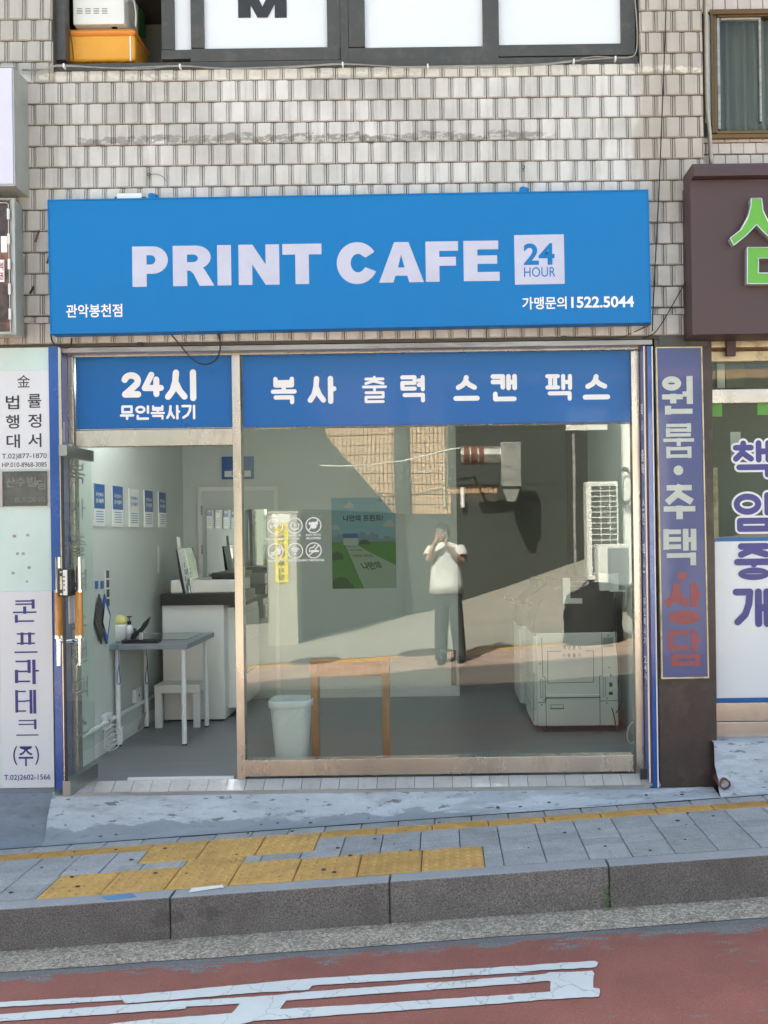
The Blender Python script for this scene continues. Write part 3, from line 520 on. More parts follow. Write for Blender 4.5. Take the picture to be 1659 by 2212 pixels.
# pavement of separate blocks
walk = slab('sidewalk', 'mortar', YKI, -0.02, -0.014, 0.2, kind='structure')
A = math.atan(SLOPE)
def paver_mesh(w_, d, name, mat, bumps=None):
    g = 0.004; b = MB(); h = 0.05; e = 0.004; x, y = w_ / 2 - g / 2, d / 2 - g / 2
    if bumps == 'halves':
        for ya_, yb_ in ((-y, -.0008), (.0008, y)):
            o_ = len(b.v); b.v += [(-x, ya_, -h), (x, ya_, -h), (x, yb_, -h), (-x, yb_, -h), (-x, ya_, -.003), (x, ya_, -.003), (x, yb_, -.003), (-x, yb_, -.003), (-x + .003, ya_ + .0025, 0), (x - .003, ya_ + .0025, 0), (x - .003, yb_ - .0025, 0), (-x + .003, yb_ - .0025, 0)]
            b.f += [(o_, o_ + 3, o_ + 2, o_ + 1), (o_ + 8, o_ + 9, o_ + 10, o_ + 11)] + [(o_ + i, o_ + (i + 1) % 4, o_ + 4 + (i + 1) % 4, o_ + 4 + i) for i in range(4)] + [(o_ + 4 + i, o_ + 4 + (i + 1) % 4, o_ + 8 + (i + 1) % 4, o_ + 8 + i) for i in range(4)]
        return rawmesh(name, b, mat)
    b.v += [(-x, -y, -h), (x, -y, -h), (x, y, -h), (-x, y, -h), (-x, -y, -e), (x, -y, -e), (x, y, -e), (-x, y, -e), (-x + e, -y + e, 0), (x - e, -y + e, 0), (x - e, y - e, 0), (-x + e, y - e, 0)]
    b.f += [(0, 3, 2, 1), (8, 9, 10, 11)] + [(i, (i + 1) % 4, 4 + (i + 1) % 4, 4 + i) for i in range(4)] + [(4 + i, 4 + (i + 1) % 4, 8 + (i + 1) % 4, 8 + i) for i in range(4)]
    if bumps == 'dots':
        nx, ny = 6, max(2, round(6 * d / 0.3))
        for i in range(nx):
            for j in range(ny):
                cx, cy_ = -w_ / 2 + (i + .5) * w_ / nx, -d / 2 + (j + .5) * d / ny; k = len(b.v)
                for r, z in ((0.0160, -0.0005), (0.0105, 0.0065)):
                    for t in range(6): b.v.append((cx + r * math.cos(t * math.pi / 3), cy_ + r * math.sin(t * math.pi / 3), z))
                b.f += [(k + t, k + (t + 1) % 6, k + 6 + (t + 1) % 6, k + 6 + t) for t in range(6)] + [tuple(range(k + 6, k + 12)), tuple(range(k + 5, k - 1, -1))]
    if bumps == 'bars':
        for j in range(4): yb = -d / 2 + (j + .5) * d / 4; b.box(-x + .012, x - .012, yb - .006, yb + .006, -.001, .004)
    if bumps == 'lines':
        for j in range(1, 3): yb = -d / 2 + j * d / 3; pass
    return rawmesh(name, b, mat)
pm = {(.2, .2): paver_mesh(.2, .2, 'paver', 'paver', 'halves'), (.2, .1): paver_mesh(.2, .1, 'paver', 'paver')}
ty = {k: paver_mesh(.3, k, 'tactile_block', 'tactile', 'dots') for k in (.3, .1)}; tb = paver_mesh(.3, .1, 'guide_block', 'tactile', 'bars')
def lay(name, me, x, y, dz=None): place(name, me, walk, (x, y, gz(x) + (random.uniform(-.0015, .0015) if dz is None else dz)), (random.uniform(-.004, .004), -A + random.uniform(-.004, .004), random.uniform(-.004, .004)))
def inside(x, a, b_): return a < x < b_
YB = (-1.925, 0.175); UB = (-1.58, -0.68); CBX = (-1.32, -1.02)
for k in range(7): lay('tactile_block', ty[.3], YB[0] + .15 + .3 * k, YKI + .15)
for k in range(3): lay('tactile_block', ty[.3], UB[0] + .15 + .3 * k, -.53)
lay('tactile_block', ty[.1], -1.17, -.73)
xs = [UB[0] - .15 - .3 * k for k in range(5)] + [UB[1] + .15 + .3 * k for k in range(11)]
for x in xs: lay('guide_block', tb, x, -.43)
def row(y, me, blocks, x0=.763):
    for k in range(-19, 9):
        a, c_ = x0 + .2 * k - .1, x0 + .2 * k + .1; segs = [(a, c_)]
        for p, q in blocks:
            segs = [r for u, v in segs for r in ((u, min(v, p)), (max(u, q), v)) if r[1] - r[0] > .012]
        for u, v in segs:
            o = place('paver', me, walk, ((u + v) / 2, y, gz((u + v) / 2) + random.uniform(-.0012, .0012)), (random.uniform(-.003, .003), -A + random.uniform(-.003, .003), random.uniform(-.003, .003))); o.scale = ((v - u) / .2, 1, 1)
row(-.98, pm[(.2, .2)], [YB]); row(-.83, pm[(.2, .1)], [YB]); row(-.73, pm[(.2, .1)], [CBX]); row(-.58, pm[(.2, .2)], [UB]); row(-.33, pm[(.2, .1)], [], .833)
# sticker on the kerb, weed, litter
def groundsheet(name, pts, z, mat, label, cat, th=0.002, **kw):
    q = [G(p[0], p[1], z) for p in pts]; b = MB(); b.prism(q, lambda x, y: (x, y, gz(x) + z + th), lambda x, y: (x, y, gz(x) + z)); return b.build(name, mat, label=label, cat=cat, **kw)
groundsheet('sticker', [(221, 1939), (282, 1930), (294, 1937), (233, 1945)], 0.001, 'sticker_blue', 'pale blue sticker strip stuck on the kerb top near the left end', 'sticker')
groundsheet('sticker', [(414, 1919), (480, 1912), (484, 1917), (408, 1928)], 0.001, 'white_print', 'white sticker with dark marks stuck on the kerb top right of the blue one', 'sticker')
xw, yw = G(1310, 1958, ZK); wd_ = thing('weed', 'small green weed growing from the kerb joint at the gutter', 'weed', (xw, YK - 0.02, gz(xw) + ZK))
b = MB()
for i in range(26):
    a = random.uniform(0, 6.28); r = random.uniform(.004, .024); h = random.uniform(.005, .105); c_ = Vector((xw + r * math.cos(a) * .8, YK - .012 - abs(r * math.sin(a)) * .7, gz(xw) + ZK + h)); s_ = random.uniform(.005, .011); t = random.uniform(0, 6.28)
    d1 = Vector((math.cos(t), math.sin(t) * .5, .5)) * s_; d2 = Vector((-math.sin(t), math.cos(t) * .5, .3)) * s_ * .6; b.poly([tuple(c_ - d1), tuple(c_ + d2), tuple(c_ + d1), tuple(c_ - d2)])
b.build('foliage', 'green_leaf', wd_)
b = MB()
for i in range(4): b.tube([(xw, YK - .008, gz(xw) + ZK), (xw + random.uniform(-.012, .012), YK - .014, gz(xw) + ZK + .05), (xw + random.uniform(-.02, .02), YK - .016, gz(xw) + ZK + .1)], .0012, 4)
b.build('stem', 'green_leaf', wd_)
b = MB()
for i in range(70):
    x = random.uniform(-2.2, 1.7); y = random.choice([random.uniform(-1.05, -.3), random.uniform(-.27, -.15), random.uniform(-1.05, -.3)]); s_ = random.uniform(.003, .010)
    z = gz(x) + .001 + (0 if y < YP else .02); b.box(x - s_, x + s_, y - s_ * .6, y + s_ * .6, z, z + s_ * .5)
b.build('litter', 'mortar', kind='stuff')
# ------------------------------------------------------------------ concrete apron under the shopfronts
def apron(name, xa, xb, prof, mat, nx=70, amp=.006):
    b = MB(); n = len(prof); rnd = random.Random(3)
    for i in range(nx + 1):
        x = xa + (xb - xa) * i / nx
        for j, (y, z) in enumerate(prof(x)):
            e = 0 if j in (0, n - 1) else amp
            b.v.append((x, y + rnd.uniform(-e, e) * .5, z + rnd.uniform(-e, e)))
    n = len(prof(xa))
    for i in range(nx):
        for j in range(n - 1): q = i * n + j; b.f.append((q, q + n, q + n + 1, q + 1))
    return b.build(name, mat, smooth=True, kind='structure')
XJ = W(112, 1700, -.12)[0]; XR = W(1533, 1690, -.14)[0]
def wav(x, a): return a * (math.sin(3.1 * x + 1) + .6 * math.sin(7.7 * x) + .4 * math.sin(17 * x + 2))
def prof_main(x):
    g = gz(x); t = max(0.0, .112 - g - .012); dy = min(.095, .03 + .36 * t)
    ym = -.125 - dy * (.55 + .25 * (math.sin(2.3 * x) * .3))
    return [(YP, g + .003), (YP + .05, g + .010), (max(YP + .06, ym - .05), g + .018 + wav(x, .002)), (ym, g + .018 + t * .5 + wav(x, .003)), (-.140, g + .016 + t * .80 + wav(x, .002)), (-.134, .104), (-.02, .106)]
apron.__defaults__ = (apron.__defaults__[0], apron.__defaults__[1])
def mk_apron(name, xa, xb, pf, mat, nx, amp):
    b = MB(); rnd = random.Random(5); n = len(pf(xa))
    for i in range(nx + 1):
        x = xa + (xb - xa) * i / nx
        for j, (y, z) in enumerate(pf(x)): e = 0 if j in (0, n - 1, n - 2) else amp; b.v.append((x, y + rnd.uniform(-e, e) * .4, z + rnd.uniform(-e, e)))
    for i in range(nx):
        for j in range(n - 1): q = i * n + j; b.f.append((q, q + n, q + n + 1, q + 1))
    return b.build(name, mat, smooth=True, kind='structure')
mk_apron('concrete_apron', XJ, XR + .02, prof_main, 'concrete', 120, .003)
def prof_left(x):
    g = gz(x); return [(YP, g + .003), (YP + .05, g + .012), (YP + .085, g + .05), (YP + .12, .02), (-.13, .075), (-.125, .128), (-.02, .130)]
mk_apron('concrete_bank', -6, XJ - .001, prof_left, 'concrete_dark', 60, .003)
# right shop: rough whitewashed step that swells out over a drain pipe
XD, ZD = W(1562, 1690, -.22)
def prof_right(x):
    g = gz(x); b_ = .07 * math.exp(-((x - XD) / .17) ** 2); top = W(1600, 1603, -.16)[1]; h = top - g
    return [(YP, g + .003), (YP + .04, g + .02 + b_ * .25), (-.225 - b_ * .35, g + .05 + b_ * .5), (-.19 - b_ * .3, g + h * .33 + b_ * .3), (-.172, g + h * .55), (-.166, top - .012), (-.155, top), (.10, top + .002)]
mk_apron('concrete_step', XR + .021, 6, prof_right, 'concrete', 110, .004)
b = MB(); b.v = []; n = 20
for r, y in ((.030, -.262), (.030, -.10), (.0245, -.10), (.0245, -.262)):
    for j in range(n): t = 2 * math.pi * j / n; b.v.append((XD + r * math.cos(t), y, ZD + r * math.sin(t)))
for i in range(4):
    for j in range(n): b.f.append((i * n + j, i * n + (j + 1) % n, ((i + 1) % 4) * n + (j + 1) % n, ((i + 1) % 4) * n + j))
dp = b.build('drain_pipe', 'rust', smooth=True, label='rusty drain pipe end poking out of the white concrete step', cat='pipe')
b = MB(); b.prismXZ(arc(XD, ZD, .024, .024, 0, 342, 18), -.20, -.19); q = b.build('pipe_depth', 'black', None); q.parent = dp; q.location = Vector(q.location) - ORIG[dp.name]; q.name = 'dark_opening'
# ================================================================== THE TILED BUILDING
YC, YT = -0.118, -0.130
ZB = W(750, 741, YC)[1]; ZR = 5.0; XBR = W(1519, 180, YT)[0]; XBL = -5.0
wx0, wx1, wz0, _ = WB(115, 0, 1380, 143, YC); wz1 = 4.86
bld = thing('tiled_building', 'beige tiled building carrying the blue sign over the shop', 'building', (0, 3, .1))
b = MB(); b.box(XBL, XBR, YC, .10, ZB, wz0); b.box(XBL, wx0, YC, .10, wz0, ZR); b.box(wx1, XBR, YC, .10, wz0, ZR); b.box(wx0, wx1, YC, .10, wz1, ZR)
b.build('wall', 'mortar', bld)
XPL = W(110, 1200, -.12)[0]; XPR0 = W(1420, 1200, -.12)[0]
b = MB(); b.box(XBL, XPL, -.115, .25, -.5, ZB); b.build('left_pillar', 'pale_green', bld)
b = MB(); b.box(XPR0, XBR + .03, -.115, .35, -.3, ZB - .002); b.build('right_pillar', 'brown_wall', bld, label='dark brown stone pillar right of the shop window')
b = MB(); b.box(XBL, XBR, .10, 7, ZR - .12, ZR); b.build('roof', 'mortar', bld)
b = MB(); b.box(XBL, XBL + .2, .25, 7, -.5, ZR - .12); b.box(XBL + .2, XBR, 6.8, 7, -.5, ZR - .12); b.box(XBR - .15, XBR, .36, 6.8, -.5, ZR - .12); b.box(XBL + .2, XBR - .15, .11, 6.8, 2.72, 2.80); b.build('rear_wall', 'mortar', bld)
def tile_geo(wd, h, name, mat, flute=True):
    x = wd / 2; d = .012
    if flute: pr = [(-x, 0), (-x, -.007), (-x + .0055, -.009), (-x + .0075, -.002), (-x + .0105, -.002), (-x + .0125, -.012), (-x + .016, -.0135), (x - .016, -.0135), (x - .0125, -.012), (x - .0105, -.002), (x - .0075, -.002), (x - .0055, -.009), (x, -.007), (x, 0)]
    else: pr = [(-x, 0), (-x, -.006), (-x + .004, -.009), (x - .004, -.009), (x, -.006), (x, 0)]
    b = MB(); n = len(pr); e = .004
    rows = [(-h / 2, .72, .0), (-h / 2 + e, 1, -.003), (h / 2 - e, 1, .0), (h / 2, .72, .0015)]
    for z, k, o in rows:
        for q in pr: b.v.append((q[0], 0 if q[1] == 0 else q[1] * k + o, z))
    for r in range(3):
        for i in range(n): j = (i + 1) % n; b.f.append((r * n + i, r * n + j, (r + 1) * n + j, (r + 1) * n + i))
    b.f += [tuple(range(n - 1, -1, -1)), tuple(range(3 * n, 4 * n))]
    return rawmesh(name, b, mat)
sT = sc(YT); PX, PZ = 38.36 / sT, 45.8 / sT
tm = tile_geo(PX - .0055, PZ - .0050, 'tile', 'tile')
rows = [(221.9 + 45.8 * k, 1.0, k) for k in range(-5, 11)] + [(695.5, 14 / 45.8, 11), (740.5, 1.0, 12)]
tiles = []
for (yb, hs, k) in rows:
    zb = W(300, yb, YT)[1]; h = PZ * hs; zc = zb + h / 2
    xo = W(92 if k % 2 == 0 else 72.8, yb, YT)[0]
    zt = zb + h
    for i in range(-12, 45):
        xa, xb = xo + i * PX, xo + (i + 1) * PX
        if xb < XBL + .1 and False: continue
        xa, xb = max(xa, -2.62), min(xb, XBR)
        zz0, zz1 = zb, zt
        if zt > wz0 - .008:                     # beside or under the big window
            if (xa < wx0 < xb or xa < wx1 < xb) and zb < wz0 - .03:
                qa, qb = (wx0, xb) if xa < wx0 < xb else (xa, wx1)
                if qb - qa > .007: tiles.append((1, (qa + qb) / 2, (zb + wz0 - .012) / 2, (qb - qa) / PX, (wz0 - .012 - zb) / PZ))
            if xa < wx0 and xb > wx0: xb = min(xb, wx0)
            elif xb > wx1 and xa < wx1: xa = max(xa, wx1)
            elif xa >= wx0 and xb <= wx1:
                if zb > wz0 - .03: continue
                zz1 = wz0 - .012
        if xb - xa < .007: continue
        cx, cz = (xa + xb) / 2, (zz0 + zz1) / 2
        # hidden behind the signs
        px = VX + cx * sT; pz = VY - (cz - CAM.z) * sT - (cx * sT) * ROLL
        if 150 < px < 1360 and 455 < pz < 695: continue
        if px < 20 and 165 < pz < 690: continue
        if px < -12: continue
        vis = (0 if pz > 715 else 1)
        tiles.append((vis, cx, cz, (xb - xa) / PX, (zz1 - zz0) / PZ))
tiles.sort(key=lambda t: -t[0])
rest = MB()
for n_, (vis, cx, cz, sx_, sz_) in enumerate(tiles):
    if n_ < 296:
        o = place('tile', tm, bld, (cx, YC + random.uniform(-.0008, .0008), cz), (random.uniform(-.006, .006), random.uniform(-.005, .005), random.uniform(-.008, .008))); o.scale = (sx_, 1, sz_)
    else:
        k = len(rest.v); rest.v += [(cx + p.co.x * sx_, YC + p.co.y, cz + p.co.z * sz_) for p in tm.vertices]; rest.f += [tuple(k + i for i in p.vertices) for p in tm.polygons]
if rest.v: rest.build('tile_course', 'tile', bld, kind='stuff')
print('TILES', len(tiles))
b = MB(); b.box(W(150, 745, 0)[0], W(1400, 745, 0)[0], -.114, .03, ZB - .032, ZB - .003); b.build('soffit_channel', 'grey_metal', bld, bevel=.003)
# ------------------------------------------------------------------ big upper window
YF = -0.085
uw = thing('upper_window', 'wide dark framed window with white film above the sign', 'window', ((wx0 + wx1) / 2, YF, wz0))
b = MB()
fr = lambda x0, y0, x1, y1, d=.07, yf=YF: b.pbox(x0, y0, x1, y1, yf, d)
UP = -75
fr(119, 129, 1379, 143, .09, YF - .012); fr(119, UP, 140, 129)
b.build('outer_frame', 'frame_dark', uw, bevel=.003)
for (x0, x1, yb) in ((345, 735, 136), (752, 1372, 130)):
    pass
def sash(x0, x1, yb, ws, wb_, yf, nm='sash'):
    global b
    b = MB(); b.pbox(x0, yb - wb_, x1, yb, yf, .05); b.pbox(x0, UP, x0 + ws, yb - wb_, yf, .05); b.pbox(x1 - ws, UP, x1, yb - wb_, yf, .05); o = b.build(nm, 'frame_dark', uw, bevel=.004); return o
sash(348, 412 + 27, 127, 27, 20, YF + .005)
sash(411, 734, 131, 28, 28, YF - .008)
b = MB(); b.pbox(734, UP, 752, 134, YF - .004, .07); b.build('mullion', 'frame_dark', uw, bevel=.003)
sash(752, 1077, 128, 35, 27, YF - .008); sash(1046, 1372, 120, 31, 25, YF - .003)
for n_, (x0, x1, yb, yf) in enumerate(((374, 412, 108, YF + .028), (438, 702, 104, YF + .018), (786, 1047, 102, YF + .018), (1076, 1338, 94, YF + .02))):
    b = MB(); b.pbox(x0 - 4, UP, x1 + 4, yb + 4, yf, .008); b.build('pane', 'film_white', uw)
b = MB(); b.pbox(514, -40, 541, 38, YF + .014, .002); b.pbox(593, -40, 619, 38, YF + .014, .002)
for q in ((514, 541, 556, 578), (593, 619, 556, 578)):
    pa = [W(q[0], -40, YF + .0135), W(q[1], -40, YF + .0135), W(q[3], 38, YF + .0135), W(q[2], 38, YF + .0135)]
    if q[0] == 593: pa = [W(592, -40, YF + .013), W(619, -40, YF + .013), W(578, 38, YF + .013), W(556, 38, YF + .013)]
    b.poly([(p[0], YF + (.013 if q[0] == 593 else .0135), p[1]) for p in pa])
b.build('lettering', 'black_print', uw)
b = MB(); b.pbox(139, UP, 144, 129, YF + .03, .02); b.build('white_trim', 'white_paint', uw)
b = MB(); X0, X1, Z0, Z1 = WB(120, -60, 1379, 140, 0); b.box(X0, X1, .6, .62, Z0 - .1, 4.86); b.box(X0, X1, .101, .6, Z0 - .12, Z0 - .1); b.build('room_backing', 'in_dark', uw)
# crate and appliance standing on the sill
oc = thing('orange_cooler', 'orange plastic cooler box behind the open upper left window', 'cooler', (W(225, 128, .1)[0], .1, W(225, 130, .1)[1]))
b = MB(); b.pbox(142, 74, 292, 131, .0, .28); b.build('body', 'orange', oc, bevel=.02)
b = MB(); b.pbox(141, 60, 293, 75, -.004, .29); b.build('lid', 'orange2', oc, bevel=.022)
b = MB(); b.pbox(280, 78, 283, 131, -.006, .006); b.build('reflective_strip', 'white_paint', oc)
b = MB(); b.tube([(*W(150, 60, -.006)[:1], -.008, W(150, 60, -.006)[1]), (W(157, 95, 0)[0], -.008, W(157, 95, 0)[1]), (W(160, 131, 0)[0], -.008, W(160, 131, 0)[1])], .003, 6); b.build('strap', 'brown_alu', oc)
ap = thing('white_appliance', 'white metal cabinet with vent slots stacked on the orange cooler', 'appliance', (W(212, 55, .1)[0], .1, W(212, 58, .1)[1]))
b = MB(); b.pbox(157, -40, 268, 52, .0, .26); b.build('body', 'white_paint', ap, bevel=.006)
b = MB(); [b.pbox(166 + 18 * i, 18 + 3.4 * j, 178 + 18 * i, 19 + 3.4 * j, -.0015, .002) for i in range(4) for j in range(4)]; b.build('vent_slots', 'seam', ap)
b = MB(); b.pbox(176, 52, 192, 58, .03, .1); b.pbox(240, 52, 252, 58, .03, .1); b.build('feet', 'black', ap)
b = MB(); b.tube([(W(x, y, .05)[0], .05, W(x, y, .05)[1]) for x, y in ((270, 8), (278, -2), (290, 2), (294, 30), (293, 58))], .005, 6); b.build('hose', 'cable_white', label='pale hose looping beside the white cabinet in the upper window', cat='hose')
b = MB(); b.lathe([(.02, W(262, 62, .3)[1]), (.055, W(262, 62, .3)[1] + .02), (.055, W(262, 5, .3)[1]), (.02, W(262, -5, .3)[1])], W(292, 40, .4)[0], .42, 16); b.build('gas_bottle', 'bush_print', label='dark green bottle standing behind the upper window pane', cat='bottle')
# cable clipped along the window foot
def wire(name, pts, y, r, mat, label, cat='cable', **kw):
    b = MB(); P3 = []
    for p in pts:
        yy = p[2] if len(p) > 2 else y; a = W(p[0], p[1], yy); P3.append(Vector((a[0], yy, a[1])))
    out = []
    for i in range(len(P3) - 1):                # Catmull-Rom
        p0, p1, p2, p3 = P3[max(i - 1, 0)], P3[i], P3[i + 1], P3[min(i + 2, len(P3) - 1)]
        for t in (0, .25, .5, .75): out.append(.5 * ((2 * p1) + (-p0 + p2) * t + (2 * p0 - 5 * p1 + 4 * p2 - p3) * t * t + (-p0 + 3 * p1 - 3 * p2 + p3) * t ** 3))
    out.append(P3[-1]); b.tube(out, r, 6); return b.build(name, mat, smooth=True, label=label, cat=cat, **kw)
wire('cable', [(48, 151), (80, 152), (112, 144), (137, 141), (250, 147), (388, 142), (480, 148), (640, 143), (740, 138), (860, 144), (1000, 142), (1160, 139), (1240, 131), (1330, 125), (1358, 124), (1374, 112), (1376, 60), (1370, -20)], -.150, .0035, 'cable_grey', 'old grey cable clipped along the foot of the upper window')
wire('cable', [(50, 150), (100, 149), (137, 143), (300, 149), (388, 143), (560, 150), (740, 139), (900, 146), (1100, 145), (1240, 133), (1256, 127), (1290, 122), (1330, 126)], -.156, .0028, 'cable_grey', 'second thinner grey cable sagging under the upper window frame')
for (x, y), od in zip(((137, 141), (388, 142), (740, 138), (924, 142), (1240, 131), (1330, 125)), ('first', 'second', 'third', 'fourth', 'fifth', 'sixth')):
    b = MB(); b.pbox(x - 1.6, y - 4.5, x + 1.6, y + 4, -.162, .03); b.build('cable_clip', 'white_paint', label='small white clip on the grey window cable, ' + od + ' from the left', cat='clip', group='clips holding the cable under the upper window')
# ------------------------------------------------------------------ blue shop sign
YS = -0.24
sg = thing('shop_sign', 'wide blue sign reading PRINT CAFE 24 HOUR above the shop', 'sign', (W(755, 707, YS)[0], YS, W(755, 707, YS)[1]))
def qprism(mb, corners, y0, dep):
    pts = [W(p[0], p[1], y0) for p in corners]; mb.prismXZ(pts, y0, y0 + dep); return mb
b = MB(); qprism(b, [(103, 432), (1400, 410), (1407, 695), (108, 720)], YS, .085); b.build('panel', 'sign_blue', sg, bevel=.004)
b = MB(); qprism(b, [(102.4, 431), (1400.8, 409), (1407.8, 413), (102.4, 435)], YS - .003, .09)
b = MB()
for cs in ([(102, 431), (1401, 409), (1401, 412), (102, 434)], [(108, 717.5), (1407, 692.5), (1407.6, 696.5), (108, 721.5)], [(102, 434.3), (104.6, 434.3), (110.6, 717.2), (108, 717.2)], [(1398.4, 412.3), (1401, 412.3), (1407.6, 692.2), (1405, 692.2)]): qprism(b, cs, YS - .004, .088)
b.build('edge_trim', 'sign_blue', sg, bevel=.001)
AR = {
 'P': [[(0, 0), (0, 1), (.52, 1)] + arc(.58, .66, .42, .34, 90, -90, 16) + [(.40, .32), (.40, 0)], [(.40, .78), (.50, .78)] + arc(.52, .665, .13, .115, 90, -90, 10) + [(.40, .55)]],
 'R': [[(0, 0), (0, 1), (.52, 1)] + arc(.56, .71, .36, .29, 90, -62, 16) + [(.78, .385), (1, 0), (.64, 0), (.50, .30), (.42, .375), (.345, .385), (.345, 0)], [(.345, .78), (.48, .78)] + arc(.49, .685, .12, .095, 90, -90, 10) + [(.345, .59)]],
 'I': [[(0, 0), (0, 1), (1, 1), (1, 0)]],
 'N': [[(0, 0), (0, 1), (.345, 1), (.665, .50), (.665, 1), (1, 1), (1, 0), (.66, 0), (.335, .51), (.335, 0)]],
 'T': [[(0, .735), (0, 1), (1, 1), (1, .735), (.673, .735), (.673, 0), (.327, 0), (.327, .735)]],
 'C': [arc(.5, .5, .5, .5, 32, 336, 40) + [(.70, .40)] + arc(.52, .5, .18, .22, 318, 48, 24) + [(.71, .63)]],
 'A': [[(0, 0), (.345, 1), (.665, 1), (1, 0), (.675, 0), (.63, .165), (.365, .165), (.32, 0)], [(.425, .37), (.497, .69), (.572, .37)]],
 'F': [[(0, 0), (0, 1), (1, 1), (1, .765), (.42, .765), (.42, .615), (.93, .615), (.93, .395), (.42, .395), (.42, 0)]],
 'E': [[(0, 0), (0, 1), (.97, 1), (.97, .785), (.385, .785), (.385, .635), (.935, .635), (.935, .425), (.385, .425), (.385, .225), (1, .225), (1, 0)]]}
def tline(x, l, rr): return l + (rr - l) * (x - 286) / (1079 - 286)
b = MB()
for ch, x0, x1 in (('P', 286, 363), ('R', 373.6, 462.7), ('I', 469.5, 499.5), ('N', 515.5, 603.5), ('T', 610.4, 695), ('C', 727.5, 815.9), ('A', 818.5, 915.2), ('F', 919.5, 989.8), ('E', 1001.4, 1079)):
    xm = (x0 + x1) / 2; yt, yb = tline(xm, 533, 519.5), tline(xm, 620, 606.5)
    if ch == 'C': yt -= 1.5; yb += 2
    b = MB(); b.outline(AR[ch], rectfn(*WB(x0, yt, x1, yb, YS), YS - .0015)); b.build('letter', 'acryl', sg)
b = MB(); qprism(b, [(1110.5, 508), (1218, 506), (1220, 613), (1112.5, 615)], YS - .0015, .0012); b.build('badge', 'acryl', sg)
b = MB(); b.ptext('24', 1131, 525.5, 1198, 572, YS - .003, .028); b.ptext('HOUR', 1132, 577, 1200, 598, YS - .003, .0); b.build('badge_lettering', 'sign_blue', sg)
b = MB(); b.ptext('관악봉천점', 143, 657, 264, 685.5, YS - .0015, .016); b.ptext('가맹문의', 1128, 641, 1224, 668, YS - .0015, .018); b.ptext('1522.5044', 1234, 640, 1369.5, 664.5, YS - .0015, .026); b.build('small_lettering', 'white_print', sg)
for x, y in ((331, 424), (1134, 410)):
    b = MB(); b.pbox(x - 11, y - 6, x + 5, y + 8, -.21, .05); b.pbox(x + 5, y - 4, x + 9, y + 2, -.20, .03); b.pbox(x - 8, y - 7.2, x - 1, y - 6, -.2, .03); b.build('bracket', 'sign_blue', sg, bevel=.002)
fl = thing('sign_light', 'slim white light fitting lying on top of the blue sign at left', 'light fitting', (W(279, 428, -.19)[0], -.19, W(279, 430, -.19)[1]))
b = MB(); b.pbox(252, 417, 306, 432, -.2, .05); b.build('body', 'white_paint', fl, bevel=.004)
b = MB(); b.pbox(247, 425, 252, 434, -.2, .05); b.pbox(306, 425, 315, 434, -.2, .05); b.build('end_cap', 'black', fl, bevel=.003)
wire('cable', [(365, 718), (385, 740), (405, 765), (425, 782), (445, 787), (463, 780), (473, 765), (476, 740), (470, 716)], -.165, .0045, 'cable', 'thick black cable looping down below the blue sign')
wire('cable', [(1440, -30), (1436, 100), (1430, 250), (1424, 400), (1416, 560), (1412, 640), (1409, 715)], -.170, .0035, 'cable', 'black cable hanging down the tiles just right of the blue sign')
wire('cable', [(1491, 590, -.17), (1455, 655, -.165), (1418, 715, -.16), (1395, 728, -.13), (1368, 746, -.06)], -.16, .0032, 'cable', 'black cable running diagonally from the brown sign to the shop frame')
wire('cable', [(110, 722), (112, 735), (120, 745), (140, 752), (152, 747), (155, 730)], -.15, .0045, 'cable', 'black cable sagging at the top left corner of the shop frame')
wire('cable', [(1407, 700, -.15), (1340, 729, -.12), (1290, 731, -.12), (1215, 727, -.12)], -.12, .003, 'cable', 'thin black cable fixed along the soffit at right')
b = MB(); b.pbox(296, 738, 307, 748, -.13, .02); b.build('cable_box', 'black', label='little black junction box under the sign soffit', cat='junction box')
b = MB(); b.pbox(1213, 725, 1223, 731, -.135, .02); b.build('cable_box', 'black', label='tiny black junction box on the soffit at the right cable end', cat='junction box')
# small fixings left in the tiles
for x0, y0, x1, y1, nm, mat, lab, cat in ((79, 490, 84, 524, 'iron_spike', 'rust', 'rusty iron spike bent out of the tiles left of the blue sign', 'spike'), (104, 545, 107, 570, 'bolt', 'rust', 'rusty bolt in the tiles beside the blue sign edge', 'bolt'), (68, 617, 72, 634, 'iron_stub', 'black', 'short dark iron stub in the tiles at the lower left', 'stub')):
    b = MB(); p, q = W(x0, y1, -.15), W(x1, y0, -.13); b.tube([(p[0], -.165, p[1]), (q[0], -.12, q[1])], .006, 6); b.build(nm, mat, label=lab, cat=cat)
tg = thing('rusty_bracket', 'small rusty bracket with a pale tied cord on the tiles at upper left', 'bracket', (W(50, 280, -.14)[0], -.14, W(50, 285, -.14)[1]))
b = MB(); b.pbox(42, 271, 56, 285, -.142, .02); b.build('plate', 'rust', tg, bevel=.002)
b = MB(); b.tube([(W(x, y, -.15)[0], -.15, W(x, y, -.15)[1]) for x, y in ((46, 275), (46, 256), (50, 252), (52, 262), (57, 248), (48, 272))], .003, 6); b.build('cord', 'cable_white', tg)
for x, y, lab in ((322, 377, 'small dark ring hook in the tiles above the sign, left one'), (1130, 361, 'small dark ring hook in the tiles above the sign, right one')):
    X, Z = W(x, y, -.145); b = MB(); b.ring(X, Z, .006, .0105, -.146, 14); b.tube([(X, -.146, Z - .008), (X, -.125, Z - .02)], .002, 5); b.build('ring_hook', 'black', label=lab, cat='hook')
wire('wire', [(324, 377), (338, 376), (352, 382), (359, 391)], -.146, .0014, 'cable', 'thin wire curling from the left ring hook')
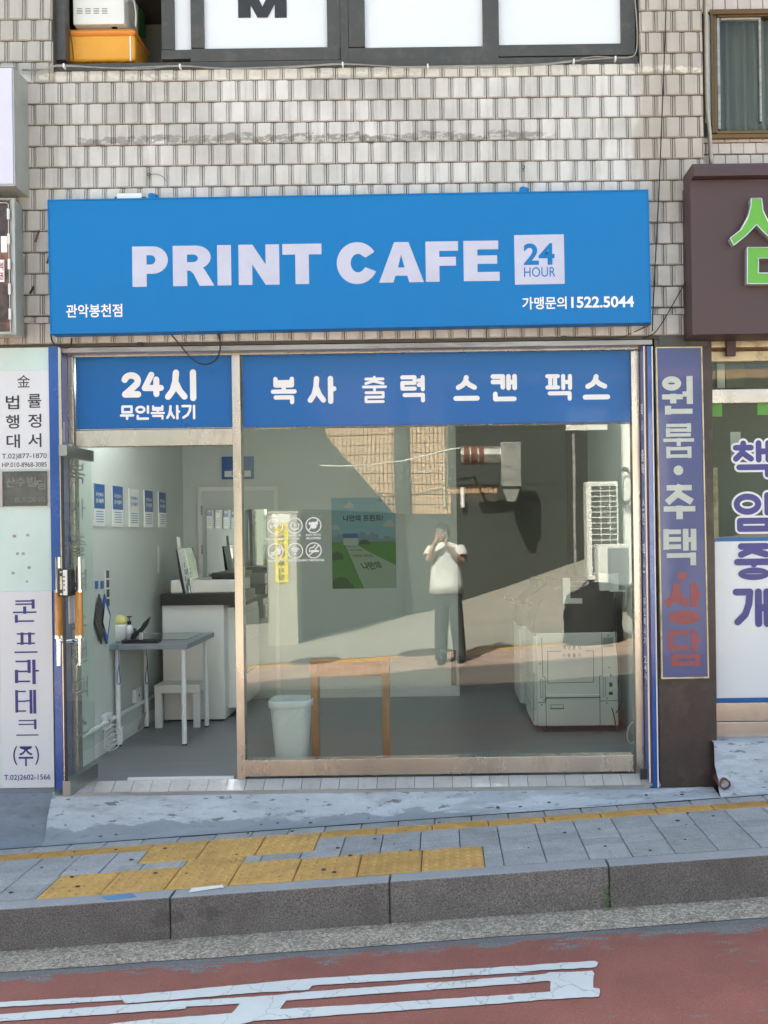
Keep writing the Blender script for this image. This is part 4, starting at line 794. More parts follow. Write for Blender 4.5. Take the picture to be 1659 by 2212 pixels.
# ================================================================== SHOPFRONT
YFR = -0.035; FILL_LAMP = 6.2
front = thing('shopfront', 'champagne aluminium shopfront with blue film headers and large glass pane', 'shopfront', (W(800, 1690, YFR)[0], YFR, .15))
def mem(name, boxes, mat='alu', yf=YFR, d=.07, bev=.003, parent=front, **kw):
    b = MB(); [b.pbox(*q, yf, d) for q in boxes]; return b.build(name, mat, parent, bevel=bev, **kw)
mem('top_bar', [(152, 745, 1386, 763)])
mem('jamb', [(150.5, 763.3, 163.5, 1690)]); mem('jamb', [(1369, 758, 1386, 1676)]); mem('mullion', [(506, 762, 524, 1684)], yf=YFR - .006)
mem('door_header', [(163.6, 927.5, 505.8, 963)]); mem('bottom_rail', [(524.3, 1637, 1368.8, 1672)], yf=YFR - .012)
mem('header_rail', [(524.3, 917.5, 1368.8, 919.6)], d=.05); mem('bead', [(163.8, 763.3, 505.6, 767), (163.8, 924.5, 505.6, 927.2)], d=.04, yf=YFR + .01)
b = MB(); b.pbox(164, 766, 505.8, 926, -.012, .008); b.build('header_panel', 'film_blue', front)
b = MB(); b.pbox(524.4, 757, 1368.6, 917, -.012, .008); b.build('header_panel', 'film_blue', front)
b = MB(); b.pbox(524.4, 918, 1368.6, 1639, -.003, .008); b.build('glass_pane', 'glass', front)
# header lettering in rounded pen strokes
b = MB(); YL = -.0135; b.k = 0
def digit(mb, ch, x0, y0, x1, y1, y, wpx):
    D = {'2': [arc(.5, .70, .5, .30, 165, 0, 10) + [(.93, .55), (.5, .27), (.05, .0), (1, .0)]], '4': [[(.42, 1), (.0, .30), (1, .30)], [(.72, .75), (.72, -.02)]]}[ch]
    X0, X1, Z0, Z1 = WB(x0, y0, x1, y1, y); h = wpx / sc(y) / 2; X0 += h; X1 -= h; Z0 += h; Z1 -= h; k0 = mb.k
    mb.strokes([[(X0 + p[0] * (X1 - X0), Z0 + p[1] * (Z1 - Z0)) for p in ln] for ln in D], lambda x, z, k: (x, y - (k - k0) * .00012, z), 2 * h)
def letter(parent, mat, ch, *a, **kw):
    q = MB(); q.k = 0; phang(q, ch, *a, **kw); return q.build('letter', mat, parent)
for d_, q_, wp in (('2', (262, 804, 305, 859), 14), ('4', (306, 803, 354, 857), 13)): b = MB(); b.k = 0; digit(b, d_, *q_, YL, wp); b.build('letter', 'white_print', front)
letter(front, 'white_print', '시', 356, 798, 424, 867, YL, .20)
for i, ch in enumerate('무인복사기'): letter(front, 'white_print', ch, 259 + 33.2 * i, 875.5 - .3 * i, 259 + 33.2 * i + 31, 907.5 - .3 * i, YL, .175)
for ch, x0, x1, yt, yb in (('복', 585, 641, 813.5, 874), ('사', 664, 727, 812, 873), ('출', 782, 836, 811.5, 871), ('력', 865, 920, 810, 870), ('스', 979, 1036, 810, 868), ('캔', 1060, 1118, 808, 867), ('팩', 1178, 1237, 808, 866), ('스', 1258, 1318, 808, 865)): letter(front, 'white_print', ch, x0, yt, x1, yb, YL, .19)
# inner jamb strips and house number
def pz(py, y=-.03, px=200): return W(px, py, y)[1]
zt_, zb_ = pz(752, -.1), .15
XL = W(132, 1200, YC - .004)[0]
b = MB(); b.pbox(111, 748, 131, 1706, -.128, .012); b.build('blue_strip', 'strip_blue', front)
b = MB(); b.pbox(131.2, 748, 137.5, 1706, -.134, .02); b.build('edge_trim', 'alu', front, bevel=.002)
XI = W(150.5, 1200, YFR)[0]
b = MB(); x1_ = W(138, 1200, -.126)[0]; b.box(x1_ - .012, x1_ - .001, -.113, -.04, zb_, zt_); b.build('jamb_return', 'strip_purple', front)
b = MB(); b.prismXY([(x1_, -.112), (XI, -.04), (XI, -.036), (x1_ - .0005, -.108)], zb_, zt_); b.build('jamb_lining', 'strip_purple', front)
hn = thing('number_plate', 'small white plate with number 24 on the left jamb', 'number plate', ((x1_ + XI) / 2, -.08, pz(955, -.08, 141)))
def jam(u, v): return (x1_ + .001 + (XI - x1_ - .002) * u, -.116 + .072 * u, pz(955, -.08, 141) + v * .113)
b = MB(); b.poly([jam(.12, 0), jam(.95, 0), jam(.95, 1), jam(.12, 1)]); b.build('plate', 'sign_white', hn)
b = MB(); f2 = lambda u, v: (jam(.25 + .6 * u, .3 + .35 * v)[0], jam(.25 + .6 * u, 0)[1] - .0012, jam(0, .2 + .42 * v)[2]); b.text('24', f2, .01); b.build('lettering', 'black_print', hn)
# right jamb: lettered purple strip, trims, blue strip
xa_, xb_ = W(1387, 1200, YFR)[0], W(1396, 1200, -.11)[0]
b = MB(); b.prismXY([(xa_, -.036), (xb_, -.112), (xb_ + .004, -.110), (xa_ + .004, -.034)], .14, zt_); b.build('lettered_strip', 'strip_purple', front)
b = MB()
for i, (s_, a, c_) in enumerate((('복사', 868, 940), ('출력', 968, 1030), ('스캔', 1075, 1135), ('팩스', 1170, 1240), ('무인복사기', 1290, 1395), ('24시', 1415, 1470))):
    za, zc = pz(a, -.07, 1392), pz(c_, -.07, 1392); n_ = len(s_)
    for j, ch in enumerate(s_):
        def fn(u, v, j=j, za=za, zc=zc, n_=n_):
            t = .2 + .6 * u; return (xa_ + (xb_ - xa_) * t - .0015, -.036 - .076 * t - .0005, za + (zc - za) * ((j + .92 - .84 * v) / n_))
        b.text(ch, fn, .02)
    b.build('strip_lettering', 'white_print', front); b = MB()
b = MB(); b.pbox(1396.5, 748, 1399, 1690, -.128, .014); b.pbox(1414, 748, 1416.5, 1702, -.132, .02); b.build('white_trim', 'white_paint', front)
b = MB(); b.pbox(1399.2, 748, 1404, 1690, -.120, .01); b.build('dark_gap', 'rust', front)
b = MB(); b.pbox(1404.2, 748, 1413.8, 1702, -.128, .014); b.build('blue_strip', 'strip_blue', front)
b = MB(); b.pbox(1384, 1662, 1398, 1684, -.13, .012); b.build('bolt_plate', 'black', label='rusted dark floor bolt at the foot of the right jamb', cat='bolt')
# sill: a row of tiles in front of the frame
sill = MB(); sx0, sx1 = W(165, 1690, -.1)[0], W(1402, 1690, -.1)[0]
sill.prism([(-.122, .08), (-.122, .112), (-.03, .160), (0, .160), (0, .08)], lambda y, z: (sx0, y, z), lambda y, z: (sx1, y, z)); sill = sill.build('door_sill', 'mortar', kind='structure')
stw = .1075
b = MB(); b.box(-stw / 2 + .0015, stw / 2 - .0015, -.047, .047, -.01, .004); stm = rawmesh('sill_tile', b, 'sill_tile')
n_ = int((sx1 - sx0) / stw)
for i in range(n_ + 1): place('tile', stm, sill, (sx0 + stw * (i + .4), -.078, .1415), (math.atan2(.048, .092) + random.uniform(-.006, .006), random.uniform(-.004, .004), 0))
b = MB(); b.box(sx0, sx1, -.131, -.1235, .095, .122); b.build('sill_edge', 'grey_metal', sill)
b = MB(); b.box(W(276, 1682, -.02)[0], W(506, 1682, -.02)[0], -.024, -.003, .155, .178); b.build('threshold', 'white_paint', front)
# icons on the glass
YI = -.0045
def ptf(cx, cy_, y=YI):
    X, Z = W(cx, cy_, y); k = 1 / sc(y); return (lambda x, z, kk=0: (X + x * k, y - .0005 * (kk > 0) - kk * .00005, Z + z * k)), X, Z, k
def sticker(cx, cy_, label, caps, draw):
    t = thing('window_sticker', label, 'sticker', (*W(cx, cy_, YI)[:1], YI, W(cx, cy_ + 17, YI)[1]), 'round white icons on the shop glass')
    f, X, Z, k = ptf(cx, cy_); b = MB(); b.ring(X, Z, 15.2 * k, 17.2 * k, YI, 36); draw(b, f, X, Z, k); b.build('icon', 'white_print', t)
    b = MB()
    for i, c_ in enumerate(caps): wpx = 2.25 * len(c_); b.ptext(c_, cx - wpx / 1, cy_ + 18.6 + 7 * i, cx + wpx / 1, cy_ + 23.3 + 7 * i, YI, .02)
    b.build('caption', 'white_print', t)
def d_cctv(b, f, X, Z, k):
    b.strokes([[(-10, -4), (-10, 3)], [(-10, -1), (-4, -1)]], f, 2.2, 'flat'); b.poly([f(-4, 3, 5), f(4, 10, 5), f(9, 1, 5), f(1, -5, 5)])
def d_24(b, f, X, Z, k):
    b.ring(X, Z, 7.6 * k, 9.4 * k, YI - .0002, 24, -250, 45); b.poly([f(6, 4, 3), f(11.5, 4, 3), f(9, 0, 3)]); b.strokes([[(0, 5), (0, 0), (4, 0)]], f, 1.3, 'flat'); b.text('24h', lambda u, v: f(-2 + 11 * u, -9.5 + 5.5 * v, 4), .02)
def d_pet(b, f, X, Z, k):
    b.poly([f(7 * math.cos(t), -2.4 + 5.2 * math.sin(t), 1) for t in [i * .349 for i in range(18)]]); b.poly([f(5.4 * math.cos(t), 3 + 4.4 * math.sin(t), 2) for t in [i * .349 for i in range(18)]])
    for s_ in (-1, 1): b.poly([f(s_ * 7.4 + 2.6 * math.cos(t), 4 + 3.4 * math.sin(t), 3) for t in [i * .5236 for i in range(12)]])
    b.strokes([[(-11, -11), (-6, -6)], [(5, 6), (11, 11)]], f, 2.2, 'flat')
def d_cup(b, f, X, Z, k):
    b.poly([f(2, 5, 1), f(12, 5, 1), f(10, -8, 1), f(4, -8, 1)]); b.strokes([[(1, 6.5), (13, 6.5)], [(4, 8), (3, 11)]], f, 1.3); b.strokes([[(-10, -4), (-2, -3)], [(-10, -8), (-1, -7)]], f, 2.6); b.strokes([[(-10, -12), (10, 12)]], f, 2)
def d_wifi(b, f, X, Z, k):
    for r in (5.2, 9, 12.6): b.ring(X, Z - 6 * k, (r - 1.1) * k, (r + 1.1) * k, YI - .0002, 16, 45, 135)
    b.disc(X, Z - 6.5 * k, 2.2 * k, YI - .0002)
def d_smoke(b, f, X, Z, k):
    b.poly([f(-6, 1, 1), f(11, 1, 1), f(11, -3.6, 1), f(-6, -3.6, 1)]); b.poly([f(-10, 1, 1), f(-7, 1, 1), f(-7, -3.6, 1), f(-10, -3.6, 1)]); b.strokes([[(-9, 3), (-6, 6), (0, 7), (3, 12)]], f, 2.0); b.strokes([[(-11, -11), (-2, -4)], [(3, 2), (11, 11)]], f, 2.2, 'flat')
sticker(594.3, 1136, 'round camera recording icon, upper left of the six on the glass', ['CCTV', 'RECORDING'], d_cctv)
sticker(636.5, 1135.5, 'round 24h clock icon reading 24HOUR OPEN, upper middle of the six', ['24HOUR', 'OPEN'], d_24)
sticker(677, 1134.5, 'round dog icon reading NO PETS ALLOWED, upper right of the six', ['NO PETS', 'ALLOWED'], d_pet)
sticker(595.3, 1190.5, 'round crossed-out drink cup icon, lower left of the six', ['NO FOOD'], d_cup)
sticker(637.5, 1189.8, 'round wireless icon reading WIFI ZONE, lower middle of the six', ['WIFI ZONE'], d_wifi)
sticker(677.6, 1189, 'round cigarette icon reading NO SMOKING, lower right of the six', ['NO SMOKING'], d_smoke)
# ------------------------------------------------------------------ open glass door
XG = -2.032; DY0, DY1 = -.425, -.02
zb_d, zt_d = .185, CAM.z + (1161.5 - 960) / sc(DY0)
door = thing('glass_door', 'glass shop door standing open outwards with steel rails', 'door', (XG, -.22, zb_d))
b = MB(); b.box(XG - .022, XG + .022, DY0, DY1, zb_d, zb_d + .085); b.build('bottom_rail', 'steel_dark', door, bevel=.003)
b = MB(); b.box(XG - .022, XG + .022, DY0 + .01, DY1, zt_d - .062, zt_d); b.build('top_rail', 'steel_dark', door, bevel=.003)
b = MB(); b.box(XG - .006, XG + .006, DY0 + .004, DY1, zb_d + .085, zt_d - .062); b.build('glass_leaf', 'glass_clear', door)
b = MB(); b.box(XG - .007, XG + .007, DY0 - .004, DY0 + .004, zb_d + .085, zt_d - .062); b.build('edge_strip', 'black', door)
b = MB()
for i, ch in enumerate('복사출력스캔팩스'):
    b.text(ch, lambda u, v, i=i: (XG + .0075, -.34 + .22 * (u), zt_d - .20 - .2 * i + .12 * v), .0)
b.build('lettering', 'galv', door)
for s_, px in ((1, 168), (-1, 125)):
    yh = -.36; xh = XG + s_ * .055; z0, z1 = CAM.z + (1161 - 1437) / 399, CAM.z + (1161 - 1203) / 399; ga, gb = CAM.z + (1161 - 1372) / 399, CAM.z + (1161 - 1279) / 399
    b = MB(); b.tube([(xh, yh, z0), (xh, yh, z1)], .0145, 14); h = b.build('handle', 'chrome', door, smooth=False)
    b = MB(); b.tube([(xh, yh, ga), (xh, yh, gb)], .0205, 16); b.build('wood_grip', 'wood_grip', h, smooth=False)
    b = MB(); b.tube([(xh, yh, ga - .016), (xh, yh, ga)], .022, 16); b.tube([(xh, yh, gb), (xh, yh, gb + .014)], .022, 16); b.tube([(xh, yh, ga - .03), (XG, yh, ga - .03)], .011, 10); b.tube([(xh, yh, gb + .04), (XG, yh, gb + .04)], .011, 10); b.build('collar', 'chrome', h)
zl0, zl1 = CAM.z + (1161 - 1288) / 402, CAM.z + (1161 - 1228) / 402
b = MB(); b.box(XG - .034, XG + .032, DY0 - .012, DY0 + .085, zl0, zl1); lk = b.build('lock_box', 'black', door, bevel=.012)
b = MB(); b.box(XG + .001, XG + .024, DY0 - .016, DY0 + .02, zl0 + .008, zl1 - .006); b.build('lock_face', 'white_lam', lk, bevel=.003)
b = MB(); b.box(XG - .014, XG - .002, DY0 - .0155, DY0, zl0 + .010, zl1 - .012); b.build('strike_plate', 'alu', lk)
b = MB(); [b.box(XG + .005, XG + .012, DY0 - .018, DY0 - .015, zl0 + f_ * (zl1 - zl0) - .004, zl0 + f_ * (zl1 - zl0) + .004) for f_ in (.25, .43, .57, .72)]; [b.box(XG - .013, XG - .003, DY0 - .0175, DY0 - .015, zl0 + f_ * (zl1 - zl0) - .009, zl0 + f_ * (zl1 - zl0) + .009) for f_ in (.2, .8)]; b.build('lock_bolts', 'black', lk)
b = MB(); b.box(XG - .004, XG + .03, -.30, -.28, CAM.z + (1161 - 1340) / 395, CAM.z + (1161 - 1240) / 395); b.box(XG + .006, XG + .008, -.38, -.30, CAM.z + (1161 - 1345) / 395, CAM.z + (1161 - 1230) / 395); b.build('notice', 'sign_white', door, label='pale paper notice stuck on the door behind the handle')
# door closer post
b = MB(); b.pbox(146, 958, 156, 985, -.10, .06); b.build('pivot_block', 'steel_dark', front, bevel=.003)
# ================================================================== LEFT PILLAR: signs and plaque
YPL = -.115
def board(name, label, cat, quad, yf, th, mat, bevel=.002, fmat=None):
    X0, X1, Z0, Z1 = WB(*quad, yf); t = thing(name, label, cat, ((X0 + X1) / 2, yf + th, Z0)); b = MB(); b.box(X0, X1, yf, yf + th, Z0, Z1); b.build('panel', mat, t, bevel=bevel); return t
y_ = -.121
ls = board('pillar_sign', 'white law office sign with dark Korean lettering and phone numbers', 'sign', (-8, 800, 107.5, 1013), y_, .006, 'sign_white')
b = MB(); b.ptext('金', 37, 810, 65, 837, y_ - .001, .006)
for s_, x0, yc in (('법', 12.5, 869), ('률', 60, 866), ('행', 12.5, 911), ('정', 60.5, 909), ('대', 14, 953), ('서', 60.5, 951)): b.ptext(s_, x0, yc - 15, x0 + 29, yc + 15, y_ - .001, .014)
b.ptext('T.02)877-1870', 4, 979.5, 101, 993.5, y_ - .001, .006); b.ptext('HP.010-8968-3085', 4.5, 998.5, 101, 1009, y_ - .001, .006); b.build('lettering', 'black_print', ls)
pq = board('bronze_plaque', 'dark bronze name plaque with worn raised lettering on the left pillar', 'plaque', (5.5, 1018, 101, 1093), -.125, .01, 'plaque')
b = MB()
for i, (ch, x0, y0) in enumerate((('산', 12, 1030), ('수', 34, 1029), ('빌', 58, 1029), ('딩', 79, 1035))): b.text(ch, (lambda u, v, a=W(x0, y0 + 23, -.127), k=1 / sc(-.127): (a[0] + 21 * k * u, -.1275 + .0, a[1] + (22 * v) * k)), .035)
b.ptext('BUILDING', 32, 1073, 97, 1085, -.1275, .03); b.build('raised_lettering', 'plaque_light', pq)
b = MB()
for q in ((5.5, 1018, 101, 1021), (5.5, 1090, 101, 1093), (5.5, 1021.1, 8.5, 1089.9), (98, 1021.1, 101, 1089.9)): b.pbox(*q, -.128, .006)
b.build('rim', 'plaque', pq, bevel=.001)
b = MB(); b.pbox(-10, 1017, 5, 1096, -.121, .006); b.pbox(101.6, 1017, 109.5, 1096, -.121, .006); b.build('plaque_surround', 'sill_tile', bld)
b = MB()
for x, y, r in ((31, 1158, 4.5), (60, 1156, 4), (38, 1196, 4), (50, 1196, 4), (63, 1226, 4), (28, 1238, 4), (58, 1256, 3)):
    X, Z = W(x, y, -.1165); b.disc(X, Z, r / sc(-.1165), -.1165, 10, r * .8 / sc(-.1165))
b.build('filled_holes', 'paver', bld)
cs = board('pillar_sign', 'tall white company sign with navy vertical Korean lettering', 'sign', (2, 1277, 118, 1702), -.128, .014, 'sign_white')
b = MB(); b.k = 0
for ch, x0, x1, y0, y1 in (('콘', 26, 81, 1295, 1345), ('프', 29, 83, 1366, 1414), ('라', 32, 86, 1425, 1478), ('테', 33, 79, 1490, 1542), ('크', 33, 85, 1554, 1592)): letter(cs, 'navy_print', ch, x0, y0, x1, y1, -.129, .135, 'flat', wh=.07)
b.text('주', rectfn(*WB(40, 1612, 72, 1655, -.129), -.129), .01)
k = 1 / sc(-.129); X, Z = W(56.5, 1632, -.129); b.outline([[(X - 9 * k + 19 * k * math.cos(a), Z + 27 * k * math.sin(a)) for a in [R(130 + 10 * i) for i in range(11)]] + [(X - 8 * k + 16.5 * k * math.cos(a), Z + 26 * k * math.sin(a)) for a in [R(230 - 10 * i) for i in range(11)]]], lambda x, z: (x, -.129, z))
b.outline([[(X + 9 * k + 19 * k * math.cos(a), Z + 27 * k * math.sin(a)) for a in [R(-50 + 10 * i) for i in range(11)]] + [(X + 8 * k + 16.5 * k * math.cos(a), Z + 26 * k * math.sin(a)) for a in [R(50 - 10 * i) for i in range(11)]]], lambda x, z: (x, -.129, z))
b.ptext('T.02)2602-1566', 9, 1673, 109, 1688, -.129, .012); b.build('lettering', 'navy_print', cs)
b = MB(); b.pbox(-20, 1703, 118, 1712, -.124, .02); b.build('pillar_foot', 'concrete_dark', bld)
# projecting sign boxes at the far left
bs = thing('box_sign', 'blank lilac box sign cut by the left picture edge', 'sign', (W(0, 403, -.32)[0], -.2, W(0, 403, -.32)[1]))
b = MB(); b.pbox(-160, 148, 27, 398, -.322, .004); b.build('face', 'lilac', bs)
b = MB(); b.pbox(-165, 143.5, 30, 402.5, -.318, .185); b.build('case', 'sign_side', bs, bevel=.003)
b = MB(); b.pbox(28.5, 146, 31, 400, -.324, .012); b.pbox(-165, 400, 31, 403, -.324, .012); b.pbox(-165, 143, 31, 145.8, -.324, .012); b.build('rim', 'sign_side', bs)
b = MB(); [b.box(W(30.6, 200, -.25)[0], W(30.6, 200, -.25)[0] + .006, -.20 + .0, -.185, W(30, 300 + 5.5 * i, -.2)[1], W(30, 297.5 + 5.5 * i, -.2)[1]) for i in range(-1, 9)]; b.build('vent_slots', 'seam', bs)
ms = thing('menu_board', 'framed menu board with dark food photo and small white tube lamps', 'sign', (W(0, 722, -.26)[0], -.2, W(0, 722, -.26)[1]))
b = MB(); b.pbox(-160, 434, 22, 717, -.262, .004); b.build('photo_panel', 'photo_print', ms)
b = MB(); b.pbox(-170, 430, 30, 722, -.258, .12); b.build('case', 'sign_side', ms, bevel=.003)
b = MB(); b.pbox(27, 429, 33, 723, -.27, .02); b.pbox(-170, 719, 33, 723, -.27, .02); b.pbox(-170, 429, 33, 432, -.27, .02); b.build('frame', 'sign_side', ms, bevel=.002)
for i, (y0, y1) in enumerate(((451, 474), (505, 527), (560, 582), (613, 636), (667, 690))):
    b = MB(); x = 18 + .9 * i; p, q = W(x, y1, -.275), W(x - .3, y0, -.275); b.tube([(p[0], -.275, p[1]), (q[0], -.275, q[1])], .0075, 8); b.build('tube_lamp', 'white_paint', ms)
b = MB(); b.tube([(W(x, y, -.272)[0], -.272, W(x, y, -.272)[1]) for x, y in ((-4, 438), (12, 438), (18, 441), (18.5, 500), (20, 590), (22, 690), (23, 716), (15, 719), (-4, 719))], .002, 5); b.build('lamp_wire', 'cable_white', ms)
b = MB(); b.pbox(-3, 561, 9, 609, -.264, .002); b.build('price_card', 'white_print', ms)
b = MB(); b.ptext('석', -1, 566, 7, 584, -.2655, .03); b.ptext('권', -1, 588, 7, 604, -.2655, .03); b.build('lettering', 'red_print', ms)
b = MB(); b.pbox(2, 510, 15, 545, -.264, .002); b.build('photo_highlight', 'white_print', ms)
# ================================================================== RIGHT PILLAR SIGN
vs_ = thing('vertical_sign', 'faded purple vertical sign with pale and red Korean letters on the brown pillar', 'sign', (W(1475, 1465, -.14)[0], -.14, W(1475, 1466, -.14)[1]))
yq = -.145; dx_ = 6.5                       # the sign hangs very slightly out of plumb
b = MB(); qprism(b, [(1418.5, 751), (1515, 750), (1530, 1464), (1430.5, 1466)], yq, .02); b.build('panel', 'purple_sign', vs_)
b = MB()
for cs_ in ([(1416.5, 749.5), (1517, 748.5), (1517, 751.2), (1416.5, 752)], [(1429, 1463.5), (1532, 1461.7), (1532.3, 1465), (1429, 1467)], [(1416.5, 752.2), (1419.2, 752.2), (1432, 1463.3), (1429.3, 1463.3)], [(1514.3, 751.4), (1517, 751.4), (1532, 1461.6), (1529.2, 1461.6)]): qprism(b, cs_, yq - .004, .025)
b.build('edge_trim', 'cream_alu', vs_)
def vletter(mat, ch, x0, y0, x1, y1, wd): letter(vs_, mat, ch, x0, y0, x1, y1, yq - .0012, wd, 'flat', wh=wd * .82)
b = MB()
for ch, x0, y0, x1, y1, wd in (('원', 1429, 811, 1498, 897, .215), ('룸', 1432, 914, 1500, 990, .18), ('주', 1432, 1046, 1503, 1122, .20), ('택', 1433, 1142, 1506, 1222, .19)): vletter('sage_print', ch, x0, y0, x1, y1, wd)
X, Z = W(1465.5, 1016, yq); b.disc(X, Z, 10.5 / sc(yq), yq - .0012, 20); b.build('dot', 'sage_print', vs_)
b = MB()
for ch, x0, y0, x1, y1, wd in (('상', 1437, 1258, 1515, 1350, .21), ('담', 1444, 1360, 1515, 1440, .20)): vletter('red_print', ch, x0, y0, x1, y1, wd)
X, Z = W(1473, 1244, yq); b.disc(X, Z, 10 / sc(yq), yq - .0012, 20); b.build('dot', 'red_print', vs_)
b = MB(); b.pbox(1424, 722, 1528, 748, -.121, .006); b.build('stone_lintel', 'frame_dark', bld)
# ================================================================== RIGHT NEIGHBOUR SHOP
YN = -.03; XN0 = XBR + .005
nb = thing('neighbour_building', 'neighbouring building at right with small pinkish tiles and a brown sign', 'building', (XN0 + 1.2, 1, .3))
nx0 = W(1519, 600, .08)[0]
zt2, zw0, zw1 = ZR - .3, W(1590, 296, .10)[1], W(1590, 24, .10)[1]; xw0 = W(1534, 160, .10)[0]
znb = W(1600, 700, .10)[1]
b = MB(); b.box(XBR, 6, .10, .3, znb, zw0); b.box(XBR, xw0 - .05, .10, .3, zw0, zw1); b.box(XBR, 6, .10, .3, zw1, zt2 + .3); b.box(xw0 + 1.6, 6, .10, .3, zw0, zw1)
b.build('wall', 'mortar', nb)
b = MB(); b.box(5.8, 6, .3, 7, -.3, ZR); b.box(XBR + .01, 5.8, 6.8, 7, -.3, ZR); b.box(XBR + .01, 6, .3, 7, ZR, ZR + .12); b.box(XBR + .01, 5.8, .31, 6.8, 2.72, 2.80); b.box(XBR + .01, 5.8, .9, 1.0, -.3, ZR - .01); b.build('shell', 'in_dark', nb)
sN = sc(.094); pxn, pzn = 27.2 / sN, 38.5 / sN
tn = tile_geo(pxn - .003, pzn - .003, 'small_tile', 'tile_small', False)
def ntile(x0, z0, sx_=1, sz_=1): o = place('small_tile', tn, nb, (x0 + pxn * sx_ / 2, .10 + random.uniform(-.001, .001), z0 + pzn * sz_ / 2), (0, 0, random.uniform(-.01, .01))); o.scale = (sx_, 1, sz_)
xs_ = XBR + .004
for r_, (yb, off) in enumerate(((28, .4), (-10.5, .9))):
    zb = W(1590, yb, .094)[1]
    for i in range(8): ntile(xs_ + (i - off) * pxn if i else xs_, zb, 1 if i else 1 - off)
for r_, (yb, off, sz_) in enumerate(((308, .6, .3), (333, .1, .62), (356, .55, .56))):
    zb = W(1590, yb, .094)[1]
    for i in range(8): ntile(xs_ + (i - off) * pxn if i else xs_, zb, 1 if i else 1 - off, sz_)
nw = thing('neighbour_window', 'bronze framed window with grey curtain at the top right corner', 'window', (xw0 + .4, .08, zw0))
def nbox(name, boxes, mat, yf, d, parent=nw, bev=.002):
    b = MB(); [b.pbox(*q, yf, d) for q in boxes]; return b.build(name, mat, parent, bevel=bev)
nbox('outer_frame', [(1534, 18, 1800, 28), (1537, 288, 1800, 296), (1537, 28.5, 1542, 287.5)], 'brown_alu', .06, .07)
nbox('white_blind', [(1522, 30, 1535, 265)], 'film_white', .085, .01)
nbox('sash', [(1542, 28.5, 1549, 287), (1549.5, 28.5, 1800, 34), (1549.5, 280, 1800, 287)], 'brown_alu', .075, .04)
nbox('inner_frame', [(1549.5, 34.5, 1556, 279), (1640, 34.5, 1645, 262), (1556.5, 34.5, 1639, 42)], 'grey_metal', .09, .03)
nbox('pane', [(1556, 42, 1800, 279)], 'glass_dark', .105, .006)
b = MB()
x0c, x1c = W(1550, 100, .22)[0], W(1800, 100, .22)[0]; z0c, z1c = W(1600, 290, .22)[1], W(1600, 25, .22)[1]; n_ = 90
for i in range(n_ + 1): x = x0c + (x1c - x0c) * i / n_; yy = .2 + .02 * math.sin(i * .9) + .008 * math.sin(i * 2.3); b.v += [(x, yy, z0c), (x, yy + .003, z1c)]
b.f = [(2 * i, 2 * i + 2, 2 * i + 3, 2 * i + 1) for i in range(n_)]; b.build('curtain', 'curtain', nw, smooth=True)
wire('conduit', [(1524, -60), (1524, 60), (1525.5, 160), (1527, 230), (1533, 290), (1536, 355)], .045, .0125, 'beige_conduit', 'beige conduit pipe running down beside the right hand window', 'pipe')
# brown sign with green raised letters
bs2 = thing('brown_sign', 'dark brown sign board with raised lime green letters cut by the frame', 'sign', (W(1620, 722, -.3)[0], -.25, W(1620, 722, -.3)[1]))
YB2 = -.30
b = MB(); b.pbox(1493, 385, 1960, 720, YB2, .19); b.build('panel', 'brown_sign', bs2, bevel=.004)
X0, X1, Z0, Z1 = WB(1493, 354, 1960, 385, YB2)
b = MB(); b.prism([(0, Z0 + .001), (0, Z1 - .03), (.03, Z1), (.25, Z1), (.25, Z0 + .001)], lambda y, z: (X0, YB2 - .05 + y, z), lambda y, z: (X1, YB2 - .05 + y, z)); b.build('top_hood', 'brown_sign', bs2, bevel=.002)
# letter made of polygons: the left part of a syllable
gl = [[(1622, 429), (1645, 429), (1648, 455), (1660, 480), (1690, 508), (1716, 527), (1706, 545), (1678, 528), (1648, 500), (1634, 485), (1612, 508), (1585, 530), (1577, 515), (1600, 497), (1616, 468), (1622, 445)],
      [(1614, 535), (1722, 535), (1722, 613), (1614, 613)]]
gh = [[(1638, 558), (1698, 558), (1698, 590), (1638, 590)]]
def lt(lp, y): return [W(p[0], p[1], y) for p in lp]
yg = YB2 - .045
for i, lp in enumerate(gl):
    pts = lt(lp, yg); b = MB(); k = len(pts)
    loops = [pts] + ([lt(gh[0], yg)] if i == 1 else [])
    b.outline(loops, lambda x, z: (x, yg, z)); b.build('letter_face', 'lime', bs2)
    b = MB()
    for q in loops:
        n_ = len(q); o_ = len(b.v); b.v += [(x, yg - .001, z) for x, z in q] + [(x, YB2 - .001, z) for x, z in q]; b.f += [(o_ + j, o_ + (j + 1) % n_, o_ + n_ + (j + 1) % n_, o_ + n_ + j) for j in range(n_)]
        cx = sum(p[0] for p in q) / n_; cz = sum(p[1] for p in q) / n_
    b.build('letter_side', 'letter_side', bs2)
    b = MB()
    for q in loops:
        for a_, b2 in zip(q, q[1:] + q[:1]):
            b.tube([(a_[0], yg - .001, a_[1]), (b2[0], yg - .001, b2[1])], .0036, 5)
    b.build('letter_rim', 'letter_side', bs2)
